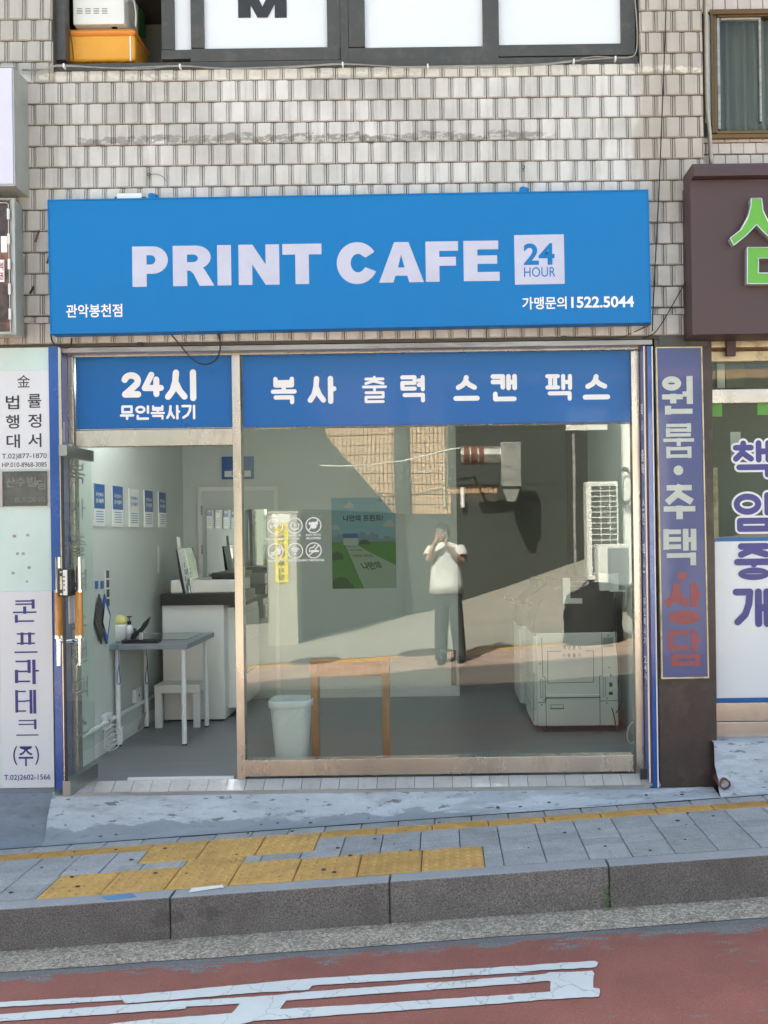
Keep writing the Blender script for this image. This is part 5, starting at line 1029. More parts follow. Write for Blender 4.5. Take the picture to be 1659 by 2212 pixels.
# its shopfront
ns = thing('neighbour_shopfront', 'cream framed estate agent shopfront with dark glass and white panel', 'shopfront', (W(1620, 1600, YN)[0], YN, .36))
YNF = -.02
nbox('top_bar', [(1532, 756, 1990, 778)], 'cream_alu', -.05, .08, ns, .004); nbox('shutter_box', [(1532, 733, 1990, 748)], 'cream_alu', -.07, .1, ns, .006)
nbox('shutter_gap', [(1530, 748.5, 1990, 755.5)], 'rust', -.03, .06, ns, 0)
nbox('bracket', [(1570, 726, 1590, 768)], 'brown_sign', -.10, .03, ns, .003)
nbox('jamb', [(1528, 778.5, 1538, 1600)], 'cream_alu', -.05, .07, ns, .003)
nbox('transom', [(1538.4, 838, 1990, 868)], 'alu', -.04, .06, ns, .003)
nbox('bottom_rail', [(1543, 1516, 1990, 1556)], 'alu', -.05, .06, ns, .003); nbox('foot_rail', [(1536, 1557, 1990, 1602)], 'alu', -.05, .08, ns, .004)
nbox('glass_pane', [(1538.4, 778.6, 1990, 837.6), (1538.4, 868.4, 1990, 1163)], 'glass_dark', -.012, .007, ns, 0)
nbox('white_panel', [(1546, 1167, 1990, 1505)], 'film_white', -.013, .01, ns, 0); nbox('blue_band', [(1545, 1158.5, 1990, 1166.6), (1545, 1505.4, 1990, 1515)], 'film_blue', -.0135, .01, ns, 0)
nbox('dark_pilaster', [(1521, 726, 1527.6, 1600)], 'brown_sign', -.10, .1, ns, .002)
for q in ((1539, 870, 1560, 900), (1636, 869.5, 1690, 896)): b = MB(); b.pbox(*q, -.0145, .002); b.build('green_tape', 'green_film', ns)
b = MB(); b.pbox(1578, 933, 1600, 985, .02, .002); b.build('notice', 'white_print', ns)
# things behind its glass
b = MB(); b.pbox(1549, 782, 1566, 838, .10, .05); b.build('pale_post', 'film_white', ns); b = MB(); b.pbox(1568, 784, 1610, 838, .13, .05); b.build('board', 'curtain', ns)
b = MB(); b.pbox(1540, 1010, 1552, 1200, .06, .02); b.build('radiator', 'cream_alu', ns)
b = MB(); b.k = 0
ol = MB(); ol.k = 0
for ch, x0, y0, x1, y1 in (('책', 1583, 951, 1668, 1032), ('임', 1585, 1063, 1668, 1149)):
    q = MB(); q.k = 0; phang(q, ch, x0, y0, x1, y1, -.0140, .18, 'round', extra=9 / sc(-.014)); q.build('letter_outline', 'white_print', ns); letter(ns, 'navy', ch, x0, y0, x1, y1, -.0165, .18)
for ch, x0, y0, x1, y1 in (('중', 1585, 1173, 1672, 1253), ('개', 1583, 1271, 1666, 1355)): letter(ns, 'navy', ch, x0, y0, x1, y1, -.0165, .18)
# ================================================================== INTERIOR OF THE SHOP
FZ = .163; XWL, XWR, YBK, XBE = -2.235, 1.285, 2.67, .12; CZ = 2.66
fl_ = MB(); fl_.box(XWL - .1, 2.6, -.02, 5.2, FZ - .1, FZ); fl_ = fl_.build('shop_floor', 'in_floor', kind='structure')
iw = MB(); iw.box(XWL - .06, XWL, .02, YBK, FZ + .001, CZ); iw.build('wall', 'in_wall', kind='structure', label='white painted wall on the left inside the shop')
iw = MB(); iw.box(XWL - .06, XBE, YBK, YBK + .1, FZ + .001, CZ); iw.build('wall', 'in_wall', kind='structure', label='white rear wall of the shop')
iw = MB(); iw.box(XWR, XWR + .06, .02, 2.87, FZ + .001, CZ); iw.build('wall', 'in_wall', kind='structure', label='white wall on the right inside the shop')
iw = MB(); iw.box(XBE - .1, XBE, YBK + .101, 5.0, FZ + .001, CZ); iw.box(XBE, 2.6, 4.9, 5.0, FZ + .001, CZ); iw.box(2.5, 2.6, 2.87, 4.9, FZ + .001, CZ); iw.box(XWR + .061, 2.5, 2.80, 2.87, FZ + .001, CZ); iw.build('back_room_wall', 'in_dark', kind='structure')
iw = MB(); iw.box(XWL - .1, 2.6, .012, 5.2, CZ, CZ + .05); iw.build('ceiling', 'in_wall', kind='structure')
b = MB(); b.box(XWL, XWL + .012, .03, YBK - .001, FZ, FZ + .09); b.box(XWL + .013, XBE + .004, YBK - .012, YBK - .001, FZ, FZ + .08); b.build('skirting', 'white_lam', kind='structure')
XB0, XB1, ZD1 = W(428, 1052, YBK)[0], W(601, 1052, YBK)[0], W(510, 1052, YBK)[1]
dr = thing('interior_door', 'pale flush door in the rear wall of the shop', 'door', ((XB0 + XB1) / 2, YBK - .02, FZ))
b = MB(); b.box(XB0 + .02, XB1 - .02, YBK - .022, YBK - .003, FZ + .01, ZD1 - .03); b.build('leaf', 'in_wall', dr, bevel=.004)
b = MB(); b.box(XB0, XB0 + .035, YBK - .03, YBK - .0225, FZ, ZD1); b.box(XB1 - .035, XB1, YBK - .03, YBK - .0225, FZ, ZD1); b.box(XB0 + .0352, XB1 - .0352, YBK - .03, YBK - .0225, ZD1 - .035, ZD1); b.build('frame', 'white_lam', dr, bevel=.003)
for py in (1103, 1187):
    b = MB(); z = W(428, py, YBK)[1]; b.box(XB0 + .028, XB0 + .042, YBK - .036, YBK - .030, z - .04, z + .04); b.build('hinge', 'grey_metal', dr)
mi = thing('wall_mirror', 'frameless mirror on the rear wall reflecting the street', 'mirror', (W(512, 1300, YBK - .05)[0], YBK - .045, W(512, 1330, YBK)[1]))
b = MB(); X0, X1, Z0, Z1 = WB(447, 1101, 577, 1335, YBK - .05); b.box(X0, X1, YBK - .05, YBK - .031, Z0, Z1); b.build('glass', 'mirror', mi)
wf = thing('wall_sign', 'blue wireless internet sign with white label on the rear wall', 'sign', (W(513, 1035, YBK)[0], YBK - .01, W(513, 1035, YBK)[1]))
b = MB(); b.pbox(479, 986, 548, 1035, YBK - .012, .012); b.build('panel', 'poster_blue', wf); b = MB(); b.pbox(485, 1017, 542, 1030, YBK - .0135, .001); b.build('label_strip', 'poster_white', wf)
b = MB(); X, Z = W(513, 1011, YBK - .0135); k = 1 / sc(YBK); [b.ring(X, Z, (r - 1) * k, (r + 1) * k, YBK - .0135, 12, 45, 135) for r in (5, 9, 13)]; b.build('symbol', 'poster_white', wf)
b = MB(); b.ptext('와이파이', 500, 1019, 528, 1028, YBK - .0148, .02); b.build('lettering', 'black_print', wf)
# big poster on the rear wall
po = thing('poster', 'large poster of a path through green fields to a small shop', 'poster', (W(786, 1271, YBK)[0], YBK - .005, W(786, 1271, YBK)[1]))
yp = YBK - .004; k = 1 / sc(yp); pX, pZ = W(786, 1173, yp)
def pp(x, y): return (pX + (x - 786) * k, pZ - (y - 1173) * k)
def pshape(name, mat, polys, d):
    b = MB(); [b.poly([(pp(*p)[0], yp - d, pp(*p)[1]) for p in q]) for q in polys]; return b.build(name, mat, po)
b = MB(); a, c_ = pp(717, 1271), pp(855, 1075); b.box(a[0], c_[0], yp, yp + .003, a[1], c_[1]); b.build('sheet', 'sky_print', po)
pshape('city_print', 'city_print', [[(717, 1172), (717, 1158), (728, 1158), (728, 1154), (740, 1154), (740, 1158), (776, 1158), (776, 1149), (790, 1149), (790, 1155), (801, 1155), (801, 1150), (808, 1150), (808, 1154), (818, 1154), (818, 1164), (829, 1164), (829, 1158), (842, 1158), (842, 1161), (855, 1163), (855, 1172)]], .0006)
pshape('field_print', 'grass_print', [[(717, 1170), (855, 1170), (855, 1271), (717, 1271)]], .001)
pshape('path_print', 'path_print', [[(746, 1176), (770, 1176), (800, 1194), (855, 1222), (855, 1271), (786, 1271), (772, 1240)]], .0014)
pshape('bush_print', 'bush_print', [[(717 + q[0], 1271 - q[1]) for q in ((0, 0), (0, 16), (8, 23), (20, 26), (32, 22), (38, 12), (44, 9), (47, 0))], [(717, 1195), (728, 1190), (740, 1197), (742, 1208), (717, 1210)], [(777, 1170), (781, 1166), (792, 1166), (798, 1171), (800, 1176), (777, 1176)]], .0018)
pshape('cloud_print', 'cloud_print', [[(744, 1096), (744, 1092), (750, 1089), (756, 1083), (762, 1088), (766, 1092), (766, 1096)], [(829, 1139), (828, 1133), (834, 1128), (842, 1122), (850, 1128), (853, 1134), (853, 1139)], [(718, 1143), (718, 1134), (726, 1132), (733, 1138), (735, 1143)]], .0008)
pshape('shop_print', 'cloud_print', [[(742, 1162), (774, 1162), (774, 1177), (742, 1177)]], .0019)
pshape('shop_sign_print', 'poster_blue', [[(740, 1152), (773, 1152), (775, 1162), (740, 1162)]], .0022)
b = MB(); b.text('나만의 프린트!', lambda u, v: (pp(742 + 86 * u, 0)[0], yp - .0022, pp(0, 1126 - 14 * v)[1]), .03); b.build('lettering', 'black_print', po)
b = MB(); b.text('PRINT CAFE', lambda u, v: (pp(818 + 26 * u, 0)[0], yp - .0022, pp(0, 1083 - 3.4 * v)[1]), .02); b.text('PRINT CAFE', lambda u, v: (pp(744 + 20 * u, 0)[0], yp - .003, pp(0, 1159 - 3 * v)[1]), .02)
for i, (xa, xb, y, h) in enumerate(((752, 772, 1182, 3), (756, 786, 1190, 4), (764, 808, 1204, 7))): b.text('나만의 프린트', lambda u, v, xa=xa, xb=xb, y=y, h=h: (pp(xa + (xb - xa) * u - 5 * v, 0)[0], yp - .0022, pp(0, y - h * v)[1]), .02)
b.build('small_lettering', 'bush_print', po)
b = MB(); b.text('나만의', lambda u, v: (pp(786 + 40 * u - 9 * v, 0)[0], yp - .0022, pp(0, 1232 - 3 * u - 17 * v)[1]), .04); b.build('path_lettering', 'bush_print', po)
# five posters on the left wall
def LW(px, py):                               # point of the left wall seen there
    dx, dz = px - VX, VY - py; X, Z = dx * math.cos(ROLL) + dz * math.sin(ROLL), -dx * math.sin(ROLL) + dz * math.cos(ROLL)
    t = (XWL + .003) / X; return (CAM.y + t * FPX, CAM.z + t * Z)
for i, (x0, x1, y0, y1, lab) in enumerate(((202.4, 223.8, 1044, 1137, 'blue and white notice on the left wall, nearest the street'), (242.4, 262.9, 1049, 1137.5, 'blue notice on the left wall, second from the street'), (278.7, 297.6, 1055, 1138, 'all white notice in the middle of the row on the left wall'), (311.5, 328, 1059, 1139, 'blue topped notice on the left wall, fourth from the street'), (342.2, 356.4, 1063, 1139, 'blue topped notice on the left wall, furthest inside'))):
    ya, za = LW(x0, y1); yb, zb = LW(x1, y0); zt = LW(x0, y0)[1]
    t = thing('wall_poster', lab, 'poster', (XWL, (ya + yb) / 2, za), 'notices in a row on the left wall')
    b = MB(); b.box(XWL + .001, XWL + .009, ya, yb, za, zt); b.build('sheet', 'poster_white' , t)
    if i != 2:
        b = MB(); b.box(XWL + .0092, XWL + .0098, ya, yb, za + (zt - za) * .42, zt); b.build('blue_print', 'poster_blue', t)
    b = MB()
    for j, (v0, v1) in enumerate(((.70, .80), (.55, .66))): b.text('문서출력' if j else '무인복사', lambda u, v, v0=v0, v1=v1: (XWL + .0108, ya + (yb - ya) * (.15 + .7 * u), za + (zt - za) * (v0 + (v1 - v0) * v)), .02)
    b.build('lettering', 'poster_white' if i != 2 else 'sticker_blue', t)
    b = MB(); [b.box(XWL + .0098, XWL + .0104, ya + (yb - ya) * .15, ya + (yb - ya) * .85, za + (zt - za) * q, za + (zt - za) * (q + .02)) for q in (.1, .16, .22, .28, .34)]; b.build('text_lines', 'sticker_blue', t)
# tube lamps added out of view on the ceiling to brighten the shop
MT['fill_tube_light'] = M('fill_tube', (0.8, 0.8, 0.8), 0.5); MT['fill_tube_light'].node_tree.nodes['Principled BSDF'].inputs['Emission Color'].default_value = (0.95, 1.0, 0.95, 1); MT['fill_tube_light'].node_tree.nodes['Principled BSDF'].inputs['Emission Strength'].default_value = FILL_LAMP
for x, y, lab in ((-1.72, .55, 'added ceiling lamp, out of view over the table on the left of the shop'), (.35, .45, 'added ceiling lamp, out of view in front of the copiers on the right of the shop')):
    t = thing('added_ceiling_lamp', lab, 'lamp', (x, y, CZ - .05)); b = MB(); b.box(x - .16, x + .16, y - .42, y + .42, CZ - .03, CZ - .001); b.build('added_lamp_tray', 'white_paint', t, bevel=.004)
    for dx in (-.08, .08): b = MB(); b.tube([(x + dx, y - .39, CZ - .05), (x + dx, y + .39, CZ - .05)], .015, 10); b.build('tube', 'fill_tube_light', t)  # tubes of the added fill lamps
# two lanyards and labels hanging on the wall
for i, (px, lab, m_) in enumerate(((210, 'dark pouch hanging on the left wall hook nearest the street', 'frame_dark'), (222, 'blue bordered card pouch hanging on the left wall by the table', 'poster_blue'))):
    y0, z0 = LW(px - 7, 1393); y1, z1 = LW(px + 8, 1290); t = thing('hanging_pouch', lab, 'pouch', (XWL, (y0 + y1) / 2, z0)); ym, zt = LW(px - 1, 1283); zb = LW(px, 1393)[1]; zm = (zt + zb) / 2
    b = MB(); b.prism([(ym, zt), (ym + .10, zm + .02), (ym + .03, zb), (ym - .07, zm - .02)], lambda y, z: (XWL + .012, y, z), lambda y, z: (XWL + .022, y, z)); b.build('pouch', m_, t)
    if i:
        b = MB(); b.prism([(ym, zt - .06), (ym + .075, zm + .015), (ym + .025, zb + .06), (ym - .045, zm - .015)], lambda y, z: (XWL + .0225, y, z), lambda y, z: (XWL + .0235, y, z)); b.build('card', 'poster_white', t)
    b = MB(); b.ring(0, 0, .008, .011, 0, 10); b.v = [(XWL + .016, ym + p[0], zt + .015 + p[2]) for p in b.v]; b.build('hook', 'steel', t)
    b = MB(); za_, zb2 = LW(px - 2, 1272)[1], LW(px - 2, 1255)[1]; b.box(XWL + .001, XWL + .005, ym - .025, ym + .025, za_, zb2); b.build('tag', 'poster_blue', t)
for (px, y0_, y1_, wd_, lab) in ((343, 1178, 1238, .05, 'narrow white strip on the left wall below the notices'), (233, 1230, 1312, .075, 'narrow black and white picture strip on the left wall above the table')):
    yy_, zz_ = LW(px, y1_); z2_ = LW(px, y0_)[1]; t = thing('wall_strip', lab, 'notice', (XWL, yy_, zz_)); b = MB(); b.box(XWL + .001, XWL + .005, yy_ - wd_ / 2, yy_ + wd_ / 2, zz_, z2_); b.build('sheet', 'poster_white', t)
    if px == 233:
        for i in range(4): h_ = (z2_ - zz_) / 4; b = MB(); b.box(XWL + .0052, XWL + .0058, yy_ - .028, yy_ + .028, zz_ + h_ * i + .006, zz_ + h_ * (i + 1) - .006); b.build('picture', 'frame_dark', t)
b = MB(); b.box(XWL + .001, XWL + .012, .30, .38, 1.32, 1.44); b.build('light_switch', 'white_paint', label='white light switch on the left wall just inside the door', cat='switch', bevel=.003)
# table with things on it
def std(x, y, z0, z1, r, mat, parent, name='leg'):
    b = MB(); b.tube([(x, y, z0 + .012), (x, y, z1)], r, 14); o = b.build(name, mat, parent); b = MB(); b.tube([(x, y, z0), (x, y, z0 + .0119)], r * 1.02, 14); b.build('foot_cap', 'black', o); return o
TX0, TX1, TY0, TY1 = W(229, 1392, .82)[0], W(405, 1392, .82)[0], .82, 1.56; TZ = W(315, 1392, .82)[1]
tb_ = thing('table', 'grey topped table with round white legs by the left wall', 'table', ((TX0 + TX1) / 2, 1.2, FZ))
b = MB(); b.box(TX0, TX1, TY0, TY1, TZ - .036, TZ); b.build('top', 'grey_lam', tb_, bevel=.003)
for x in (TX0 + .055, TX1 - .045):
    for y in (TY0 + .06, TY1 - .08): std(x, y, FZ, TZ - .0365, .0165, 'white_paint', tb_)
yt = 1.0; X, Z = W(250, 1386, yt)
by = thing('basket', 'pale plastic bucket with domed yellow lid on the table', 'bucket', (TX0 + .09, yt, TZ)); x_ = W(258, 1380, yt)[0]; k = 1 / sc(yt)
b = MB(); b.lathe([(14 * k, TZ + .001), (17.5 * k, TZ + 36 * k), (17.8 * k, TZ + 38 * k)], x_, yt, 24); b.build('bucket', 'bin', by, smooth=True)
b = MB(); b.lathe([(17.9 * k, TZ + 38.2 * k), (17.0 * k, TZ + 46 * k), (13.5 * k, TZ + 53 * k), (7 * k, TZ + 57.5 * k), (.5 * k, TZ + 58.5 * k)], x_, yt, 24); b.build('lid', 'paper_yellow', by, smooth=True)
sp = thing('sanitiser_bottle', 'clear pump bottle with black pump head on the table', 'bottle', (W(280, 1380, yt)[0], yt, TZ)); x_ = W(280, 1380, yt)[0]
b = MB(); b.lathe([(6.5 * k, TZ + .001), (7 * k, TZ + 30 * k), (3 * k, TZ + 37 * k)], x_, yt, 14); b.build('bottle', 'film_white', sp, smooth=True)
b = MB(); b.lathe([(3.6 * k, TZ + 37 * k), (4.2 * k, TZ + 44 * k), (1.2 * k, TZ + 45 * k), (1.2 * k, TZ + 52 * k), (5 * k, TZ + 53 * k), (5 * k, TZ + 55 * k)], x_, yt, 12); b.build('pump', 'black', sp)
st_ = thing('stapler', 'large black long-arm stapler standing open on the table', 'stapler', (W(296, 1383, .95)[0], .95, TZ))
b = MB(); pts = [(283, 1384), (286, 1370), (304, 1358), (311, 1346), (325, 1333), (318, 1352), (308, 1365), (290, 1380)]; b.prismXZ([W(p[0], p[1] - 1, .95) for p in pts], .93, .97); b.build('arm', 'black', st_, bevel=.003)
b = MB(); b.pbox(262, 1383, 340, 1390, .88, .08); b.build('base', 'black', st_, bevel=.002)
b = MB(); b.pbox(300, 1366, 309, 1389, .90, .03); b.build('plunger', 'steel', st_, bevel=.003)
b = MB(); b.box(W(300, 0, 1.2)[0], W(395, 0, 1.2)[0], 1.05, 1.45, TZ + .001, TZ + .006); b.build('cutting_mat', 'glass_dark', label='clear sheet lying on the grey table top', cat='mat')
pl = thing('leaf_sprig', 'little pale green sprig in front of the pump bottle', 'plant', (W(290, 1375, 1.1)[0], 1.1, TZ)); b = MB(); X, Z = W(292, 1375, 1.1)
for i in range(9): a = random.uniform(-.5, .9); b.tube([(X, 1.1, TZ), (X + .02 * math.sin(a), 1.1, TZ + .05), (X + .05 * math.sin(a), 1.09, TZ + .06 + .03 * random.random())], .0035, 4)
b.build('leaves', 'green_leaf', pl)
for x, y0, y1, yy in ((257, 1402, 1478, .80), (318, 1402, 1477, 1.4)):
    wire('cord', [(x - 3, y0 - 6), (x, y0 + 30), (x - 3, y1 - 22), (x - 4, y1 - 4), (x, y1), (x + 3, y1 - 6), (x + 1, y1 - 28), (x, y0 + 20)], yy, .0025, 'cord_blue', 'blue loop of cord hanging off the table, ' + ('left one' if x < 300 else 'right one'), 'cord')
# stool
sX0, sX1 = W(337, 1500, 1.5)[0], W(434, 1500, 1.5)[0]; sz_ = W(385, 1478, 1.5)[1]
sl_ = thing('stool', 'low white stool behind the table legs', 'stool', ((sX0 + sX1) / 2, 1.62, FZ))
b = MB(); b.box(sX0, sX1, 1.46, 1.78, sz_ - .06, sz_); b.build('seat', 'white_lam', sl_, bevel=.003)
for x in (sX0, sX1 - .05):
    for y in (1.46, 1.73): b = MB(); b.box(x + .001, x + .049, y + .001, y + .049, FZ, sz_ - .0605); b.build('leg', 'white_lam', sl_, bevel=.002)
# cabinet and printer
cX0, cX1 = W(352, 1430, 1.69)[0], W(485, 1430, 1.69)[0]; cz = W(418, 1307, 1.69)[1]
cb = thing('cabinet', 'tall white cabinet side with black shelf top by the rear wall', 'cabinet', ((cX0 + cX1) / 2, 2, FZ))
b = MB(); b.box(cX0, cX1, 1.69, 2.5, FZ + .015, cz); b.build('body', 'white_lam', cb, bevel=.002)
b = MB(); b.box(cX0 + .02, cX1 - .02, 1.72, 2.48, FZ, FZ + .0149); b.build('plinth', 'black', cb)
b = MB(); b.box(cX1 + .001, cX1 + .10, 1.80, 2.5, FZ + .08, cz - .03); b.build('drawer_unit', 'white_lam', cb, bevel=.003)
for i in range(3): b = MB(); b.box(cX1 + .1005, cX1 + .112, 1.82, 2.48, FZ + .1 + .24 * i, FZ + .32 + .24 * i); b.build('drawer', 'white_lam', cb, bevel=.003)
pr_ = thing('printer', 'black based multifunction printer with beige upper part on the cabinet', 'printer', ((cX0 + cX1) / 2, 2, cz))
b = MB(); b.box(cX0 - .005, cX1 + .10, 1.66, 2.4, cz + .001, cz + .085); b.build('base', 'black', pr_, bevel=.004)
b = MB(); X0, X1 = W(372, 1250, 1.8)[0], W(512, 1250, 1.8)[0]; b.box(X0, X1, 1.75, 2.3, cz + .0855, W(440, 1252, 1.8)[1]); b.build('scanner_body', 'beige_plastic', pr_, bevel=.01)
b = MB(); X0, X1 = W(458, 1242, 1.8)[0], W(520, 1242, 1.8)[0]; zq = W(440, 1251, 1.8)[1]; b.box(X0, X1, 1.78, 2.25, zq, zq + .05); b.build('feeder', 'black', pr_, bevel=.01)
mo = thing('monitor', 'thin tilted screen standing on the printer by the rear wall', 'monitor', (W(405, 1290, 1.75)[0], 1.75, cz + .09))
b = MB(); b.prismXZ([W(p[0], p[1], 1.75) for p in ((383, 1186), (400, 1184), (419, 1284), (403, 1290))], 1.74, 1.98); b.build('screen', 'mirror', mo, bevel=.003)
b = MB(); b.prismXZ([W(p[0], p[1], 1.75) for p in ((381, 1186), (383.2, 1186), (403, 1292), (399, 1296), (388, 1245))], 1.74, 1.99); b.build('back_shell', 'black', mo)
b = MB(); b.prismXZ([W(p[0], p[1], 1.75) for p in ((384, 1270), (398, 1276), (402, 1296), (378, 1300))], 1.78, 1.95); b.build('stand', 'black', mo, bevel=.003)
b = MB(); b.prismXZ([W(p[0], p[1], 1.74) for p in ((378, 1160), (384.5, 1160), (387, 1185), (381, 1186))], 1.78, 1.80); b.build('paper_slip', 'poster_white', mo)
# sockets, trunking and cables on the left wall
for (px, py, lab) in ((226, 1558, 'white double wall socket low on the left wall near the door'), (291, 1502, 'white wall socket low on the left wall under the table')):
    y, z = LW(px, py); t = thing('wall_socket', lab, 'socket', (XWL, y, z - .05)); b = MB(); b.box(XWL + .001, XWL + .035, y - .06, y + .06, z - .05, z + .05); b.build('box', 'white_paint', t, bevel=.006); b = MB(); [b.lathe([(.012, 0), (.012, .001)], 0, 0, 10) for _ in (0,)]; b.v = [(XWL + .0355 + p[2], y + p[0], z + p[1]) for p in b.v]; b.build('plug', 'seam', t)
y0, z0 = LW(200, 1585); b = MB(); b.tube([(XWL + .022, .3, .36), (XWL + .022, 2.5, .36)], .016, 8); b.build('conduit', 'white_paint', label='white conduit running low along the left wall', cat='pipe')
cyl = LW(250, 1600); b = MB(); b.tube([(XWL + .09 + .055 * math.cos(t), .62 + .06 * math.sin(t), FZ + .02 + .014 * t / 3 + .05 + .05 * math.sin(t)) for t in [i * .35 for i in range(56)]], .0035, 5); b.build('cable_coil', 'cable_white', label='loose loops of white cable on the floor by the left wall', cat='cable')
b = MB(); b.tube([(XWL + .05 + .015 * math.cos(t), 1.33 + .05 * math.cos(t * 1.1), .30 - .11 * math.sin(t * .5) ** 2 + .0) for t in [i * .3 for i in range(60)]], .003, 5); b.build('cable_coil', 'cable_grey', label='bundle of grey cable hanging from the socket under the table', cat='cable')
# bin and wooden stand by the window
yb_ = .05; bx = W(625, 1600, yb_)[0]; k = 1 / sc(yb_)
bn = thing('waste_bin', 'white woven plastic waste bin just inside the large window', 'bin', (bx, yb_ + .1, FZ))
H = .43; b = MB(); n = 44; rows_ = 26
def rr(t): return .085 + .036 * t
for j in range(rows_ + 1):
    t = j / rows_
    for i in range(n):
        a = 2 * math.pi * i / n; q = abs(math.cos(a)) ** 4 + abs(math.sin(a)) ** 4; r = rr(t) / q ** .25 * (1 + (.008 if (i + j) % 2 else -.008) * (0.05 < t < .9)); b.v.append((bx + r * math.cos(a), yb_ + .1 + r * math.sin(a), FZ + .001 + H * t))
for j in range(rows_):
    for i in range(n): b.f.append((j * n + i, j * n + (i + 1) % n, (j + 1) * n + (i + 1) % n, (j + 1) * n + i))
b.f.append(tuple(range(n - 1, -1, -1))); b.build('body', 'bin', bn)
b = MB()
for dz, r in ((H - .04, 1.03), (H - .036, 1.055), (H, 1.06), (H + .004, 1.03)):
    for i in range(n): a = 2 * math.pi * i / n; q = abs(math.cos(a)) ** 4 + abs(math.sin(a)) ** 4; rx = rr(1) / q ** .25 * r; b.v.append((bx + rx * math.cos(a), yb_ + .1 + rx * math.sin(a), FZ + dz))
for j in range(3):
    for i in range(n): b.f.append((j * n + i, j * n + (i + 1) % n, (j + 1) * n + (i + 1) % n, (j + 1) * n + i))
b.build('rim', 'bin', bn, smooth=True)
yw_ = .16; wX0, wX1 = W(670, 1500, yw_)[0], W(842, 1500, yw_)[0]; wz = W(756, 1425, yw_)[1]
wt = thing('wooden_stand', 'orange pine side table frame standing just inside the large window', 'table', ((wX0 + wX1) / 2, yw_ + .14, FZ))
b = MB(); b.box(wX0, wX1, yw_ - .008, yw_ + .10, wz - .018, wz); b.build('top', 'wood', wt, bevel=.003)
for x in (wX0 + .003, wX1 - .043 - .003):
    for y in (yw_, ): b = MB(); b.box(x, x + .043, y, y + .095, FZ + .0005, wz - .0185); b.build('leg', 'wood', wt, bevel=.002)
b = MB(); b.box(wX0 + .047, wX1 - .047, yw_ + .005, yw_ + .028, wz - .10, wz - .0188); b.build('apron', 'wood', wt, bevel=.002)
b = MB(); b.box(wX0 + .047, wX1 - .047, yw_ + .005, yw_ + .028, FZ + .02, FZ + .055); b.build('stretcher', 'wood', wt, bevel=.002)
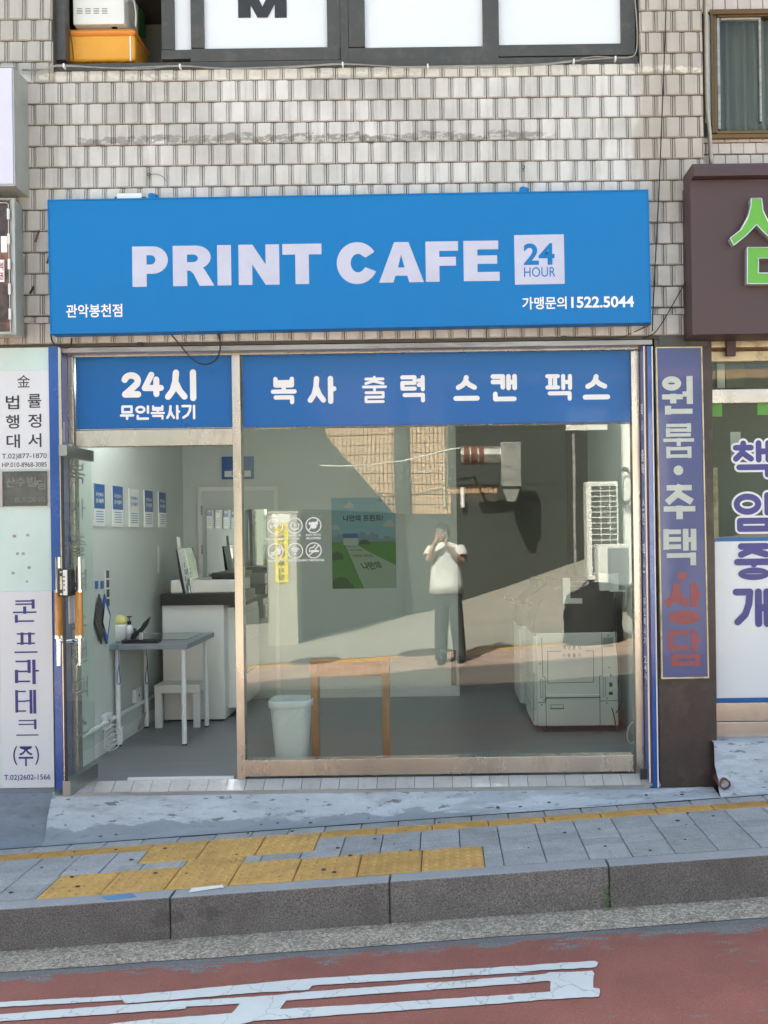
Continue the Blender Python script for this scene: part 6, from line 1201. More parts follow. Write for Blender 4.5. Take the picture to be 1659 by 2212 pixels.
# copier by the right wall
def copier(name, lab, yf, xl, xr, zt_b, zt_k, detail):
    dep = .62; t = thing(name, lab, 'copier', ((xl + xr) / 2, yf + dep / 2, FZ))
    b = MB(); b.box(xl, xr, yf, yf + dep, FZ + .045, zt_b); b.build('body', 'beige_plastic', t, bevel=.008)
    for (x, y) in ((xl + .06, yf + .06), (xr - .06, yf + .06), (xl + .06, yf + dep - .06), (xr - .06, yf + dep - .06)): b = MB(); b.tube([(x, y - .015, FZ + .0215), (x, y + .015, FZ + .0215)], .0215, 12); b.build('caster', 'black', t)
    W_ = xr - xl
    b = MB(); b.prismXZ([(xl - .03, zt_b + .001), (xr - .02, zt_b + .001), (xr - .02, zt_k - .03), (xl + .18 * W_ / .56, zt_k - .005), (xl + .03, zt_k - .12), (xl - .01, zt_b + .12)], yf + .01, yf + dep); b.build('scanner_unit', 'black', t, bevel=.008)
    b = MB(); b.box(xl + .12, xr - .03, yf + .03, yf + dep - .02, zt_k - .028, zt_k + .03); b.build('document_feeder', 'black', t, bevel=.012)
    b = MB(); b.prismXZ([(xl - .13, zt_b + .20), (xl - .02, zt_b + .16), (xl - .015, zt_b + .18), (xl - .125, zt_b + .222)], yf + .12, yf + .45); b.build('control_panel', 'black', t, bevel=.003)
    for i, (z0, z1) in enumerate(((.05, .16), (.165, .28), (.285, .40))): b = MB(); b.box(xl - .024, xl - .001, yf + .015, yf + dep - .015, FZ + z0, FZ + z1); b.build('paper_drawer', 'beige_plastic', t, bevel=.004)
    b = MB(); b.box(xl - .024, xl - .001, yf + .015, yf + dep - .015, FZ + .405, zt_b - .02); b.build('front_cover', 'beige_plastic', t, bevel=.004)
    if not detail: return t
    k = 1 / sc(yf); yq = yf - .0012
    def ln(pts, wd=1.3): bb.strokes([[W(p[0], p[1], yf) for p in pts]], lambda x, z, kk: (x, yq - kk * .00004, z), wd * k, 'flat')
    bb = MB(); bb.k = 0
    ln([(1153, 1556), (1153.5, 1452)]); 
    c7 = lambda x, y: ((1800 + x / 2.074) / 1.8228, (2300 + y / 2.074) / 1.8228)
    for pts in ([(725, 930), (728, 1160), (1168, 1155), (1165, 925)], [(740, 550), (740, 808), (1113, 800), (1113, 545), (740, 550)], [(690, 440), (700, 755), (718, 760), (720, 965), (665, 968)], [(1180, 405), (1188, 745), (1162, 750), (1166, 955), (1308, 950)]): ln([c7(*p) for p in pts])
    ln([c7(722, 930), c7(1165, 923)], 2.6)
    for p in ((766, 985, 868, 1015), (682, 780, 700, 928), (1192, 768, 1210, 915)): ln([c7(p[0], p[1]), c7(p[2], p[1]), c7(p[2], p[3]), c7(p[0], p[3]), c7(p[0], p[1])], .9)
    ln([c7(765, 1017), c7(870, 1015)], 2.2)
    for i in range(12): ln([c7(1192, 440 + 6.5 * i), c7(1272, 438 + 6.5 * i)], .8)
    for x, y in ((1232, 419), (1238, 680), (676, 650), (709, 947), (690, 985), (1224, 930), (1222, 972), (696, 1165), (1230, 1160)): X, Z = W(*c7(x, y), yf); bb.disc(X, Z, 1.5 * k, yq - .003, 10)
    bb.build('panel_seams', 'seam', t)
    bb = MB()
    for q in ((1243, 803, 1268, 838), (1240, 880, 1272, 905), (1251, 733, 1258, 758)): a, c_ = c7(q[0], q[1]), c7(q[2], q[3]); bb.pbox(a[0], a[1], c_[0], c_[1], yf - .003, .003)
    bb.build('socket', 'black', t)
    bb = MB(); a, c_ = c7(735, 905), c7(1163, 924); bb.pbox(a[0], a[1], c_[0], c_[1], yf - .012, .012); bb.build('tray_lip', 'beige_plastic', t, bevel=.002)
    return t
cyf = 1.11
copier('copier', 'beige and black copier with side panel facing the window at right', cyf, W(1160, 1480, cyf)[0], W(1335, 1480, cyf)[0], W(1250, 1367, cyf)[1], W(1250, 1262, cyf)[1], True)
cy2 = 1.98
copier('copier', 'second copier half hidden behind the one at the right', cy2, W(1130, 1480, cy2)[0], W(1130, 1480, cy2)[0] + .56, W(1140, 1352, cy2)[1], W(1140, 1262, cy2)[1], False)
nt_ = thing('paper_notice', 'white paper with handwritten Korean lines taped to the copier side', 'notice', (W(1258, 1437, cyf)[0], cyf, W(1258, 1437, cyf)[1])); k = 1 / sc(cyf)
b = MB(); b.pbox(1212, 1388, 1264, 1431, cyf - .006, .0008); b.build('sheet', 'poster_white', nt_)
b = MB(); [b.ptext(ch, 1214.5 + 11 * i, 1394, 1222 + 11 * i, 1403, cyf - .0075, .02) for i, ch in enumerate('개인용지')]; b.build('lettering', 'navy_print', nt_)
b = MB(); [b.ptext(ch, 1214.5 + 11 * i, 1411, 1222 + 11 * i, 1420, cyf - .0075, .02) for i, ch in enumerate('사용불가')]; b.build('red_lettering', 'red_print', nt_)
bx_ = thing('card_reader', 'small grey payment terminal fixed on the copier top at right', 'terminal', (W(1318, 1280, cyf)[0], cyf, W(1318, 1285, cyf)[1]))
b = MB(); b.pbox(1295, 1239, 1337, 1276, cyf + .0, .03); b.build('screen', 'beige_plastic', bx_, bevel=.004); b = MB(); b.pbox(1318, 1275, 1352, 1278, cyf - .03, .05); b.build('shelf', 'film_white', bx_)
b = MB(); b.pbox(1217, 1249, 1232, 1304, cyf - .01, .05); b.pbox(1217, 1293, 1258, 1304, cyf - .012, .04); b.build('mounting_bracket', 'beige_plastic', bx_, bevel=.002)
wire('cable', [(1329, 1290), (1331, 1330), (1330, 1370), (1335, 1430), (1338, 1470), (1343, 1500), (1342, 1520), (1331, 1540)], cyf - .02, .003, 'cable', 'black cable hanging down behind the copier at the right wall')
wire('cable', [(1321, 1529), (1326, 1545), (1331, 1575), (1335, 1610)], cyf - .015, .004, 'cable', 'black power cable leaving the copier socket')
b = MB(); b.box(XWR - .03, XWR - .001, .75, .85, FZ + .10, FZ + .20); b.build('wall_socket', 'white_paint', label='white wall socket low on the right wall beside the copier', cat='socket', bevel=.005)
b = MB(); b.tube([(XWR - .06 + .035 * math.cos(t), .72 + .05 * math.sin(t) + .001 * t, FZ + .075 + .06 * math.sin(t + .6)) for t in [i * .35 for i in range(56)]], .0032, 5); b.build('cable_coil', 'cable_white', label='loose loops of white cable on the floor by the right wall', cat='cable')
b = MB(); b.pbox(975, 1405, 985, 1480, YBK - .03, .025); b.build('door_stop', 'black', label='thin black strip on the end of the rear wall', cat='strip')
# ================================================================== FAR SIDE OF THE STREET (seen in the glass)
def RW(px, py, dist):                         # point whose mirror image appears there, dist from the glass
    dx, dz = px - VX, VY - py; k = (dist - CAM.y) / FPX
    return ((dx * math.cos(ROLL) + dz * math.sin(ROLL)) * k, CAM.z + (-dx * math.sin(ROLL) + dz * math.cos(ROLL)) * k)
def RB(x0, y0, x1, y1, d):
    X, Z = RW((x0 + x1) / 2, (y0 + y1) / 2, d); k = .5 * (d - CAM.y) / FPX; return X - (x1 - x0) * k, X + (x1 - x0) * k, Z - (y1 - y0) * k, Z + (y1 - y0) * k
slab('far_kerb', 'kerb', YOK - .12, YOK, -.002, .26, kind='structure')
fw = slab('far_sidewalk', 'mortar', -7.05, YOK - .1205, -.012, .2, kind='structure')
rp = rawmesh('red_paver', MB().box(-.146, .146, -.196, .196, -.03, 0), 'opp_red')
for i in range(-16, 12):
    for j, y in enumerate((-5.69, -6.09, -6.49)): place('red_paver', rp, fw, (.1 + .3 * i + (.15 if j % 2 else 0), y, gz(.1 + .3 * i) + .001), (0, -A, 0))
slab('yellow_line', 'tactile', -6.93, -6.73, .003, .05, kind='structure')
b = MB(); nx_, ny_ = 60, 24                     # the yard climbs towards its far right corner
def yard_z(x, y): t = min(1, max(0, (-y - 7.2) / 6.2)); t = t * t * (3 - 2 * t); return gz(x) + min(1.1, .27 * (max(0, x + .5) ** 2 + .02) ** .5 - .03) * t
for i in range(nx_ + 1):
    for j in range(ny_ + 1): x, y = -9 + 18 * i / nx_, -7.0 - 6.46 * j / ny_; b.v.append((x, y, yard_z(x, y)))
for i in range(nx_):
    for j in range(ny_): q = i * (ny_ + 1) + j; b.f.append((q, q + 1, q + ny_ + 2, q + ny_ + 1))
b.build('yard', 'opp_conc', smooth=True, kind='structure')
gw = thing('garden_wall', 'dark rendered garden wall running back from the gatepost across the street', 'wall', (-1.6, -11.5, -.1))
b = MB(); b.prismXY([(-2.28, -9.62), (-.80, -13.43), (-1.02, -13.43), (-2.46, -9.62)], -.4, 1.93); b.build('masonry', 'opp_dark', gw); b = MB(); b.prismXY([(-2.26, -9.60), (-.78, -13.43), (-1.04, -13.43), (-2.48, -9.60)], 1.931, 1.97); b.build('coping', 'opp_dark', gw)
for px, lab in ((675, 'round manhole cover in the far pavement, left one'), (915, 'round manhole cover in the far pavement beside the person')):
    y = -6.98; x = (px - VX) * (12.5) / FPX; t = thing('manhole_cover', lab, 'manhole cover', (x, y, gz(x)))
    b = MB(); b.lathe([(.36, 0), (.36, .004), (.33, .008)], 0, 0, 28); b.v = [(x + p[0], y + p[1], gz(x + p[0]) + .002 + p[2]) for p in b.v]; b.build('rim', 'steel_dark', t); b = MB(); b.lathe([(.30, .0), (.30, .012)], 0, 0, 28); b.v = [(x + p[0], y + p[1], gz(x + p[0]) + .002 + p[2]) for p in b.v]; b.build('lid', 'mortar', t)
DW = 13.5
ob = thing('far_building', 'building across the street with peach tiles over a dark wall, reflected in the glass', 'building', (0, -DW - 2, 0))
zdl = RW(900, 1112, DW)[1]; zdr = RW(1050, 1083, DW)[1]; xk = RW(978, 1100, DW)[0]
b = MB(); b.box(-9, 7, -DW - 4, -DW - .02, -.6, 4.6); b.build('wall', 'mortar', ob)
b = MB(); b.box(-2.6, xk, -DW - .019, -DW + .05, -.5, zdl); b.box(xk + .001, 7, -DW - .019, -DW + .25, -.5, zdr); b.build('dark_base', 'opp_dark', ob)
b = MB(); px_, pz_ = .0835, .20
for i in range(int(9.5 / px_)):
    for j in range(14):
        x = -2.58 + i * px_; z = max(1.0, .0) + .95 + j * pz_
        if x + px_ > xk and z < zdr: continue
        b.box(x + .008, x + px_ - .008, -DW - .019, -DW - .004, z + .009, z + pz_ - .009)
b.build('facing_tile', 'opp_tile', ob, kind='stuff')
b = MB(); x0, x1, z0, z1 = RB(850, 700, 882, 1112, DW - .1); b.box(x0, x1, -DW - .005, -DW + .08, zdl + .01, 4.5); b.build('dark_pilaster', 'opp_dark', ob)
b = MB(); x0 = RW(1075, 1060, DW)[0]; b.box(x0, 6.9, -DW - .005, -DW + .06, zdr + .002, RW(1000, 1046, DW)[1] - .002); b.build('dark_shutter', 'opp_dark', ob)
b = MB(); x0 = RW(966, 900, DW)[0]; b.box(x0, 6.9, -DW - .005, -DW + .07, RW(1000, 1046, DW)[1], 4.55); b.build('dark_canopy', 'opp_dark', ob)
b = MB(); b.box(-8.9, -2.62, -DW - .019, -DW + .06, -.5, 4.55); b.build('brown_wall', 'brick', ob)
b = MB(); [b.box(RW(958.5, 1000, DW)[0] - .02, RW(958.5, 1000, DW)[0] + .02, -DW - .004, -DW + .04, 2.1, 4.5)]; b.build('downpipe', 'beige_conduit', ob)
dd = 12.4; du = thing('vent_duct', 'rusty galvanised vent duct with box and hood across the street', 'duct', (RW(1050, 1080, dd)[0], -dd, RW(1050, 1083, dd)[1]))
X0, X1, Z0, Z1 = RB(997, 965, 1082, 1003, dd)
b = MB(); b.tube([(X0, -dd, (Z0 + Z1) / 2), (X1, -dd, (Z0 + Z1) / 2)], (Z1 - Z0) / 2, 18); b.build('pipe', 'galv', du, smooth=False)
for t0, t1 in ((.08, .22), (.26, .42), (.46, .58)): b = MB(); b.tube([(X0 + (X1 - X0) * t0, -dd, (Z0 + Z1) / 2), (X0 + (X1 - X0) * t1, -dd, (Z0 + Z1) / 2)], (Z1 - Z0) / 2 + .006, 18); b.build('rust_band', 'rust', du)
x0, x1, z0, z1 = RB(1080, 958, 1122, 1050, dd); b = MB(); b.box(x0, x1, -dd - .2, -dd + .2, z0, z1); b.build('box', 'galv', du, bevel=.01)
p = [RW(*q, dd) for q in ((1083, 1056), (1119, 1056), (1110, 1083), (1094, 1083))]; b = MB(); b.prismXZ(p, -dd - .15, -dd + .15); b.build('hood', 'galv', du)
b = MB(); b.box(X0 + .1, X0 + .14, -DW + .4, -dd - .05, (Z0 + Z1) / 2 - .02, (Z0 + Z1) / 2 + .02); b.box(x0 + .05, x0 + .1, -DW + .4, -dd - .15, z1 - .06, z1 - .02); b.build('wall_bracket', 'rust', du)
b = MB(); x, z = RW(1001, 1070, 13.0); b.tube([(x, -13.15, zdr - .1), (x, -13.15, z + .18)], .045, 10); b.build('vent_pipe', 'white_paint', label='short white vent pipe standing on the dark wall across the street', cat='pipe')
def rwire(pts, d, r, mat, label):
    b = MB(); b.tube([(RW(*p, d)[0], -d, RW(*p, d)[1]) for p in pts], r, 5); b.build('cable', mat, label=label, cat='cable')
rwire([(690, 1004), (740, 1006), (810, 1004), (870, 998), (910, 988), (960, 975), (1000, 968)], 12.9, .013, 'cable_white', 'pale cable strung across the peach tiles over the street')
# dark sheet cut to the shape of the diagonal shadow on the peach tiles
fh = thing('far_wall_shade', 'dark sheet for the diagonal shadow on the far building, reflected at left', 'building', (RW(700, 1300, 13.0)[0], -13.2, 0))
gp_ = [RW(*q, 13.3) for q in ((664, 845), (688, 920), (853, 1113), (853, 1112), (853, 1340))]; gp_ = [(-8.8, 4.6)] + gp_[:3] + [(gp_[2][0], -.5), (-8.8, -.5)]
b = MB(); b.prismXZ(gp_, -13.44, -13.3); b.build('shade_sheet', 'opp_dark', fh)
b = MB(); b.prismXZ([gp_[1], (gp_[1][0] + .05, gp_[1][1] + .02), (gp_[2][0] + .05, gp_[2][1] + .02), gp_[2]], -13.44, -13.27); b.build('shade_edge', 'post', fh)
# gatepost with yellow banner
dg_ = 9.2; gp = thing('gatepost', 'square concrete gatepost across the street carrying a yellow banner', 'post', (RW(609, 1385, dg_)[0], -dg_ - .2, gz(-1.5)))
x0, x1, z0, z1 = RB(578, 1110, 642, 1400, dg_); b = MB(); b.box(x0, x1, -dg_ - .45, -dg_, -.2, z1); b.build('shaft', 'post', gp, bevel=.01)
b = MB(); b.box(x0 - .02, x1 + .02, -dg_ - .47, -dg_ + .02, z1 + .001, z1 + .04); b.build('cap', 'post', gp, bevel=.008)
yb2 = thing('banner', 'yellow parking banner with vertical black Korean letters on the gatepost', 'banner', (RW(608, 1255, dg_)[0], -dg_ + .01, RW(608, 1257, dg_)[1]))
x0, x1, z0, z1 = RB(594, 1130, 623, 1257, dg_); b = MB(); b.box(x0, x1, -dg_ + .001, -dg_ + .012, z0, z1); b.build('sheet', 'yellow', yb2)
for nm, mat, items in (('lettering', 'black_print', (('현', 1157, 1171), ('의', 1174, 1186), ('원', 1189, 1203), ('주', 1211, 1223), ('차', 1226, 1237), ('장', 1239, 1252))), ('red_lettering', 'red_print', (('외부', 1137, 1144), ('차량', 1146, 1154)))):
    b = MB()
    for ch, ya, yc in items: a = RB(600, ya, 616, yc, dg_); b.text(ch, rectfn(a[0], a[1], a[2], a[3], -dg_ + .0135, True), .03)
    b.build(nm, mat, yb2)
x0, x1, z0, z1 = RB(587, 1105, 627, 1130, dg_); b = MB(); b.box(x0, x1, -dg_ + .001, -dg_ + .012, z0, z1); b.build('notice_board', 'white_paint', label='white notice fixed on the gatepost above the yellow banner', cat='notice')
x0, x1, z0, z1 = RB(645, 1218, 670, 1267, 13.3); b = MB(); b.box(x0, x1, -13.45, -13.35, z0, z1); b.build('meter_box', 'grey_metal', label='grey meter box on the dark wall right of the gatepost', cat='box', bevel=.006)
# low wall, air conditioner, white cabinet, cable coil
da = 9.0; x0, x1, z0, z1 = RB(1267, 1040, 1335, 1250, da)
ac = thing('air_conditioner', 'tall white outdoor air conditioner unit with louvred grille across the street', 'air conditioner', ((x0 + x1) / 2, -da - .1, gz(x0)))
b = MB(); b.box(x0, x1, -da - .3, -da, z0, z1); b.build('case', 'white_paint', ac, bevel=.015)
b = MB(); b.box(x0 + .07, x1 - .03, -da - .01, -da + .003, z0 + .08, z1 - .05); b.build('grille_recess', 'frame_dark', ac)
for i in range(17): z = z0 + .09 + (z1 - z0 - .16) * i / 16; b = MB(); b.box(x0 + .07, x1 - .03, -da + .0035, -da + .018, z, z + .014); b.build('louvre', 'white_paint', ac)
for x in (x0 + .2, x0 + .34): b = MB(); b.box(x, x + .012, -da + .0185, -da + .024, z0 + .08, z1 - .05); b.build('grille_bar', 'white_paint', ac)
for x in (x0 + .06, x1 - .1): b = MB(); [b.box(x, x + .04, yy, yy + .04, gz(x), z0 - .001) for yy in (-da - .28, -da - .06)]; b.box(x + .002, x + .038, -da - .239, -da - .061, z0 - .05, z0 - .012); b.build('stand', 'frame_dark', ac)
x0c, x1c, z0c, z1c = RB(1290, 1175, 1372, 1262, 8.4)
wc = thing('white_cabinet', 'white frame cabinet with grey door in front of the air conditioner', 'cabinet', ((x0c + x1c) / 2, -8.5, gz(x0c))); b = MB(); b.box(x0c, x1c, -8.7, -8.4, z0c, z1c); b.build('body', 'white_paint', wc, bevel=.008); b = MB(); [b.box(xx, xx + .04, yy, yy + .04, gz(x0c), z0c - .001) for xx in (x0c + .02, x1c - .06) for yy in (-8.68, -8.46)]; b.build('legs', 'frame_dark', wc); b = MB(); b.box(x0c + .14, x1c - .1, -8.4, -8.385, z0c, z1c - .05); b.build('door', 'grey_lam', wc)
b = MB()
for j in range(5): X, Z = RW(1350, 1050, 9.05); b.tube([(X + (.10 + .006 * j) * math.cos(t), -9.02 - .012 * j, Z + (.30 - .015 * j) * math.sin(t)) for t in [i * .25 for i in range(27)]], .008, 5)
b.build('cable_coil', 'cable', label='tall coil of black cable hanging beside the air conditioner', cat='cable')
x, z = RW(1362, 1050, 9.2); b = MB(); b.box(x - .12, x + .5, -9.3, -9.15, gz(x), z + 1.1); b.build('meter_post', 'white_paint', label='pale post behind the cable coil across the street', cat='post')
xs0, xs1, _, zs1 = RB(1220, 1256, 1345, 1390, 6.6); cxs = (xs0 + xs1) / 2  # made-up dark heap, put in so the reflection over the copier goes dark
b = MB(); rnd = random.Random(9); n = 30; prof = [(1.0, 0), (1.04, .2), (1.0, .4), (1.0, .6), (.93, .78), (.85, .92), (.6, .97)]
for r, t in prof:
    for i in range(n): a = 2 * math.pi * i / n; f_ = 1 + .07 * math.sin(5 * a + 7 * t) + .05 * math.sin(11 * a - 9 * t) + rnd.uniform(-.03, .03); b.v.append((cxs + (xs1 - xs0) / 2 * r * f_ * math.cos(a) + .05 * t * math.sin(3 * t), -6.75 + .28 * r * f_ * math.sin(a), gz(cxs) + .01 + (zs1 - gz(cxs)) * t * (1 - .16 * max(0, -math.cos(a)) * (t > .4))))
for j in range(len(prof) - 1):
    for i in range(n): b.f.append((j * n + i, j * n + (i + 1) % n, (j + 1) * n + (i + 1) % n, (j + 1) * n + i))
b.f += [tuple(range(n - 1, -1, -1)), tuple(range((len(prof) - 1) * n, len(prof) * n))]
MT['added_heap_dark'] = M('added_heap_cloth', (0.022, 0.022, 0.024), 0.8, var=0.3, vs=5, bump=1.0, bs=6, spec=0.25)
b.build('added_dark_heap', 'added_heap_dark', smooth=True, label='added dark heap across the street that darkens the reflection over the copier top', cat='heap')
x0, x1, z0, z1 = RB(1225, 915, 1310, 930, 10.5); b = MB(); b.box(x0, x1, -10.6, -10.5, z0, z1 + .25); b.build('hanging_sign', 'white_paint', label='white sign high across the street, mostly hidden by the blue header', cat='sign')
b = MB(); b.box(x0 + .1, x0 + .14, -10.6, -10.56, 0, z0); b.build('sign_post', 'grey_metal', label='thin grey post carrying the white sign across the street', cat='post')
# ------------------------------------------------------------------ the photographer
def skin(name, joints, edges, mat, parent, levels=2):
    me = bpy.data.meshes.new(name); o3 = ORIG[parent.name]; me.from_pydata([tuple(Vector(j[0]) - o3) for j in joints], edges, []); o = bpy.data.objects.new(name, me); C.objects.link(o)
    o.modifiers.new('s', 'SKIN'); 
    for i, j in enumerate(joints): me.skin_vertices[0].data[i].radius = (j[1], j[2] if len(j) > 2 else j[1])
    me.skin_vertices[0].data[0].use_root = True
    sd = o.modifiers.new('d', 'SUBSURF'); sd.levels = levels; sd.render_levels = levels
    dg = bpy.context.evaluated_depsgraph_get(); nm = bpy.data.meshes.new_from_object(o.evaluated_get(dg)); bpy.data.objects.remove(o)
    nm.materials.clear(); nm.materials.append(MT[mat]); o = bpy.data.objects.new(name, nm); C.objects.link(o); o.parent = parent
    for p in nm.polygons: p.use_smooth = True
    return o
py_ = -5.86; zg = gz(.08) + .001
pe = thing('person', 'person in light grey T-shirt and charcoal trousers photographing with a phone', 'person', (.06, py_, zg))
def V(x, dy, z): return (x, py_ + dy, z)
HX, HD = -.005, .10                          # head
elL, elR = V(-.185, .10, 1.215), V(.225, .12, 1.205); haL, haR = V(-.078, .265, 1.475), V(.035, .285, 1.42)
jt = [(V(.05, 0, .93), .13, .10), (V(.045, 0, 1.12), .125, .09), (V(.035, .01, 1.30), .135, .09), (V(.02, .03, 1.425), .055, .05), (V(.005, .06, 1.49), .047, .048),
      (V(HX, HD, 1.555), .060, .070), (V(HX, HD - .012, 1.635), .062, .078),
      (V(-.135, .02, 1.365), .05), (elL, .040), (V(-.135, .20, 1.37), .034), (haL, .025),
      (V(.195, .02, 1.375), .05), (elR, .040), (V(.12, .215, 1.325), .034), (haR, .025),
      (V(-.005, 0, .85), .085), (V(-.035, .02, .47), .055), (V(-.03, 0, .10), .042), (V(.115, 0, .85), .085), (V(.15, .02, .47), .055), (V(.175, -.01, .10), .042)]
ed = [(0, 1), (1, 2), (2, 3), (3, 4), (4, 5), (5, 6), (2, 7), (7, 8), (8, 9), (9, 10), (2, 11), (11, 12), (12, 13), (13, 14), (0, 15), (15, 16), (16, 17), (0, 18), (18, 19), (19, 20)]
def finger(root, pts, r0=.0088):
    i = len(jt) - 1; prev = root
    for q, p in enumerate(pts): jt.append((p, r0 - .0009 * q)); ed.append((prev, len(jt) - 1)); prev = len(jt) - 1
phx, phz, phy = -.012, 1.565, py_ + .325       # phone centre, just behind the lens
jt.append((V(-.078, .285, 1.515), .028, .018)); ed.append((10, len(jt) - 1)); pl_ = len(jt) - 1
finger(pl_, [V(-.085, .300, 1.555), V(-.072, .316, 1.592), V(-.055, .330, 1.618)]); finger(pl_, [V(-.070, .312, 1.548), V(-.052, .345, 1.562), V(-.034, .345, 1.568)])
finger(pl_, [V(-.062, .310, 1.535), V(-.045, .345, 1.543), V(-.028, .345, 1.546)]); finger(pl_, [V(-.056, .305, 1.520), V(-.040, .340, 1.525), V(-.026, .342, 1.527)], .008); finger(pl_, [V(-.060, .275, 1.54), V(-.045, .290, 1.566), V(-.036, .300, 1.588)], .0095)
jt.append((V(.022, .305, 1.458), .030, .018)); ed.append((14, len(jt) - 1)); pr2 = len(jt) - 1
finger(pr2, [V(.030, .318, 1.500), V(.018, .345, 1.522), V(-.002, .348, 1.526)]); finger(pr2, [V(.018, .320, 1.492), V(.002, .348, 1.506), V(-.018, .350, 1.508)])
finger(pr2, [V(.008, .318, 1.482), V(-.010, .345, 1.490), V(-.030, .347, 1.490)]); finger(pr2, [V(.002, .312, 1.470), V(-.016, .338, 1.474), V(-.034, .340, 1.473)], .008); finger(pr2, [V(.040, .300, 1.50), V(.045, .305, 1.535), V(.036, .315, 1.558)], .0095)
body = skin('body', jt, ed, 'skin', pe, 2)
# nose, ears and eyes as part of the face
b = MB(); b.lathe([(.004, 0), (.008, .010), (.004, .03)], 0, 0, 8); b.v = [(HX + p[0], py_ + HD + .074 + p[1], 1.572 + p[2]) for p in b.v]; b.build('nose', 'skin', pe, smooth=True)
for s_ in (-1, 1):
    b = MB(); b.lathe([(.004, -.028), (.013, -.012), (.014, .012), (.006, .027)], 0, 0, 10); b.v = [(HX + s_ * .066 + p[0] * .5, py_ + HD - .01 + p[1], 1.59 + p[2]) for p in b.v]; b.build('ear', 'skin', pe, smooth=True)
    b = MB(); b.lathe([(.003, -.005), (.010, 0), (.003, .005)], 0, 0, 10); b.v = [(HX + s_ * .03 + p[0], py_ + HD + .066 + p[1] * .4, 1.605 + p[2]) for p in b.v]; b.build('eye', 'black', pe, smooth=True)
b = MB(); b.box(HX - .022, HX + .022, py_ + HD + .068, py_ + HD + .073, 1.536, 1.543); b.build('mouth', 'red_print', pe, bevel=.002)
b = MB(); rnd = random.Random(11); n = 26; rings = []
for j in range(12):
    t = j / 11; z = 1.695 - .185 * t; r = math.sin(min(1, t * 2.2 + .12) * math.pi / 2)
    for i in range(n):
        a = 2 * math.pi * i / n; fr_ = math.sin(a) > .35; lim = .34 if fr_ else 1.0
        zz = 1.697 - .185 * min(t, lim + .02 * rnd.random()) + rnd.uniform(-.003, .003); rr_ = r * (1 + rnd.uniform(-.03, .03))
        b.v.append((HX + .083 * rr_ * math.cos(a), py_ + HD - .012 + (.098 if not fr_ else .100) * rr_ * math.sin(a), zz))
for j in range(11):
    for i in range(n): b.f.append((j * n + i, j * n + (i + 1) % n, (j + 1) * n + (i + 1) % n, (j + 1) * n + i))
b.f.append(tuple(range(n))); b.build('hair', 'hair', pe, smooth=True)
# loose T-shirt
b = MB(); rnd = random.Random(4)
def cloth_loft(b, rings, n=36, fold=.0, seed=1):
    o_ = len(b.v)
    for k_, (cx, cy_, cz_, rx, ry) in enumerate(rings):
        for i in range(n): a = 2 * math.pi * i / n; f_ = 1 + fold * (math.sin(3 * a + seed + cz_ * 9) + .6 * math.sin(7 * a + seed * 2 - cz_ * 13)); b.v.append((cx + rx * f_ * math.cos(a), cy_ + ry * f_ * math.sin(a), cz_ + .006 * math.sin(4 * a + seed) * (k_ == 0)))
    for k_ in range(len(rings) - 1):
        for i in range(n): b.f.append((o_ + k_ * n + i, o_ + k_ * n + (i + 1) % n, o_ + (k_ + 1) * n + (i + 1) % n, o_ + (k_ + 1) * n + i))
cloth_loft(b, [(.035, py_, .845, .215, .140), (.035, py_, .95, .200, .135), (.03, py_, 1.08, .188, .130), (.028, py_, 1.20, .186, .130), (.025, py_ + .005, 1.30, .195, .128), (.028, py_ + .01, 1.365, .205, .110), (.026, py_ + .02, 1.405, .165, .092), (.022, py_ + .03, 1.435, .085, .075), (.02, py_ + .035, 1.447, .062, .062)], 44, .034, 2)
for sx_, el, sh in ((-1, elL, (-.135, .02, 1.365)), (1, elR, (.195, .02, 1.375))):
    p0 = Vector(V(sh[0] - .03 * sx_ * .5, sh[1], sh[2] - .005)); p1 = Vector(el); q = p0.lerp(p1, .72); b.tube([p0, p0.lerp(q, .35), p0.lerp(q, .7), q], [.080, .088, .090, .094], 16, False)
ts = b.build('t_shirt', 'shirt', pe, smooth=True); so2 = ts.modifiers.new('th', 'SOLIDIFY'); so2.thickness = .004
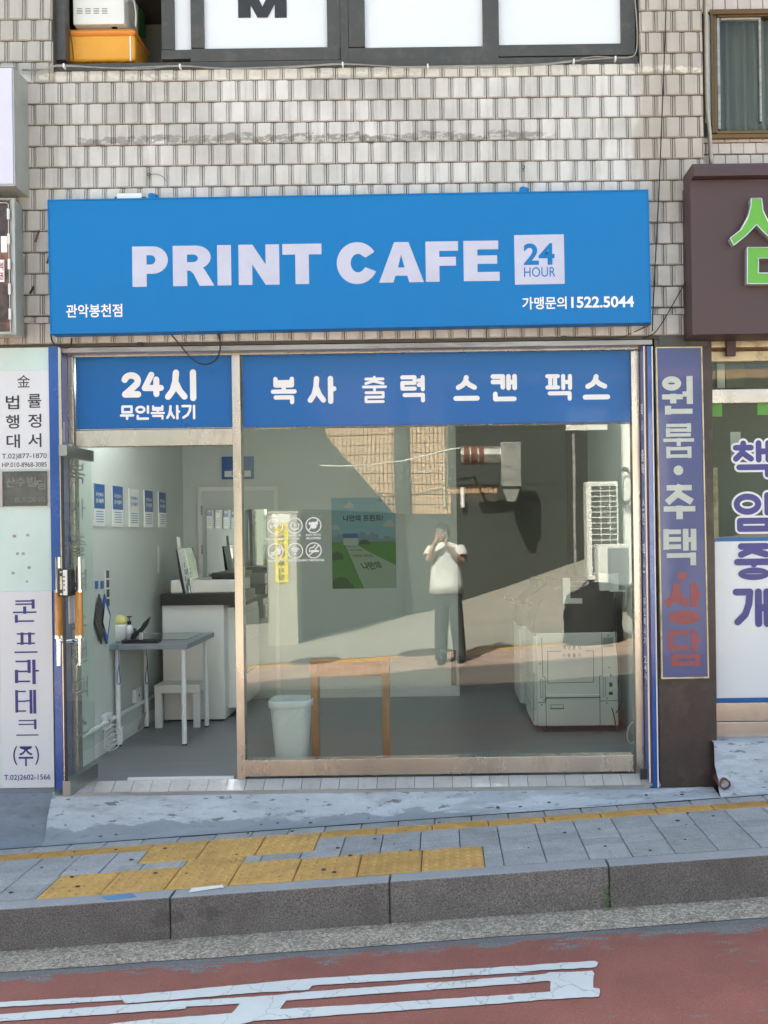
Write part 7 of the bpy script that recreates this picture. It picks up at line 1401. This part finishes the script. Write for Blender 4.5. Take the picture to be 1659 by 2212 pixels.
# wide trousers, shoes
b = MB(); cloth_loft(b, [(-.045, py_ + .01, .035, .072, .085), (-.04, py_ + .01, .20, .075, .085), (-.035, py_ + .015, .45, .082, .088), (-.025, py_ + .01, .62, .092, .098), (-.012, py_, .76, .098, .112), (.0, py_, .84, .105, .118)], 26, .025, 3)
cloth_loft(b, [(.178, py_, .035, .072, .085), (.170, py_, .20, .075, .085), (.150, py_ + .01, .45, .082, .088), (.128, py_ + .005, .62, .092, .098), (.110, py_, .76, .098, .112), (.098, py_, .84, .105, .118)], 26, .025, 5)
cloth_loft(b, [(.048, py_, .70, .120, .105), (.048, py_, .80, .172, .120), (.046, py_, .90, .170, .115), (.045, py_, .97, .155, .108)], 32, .01, 1)
b.build('trousers', 'trousers', pe, smooth=True)
for x in (-.045, .182):
    b = MB(); o_ = [(.030, -.10), (.040, -.06), (.036, 0), (.044, .07), (.046, .12), (.034, .165), (.012, .185)]
    ol_ = [(x + w_, py_ + d) for w_, d in o_] + [(x - w_, py_ + d) for w_, d in reversed(o_)]
    b.prismXY(ol_, gz(x) + .001, gz(x) + .03); sh_ = b.build('shoe', 'black', pe, bevel=.006)
    b = MB(); b.loft([(x, py_ + .035, gz(x) + .0305, .042, .135), (x, py_ + .025, gz(x) + .06, .038, .115), (x, py_ - .02, gz(x) + .10, .034, .06)], 18); b.build('upper', 'black', sh_, smooth=True)
ph = thing('phone', 'dark smartphone held up in front of the face of the person', 'phone', (phx, phy, phz - .04))
b = MB(); b.box(phx - .032, phx + .045, phy - .004, phy + .004, phz - .045, phz + .045); b.build('case', 'grey_lam', ph, bevel=.003); b = MB(); b.box(phx + .012, phx + .036, phy + .0041, phy + .006, phz + .008, phz + .036); b.build('camera_bump', 'black', ph, bevel=.001)
wb_ = MB(); wb_.tube([tuple(Vector(haL).lerp(Vector(V(-.135, .20, 1.37)), .28)), tuple(Vector(haL).lerp(Vector(V(-.135, .20, 1.37)), .42))], .036, 14); wb_.build('watch', 'steel_dark', pe)
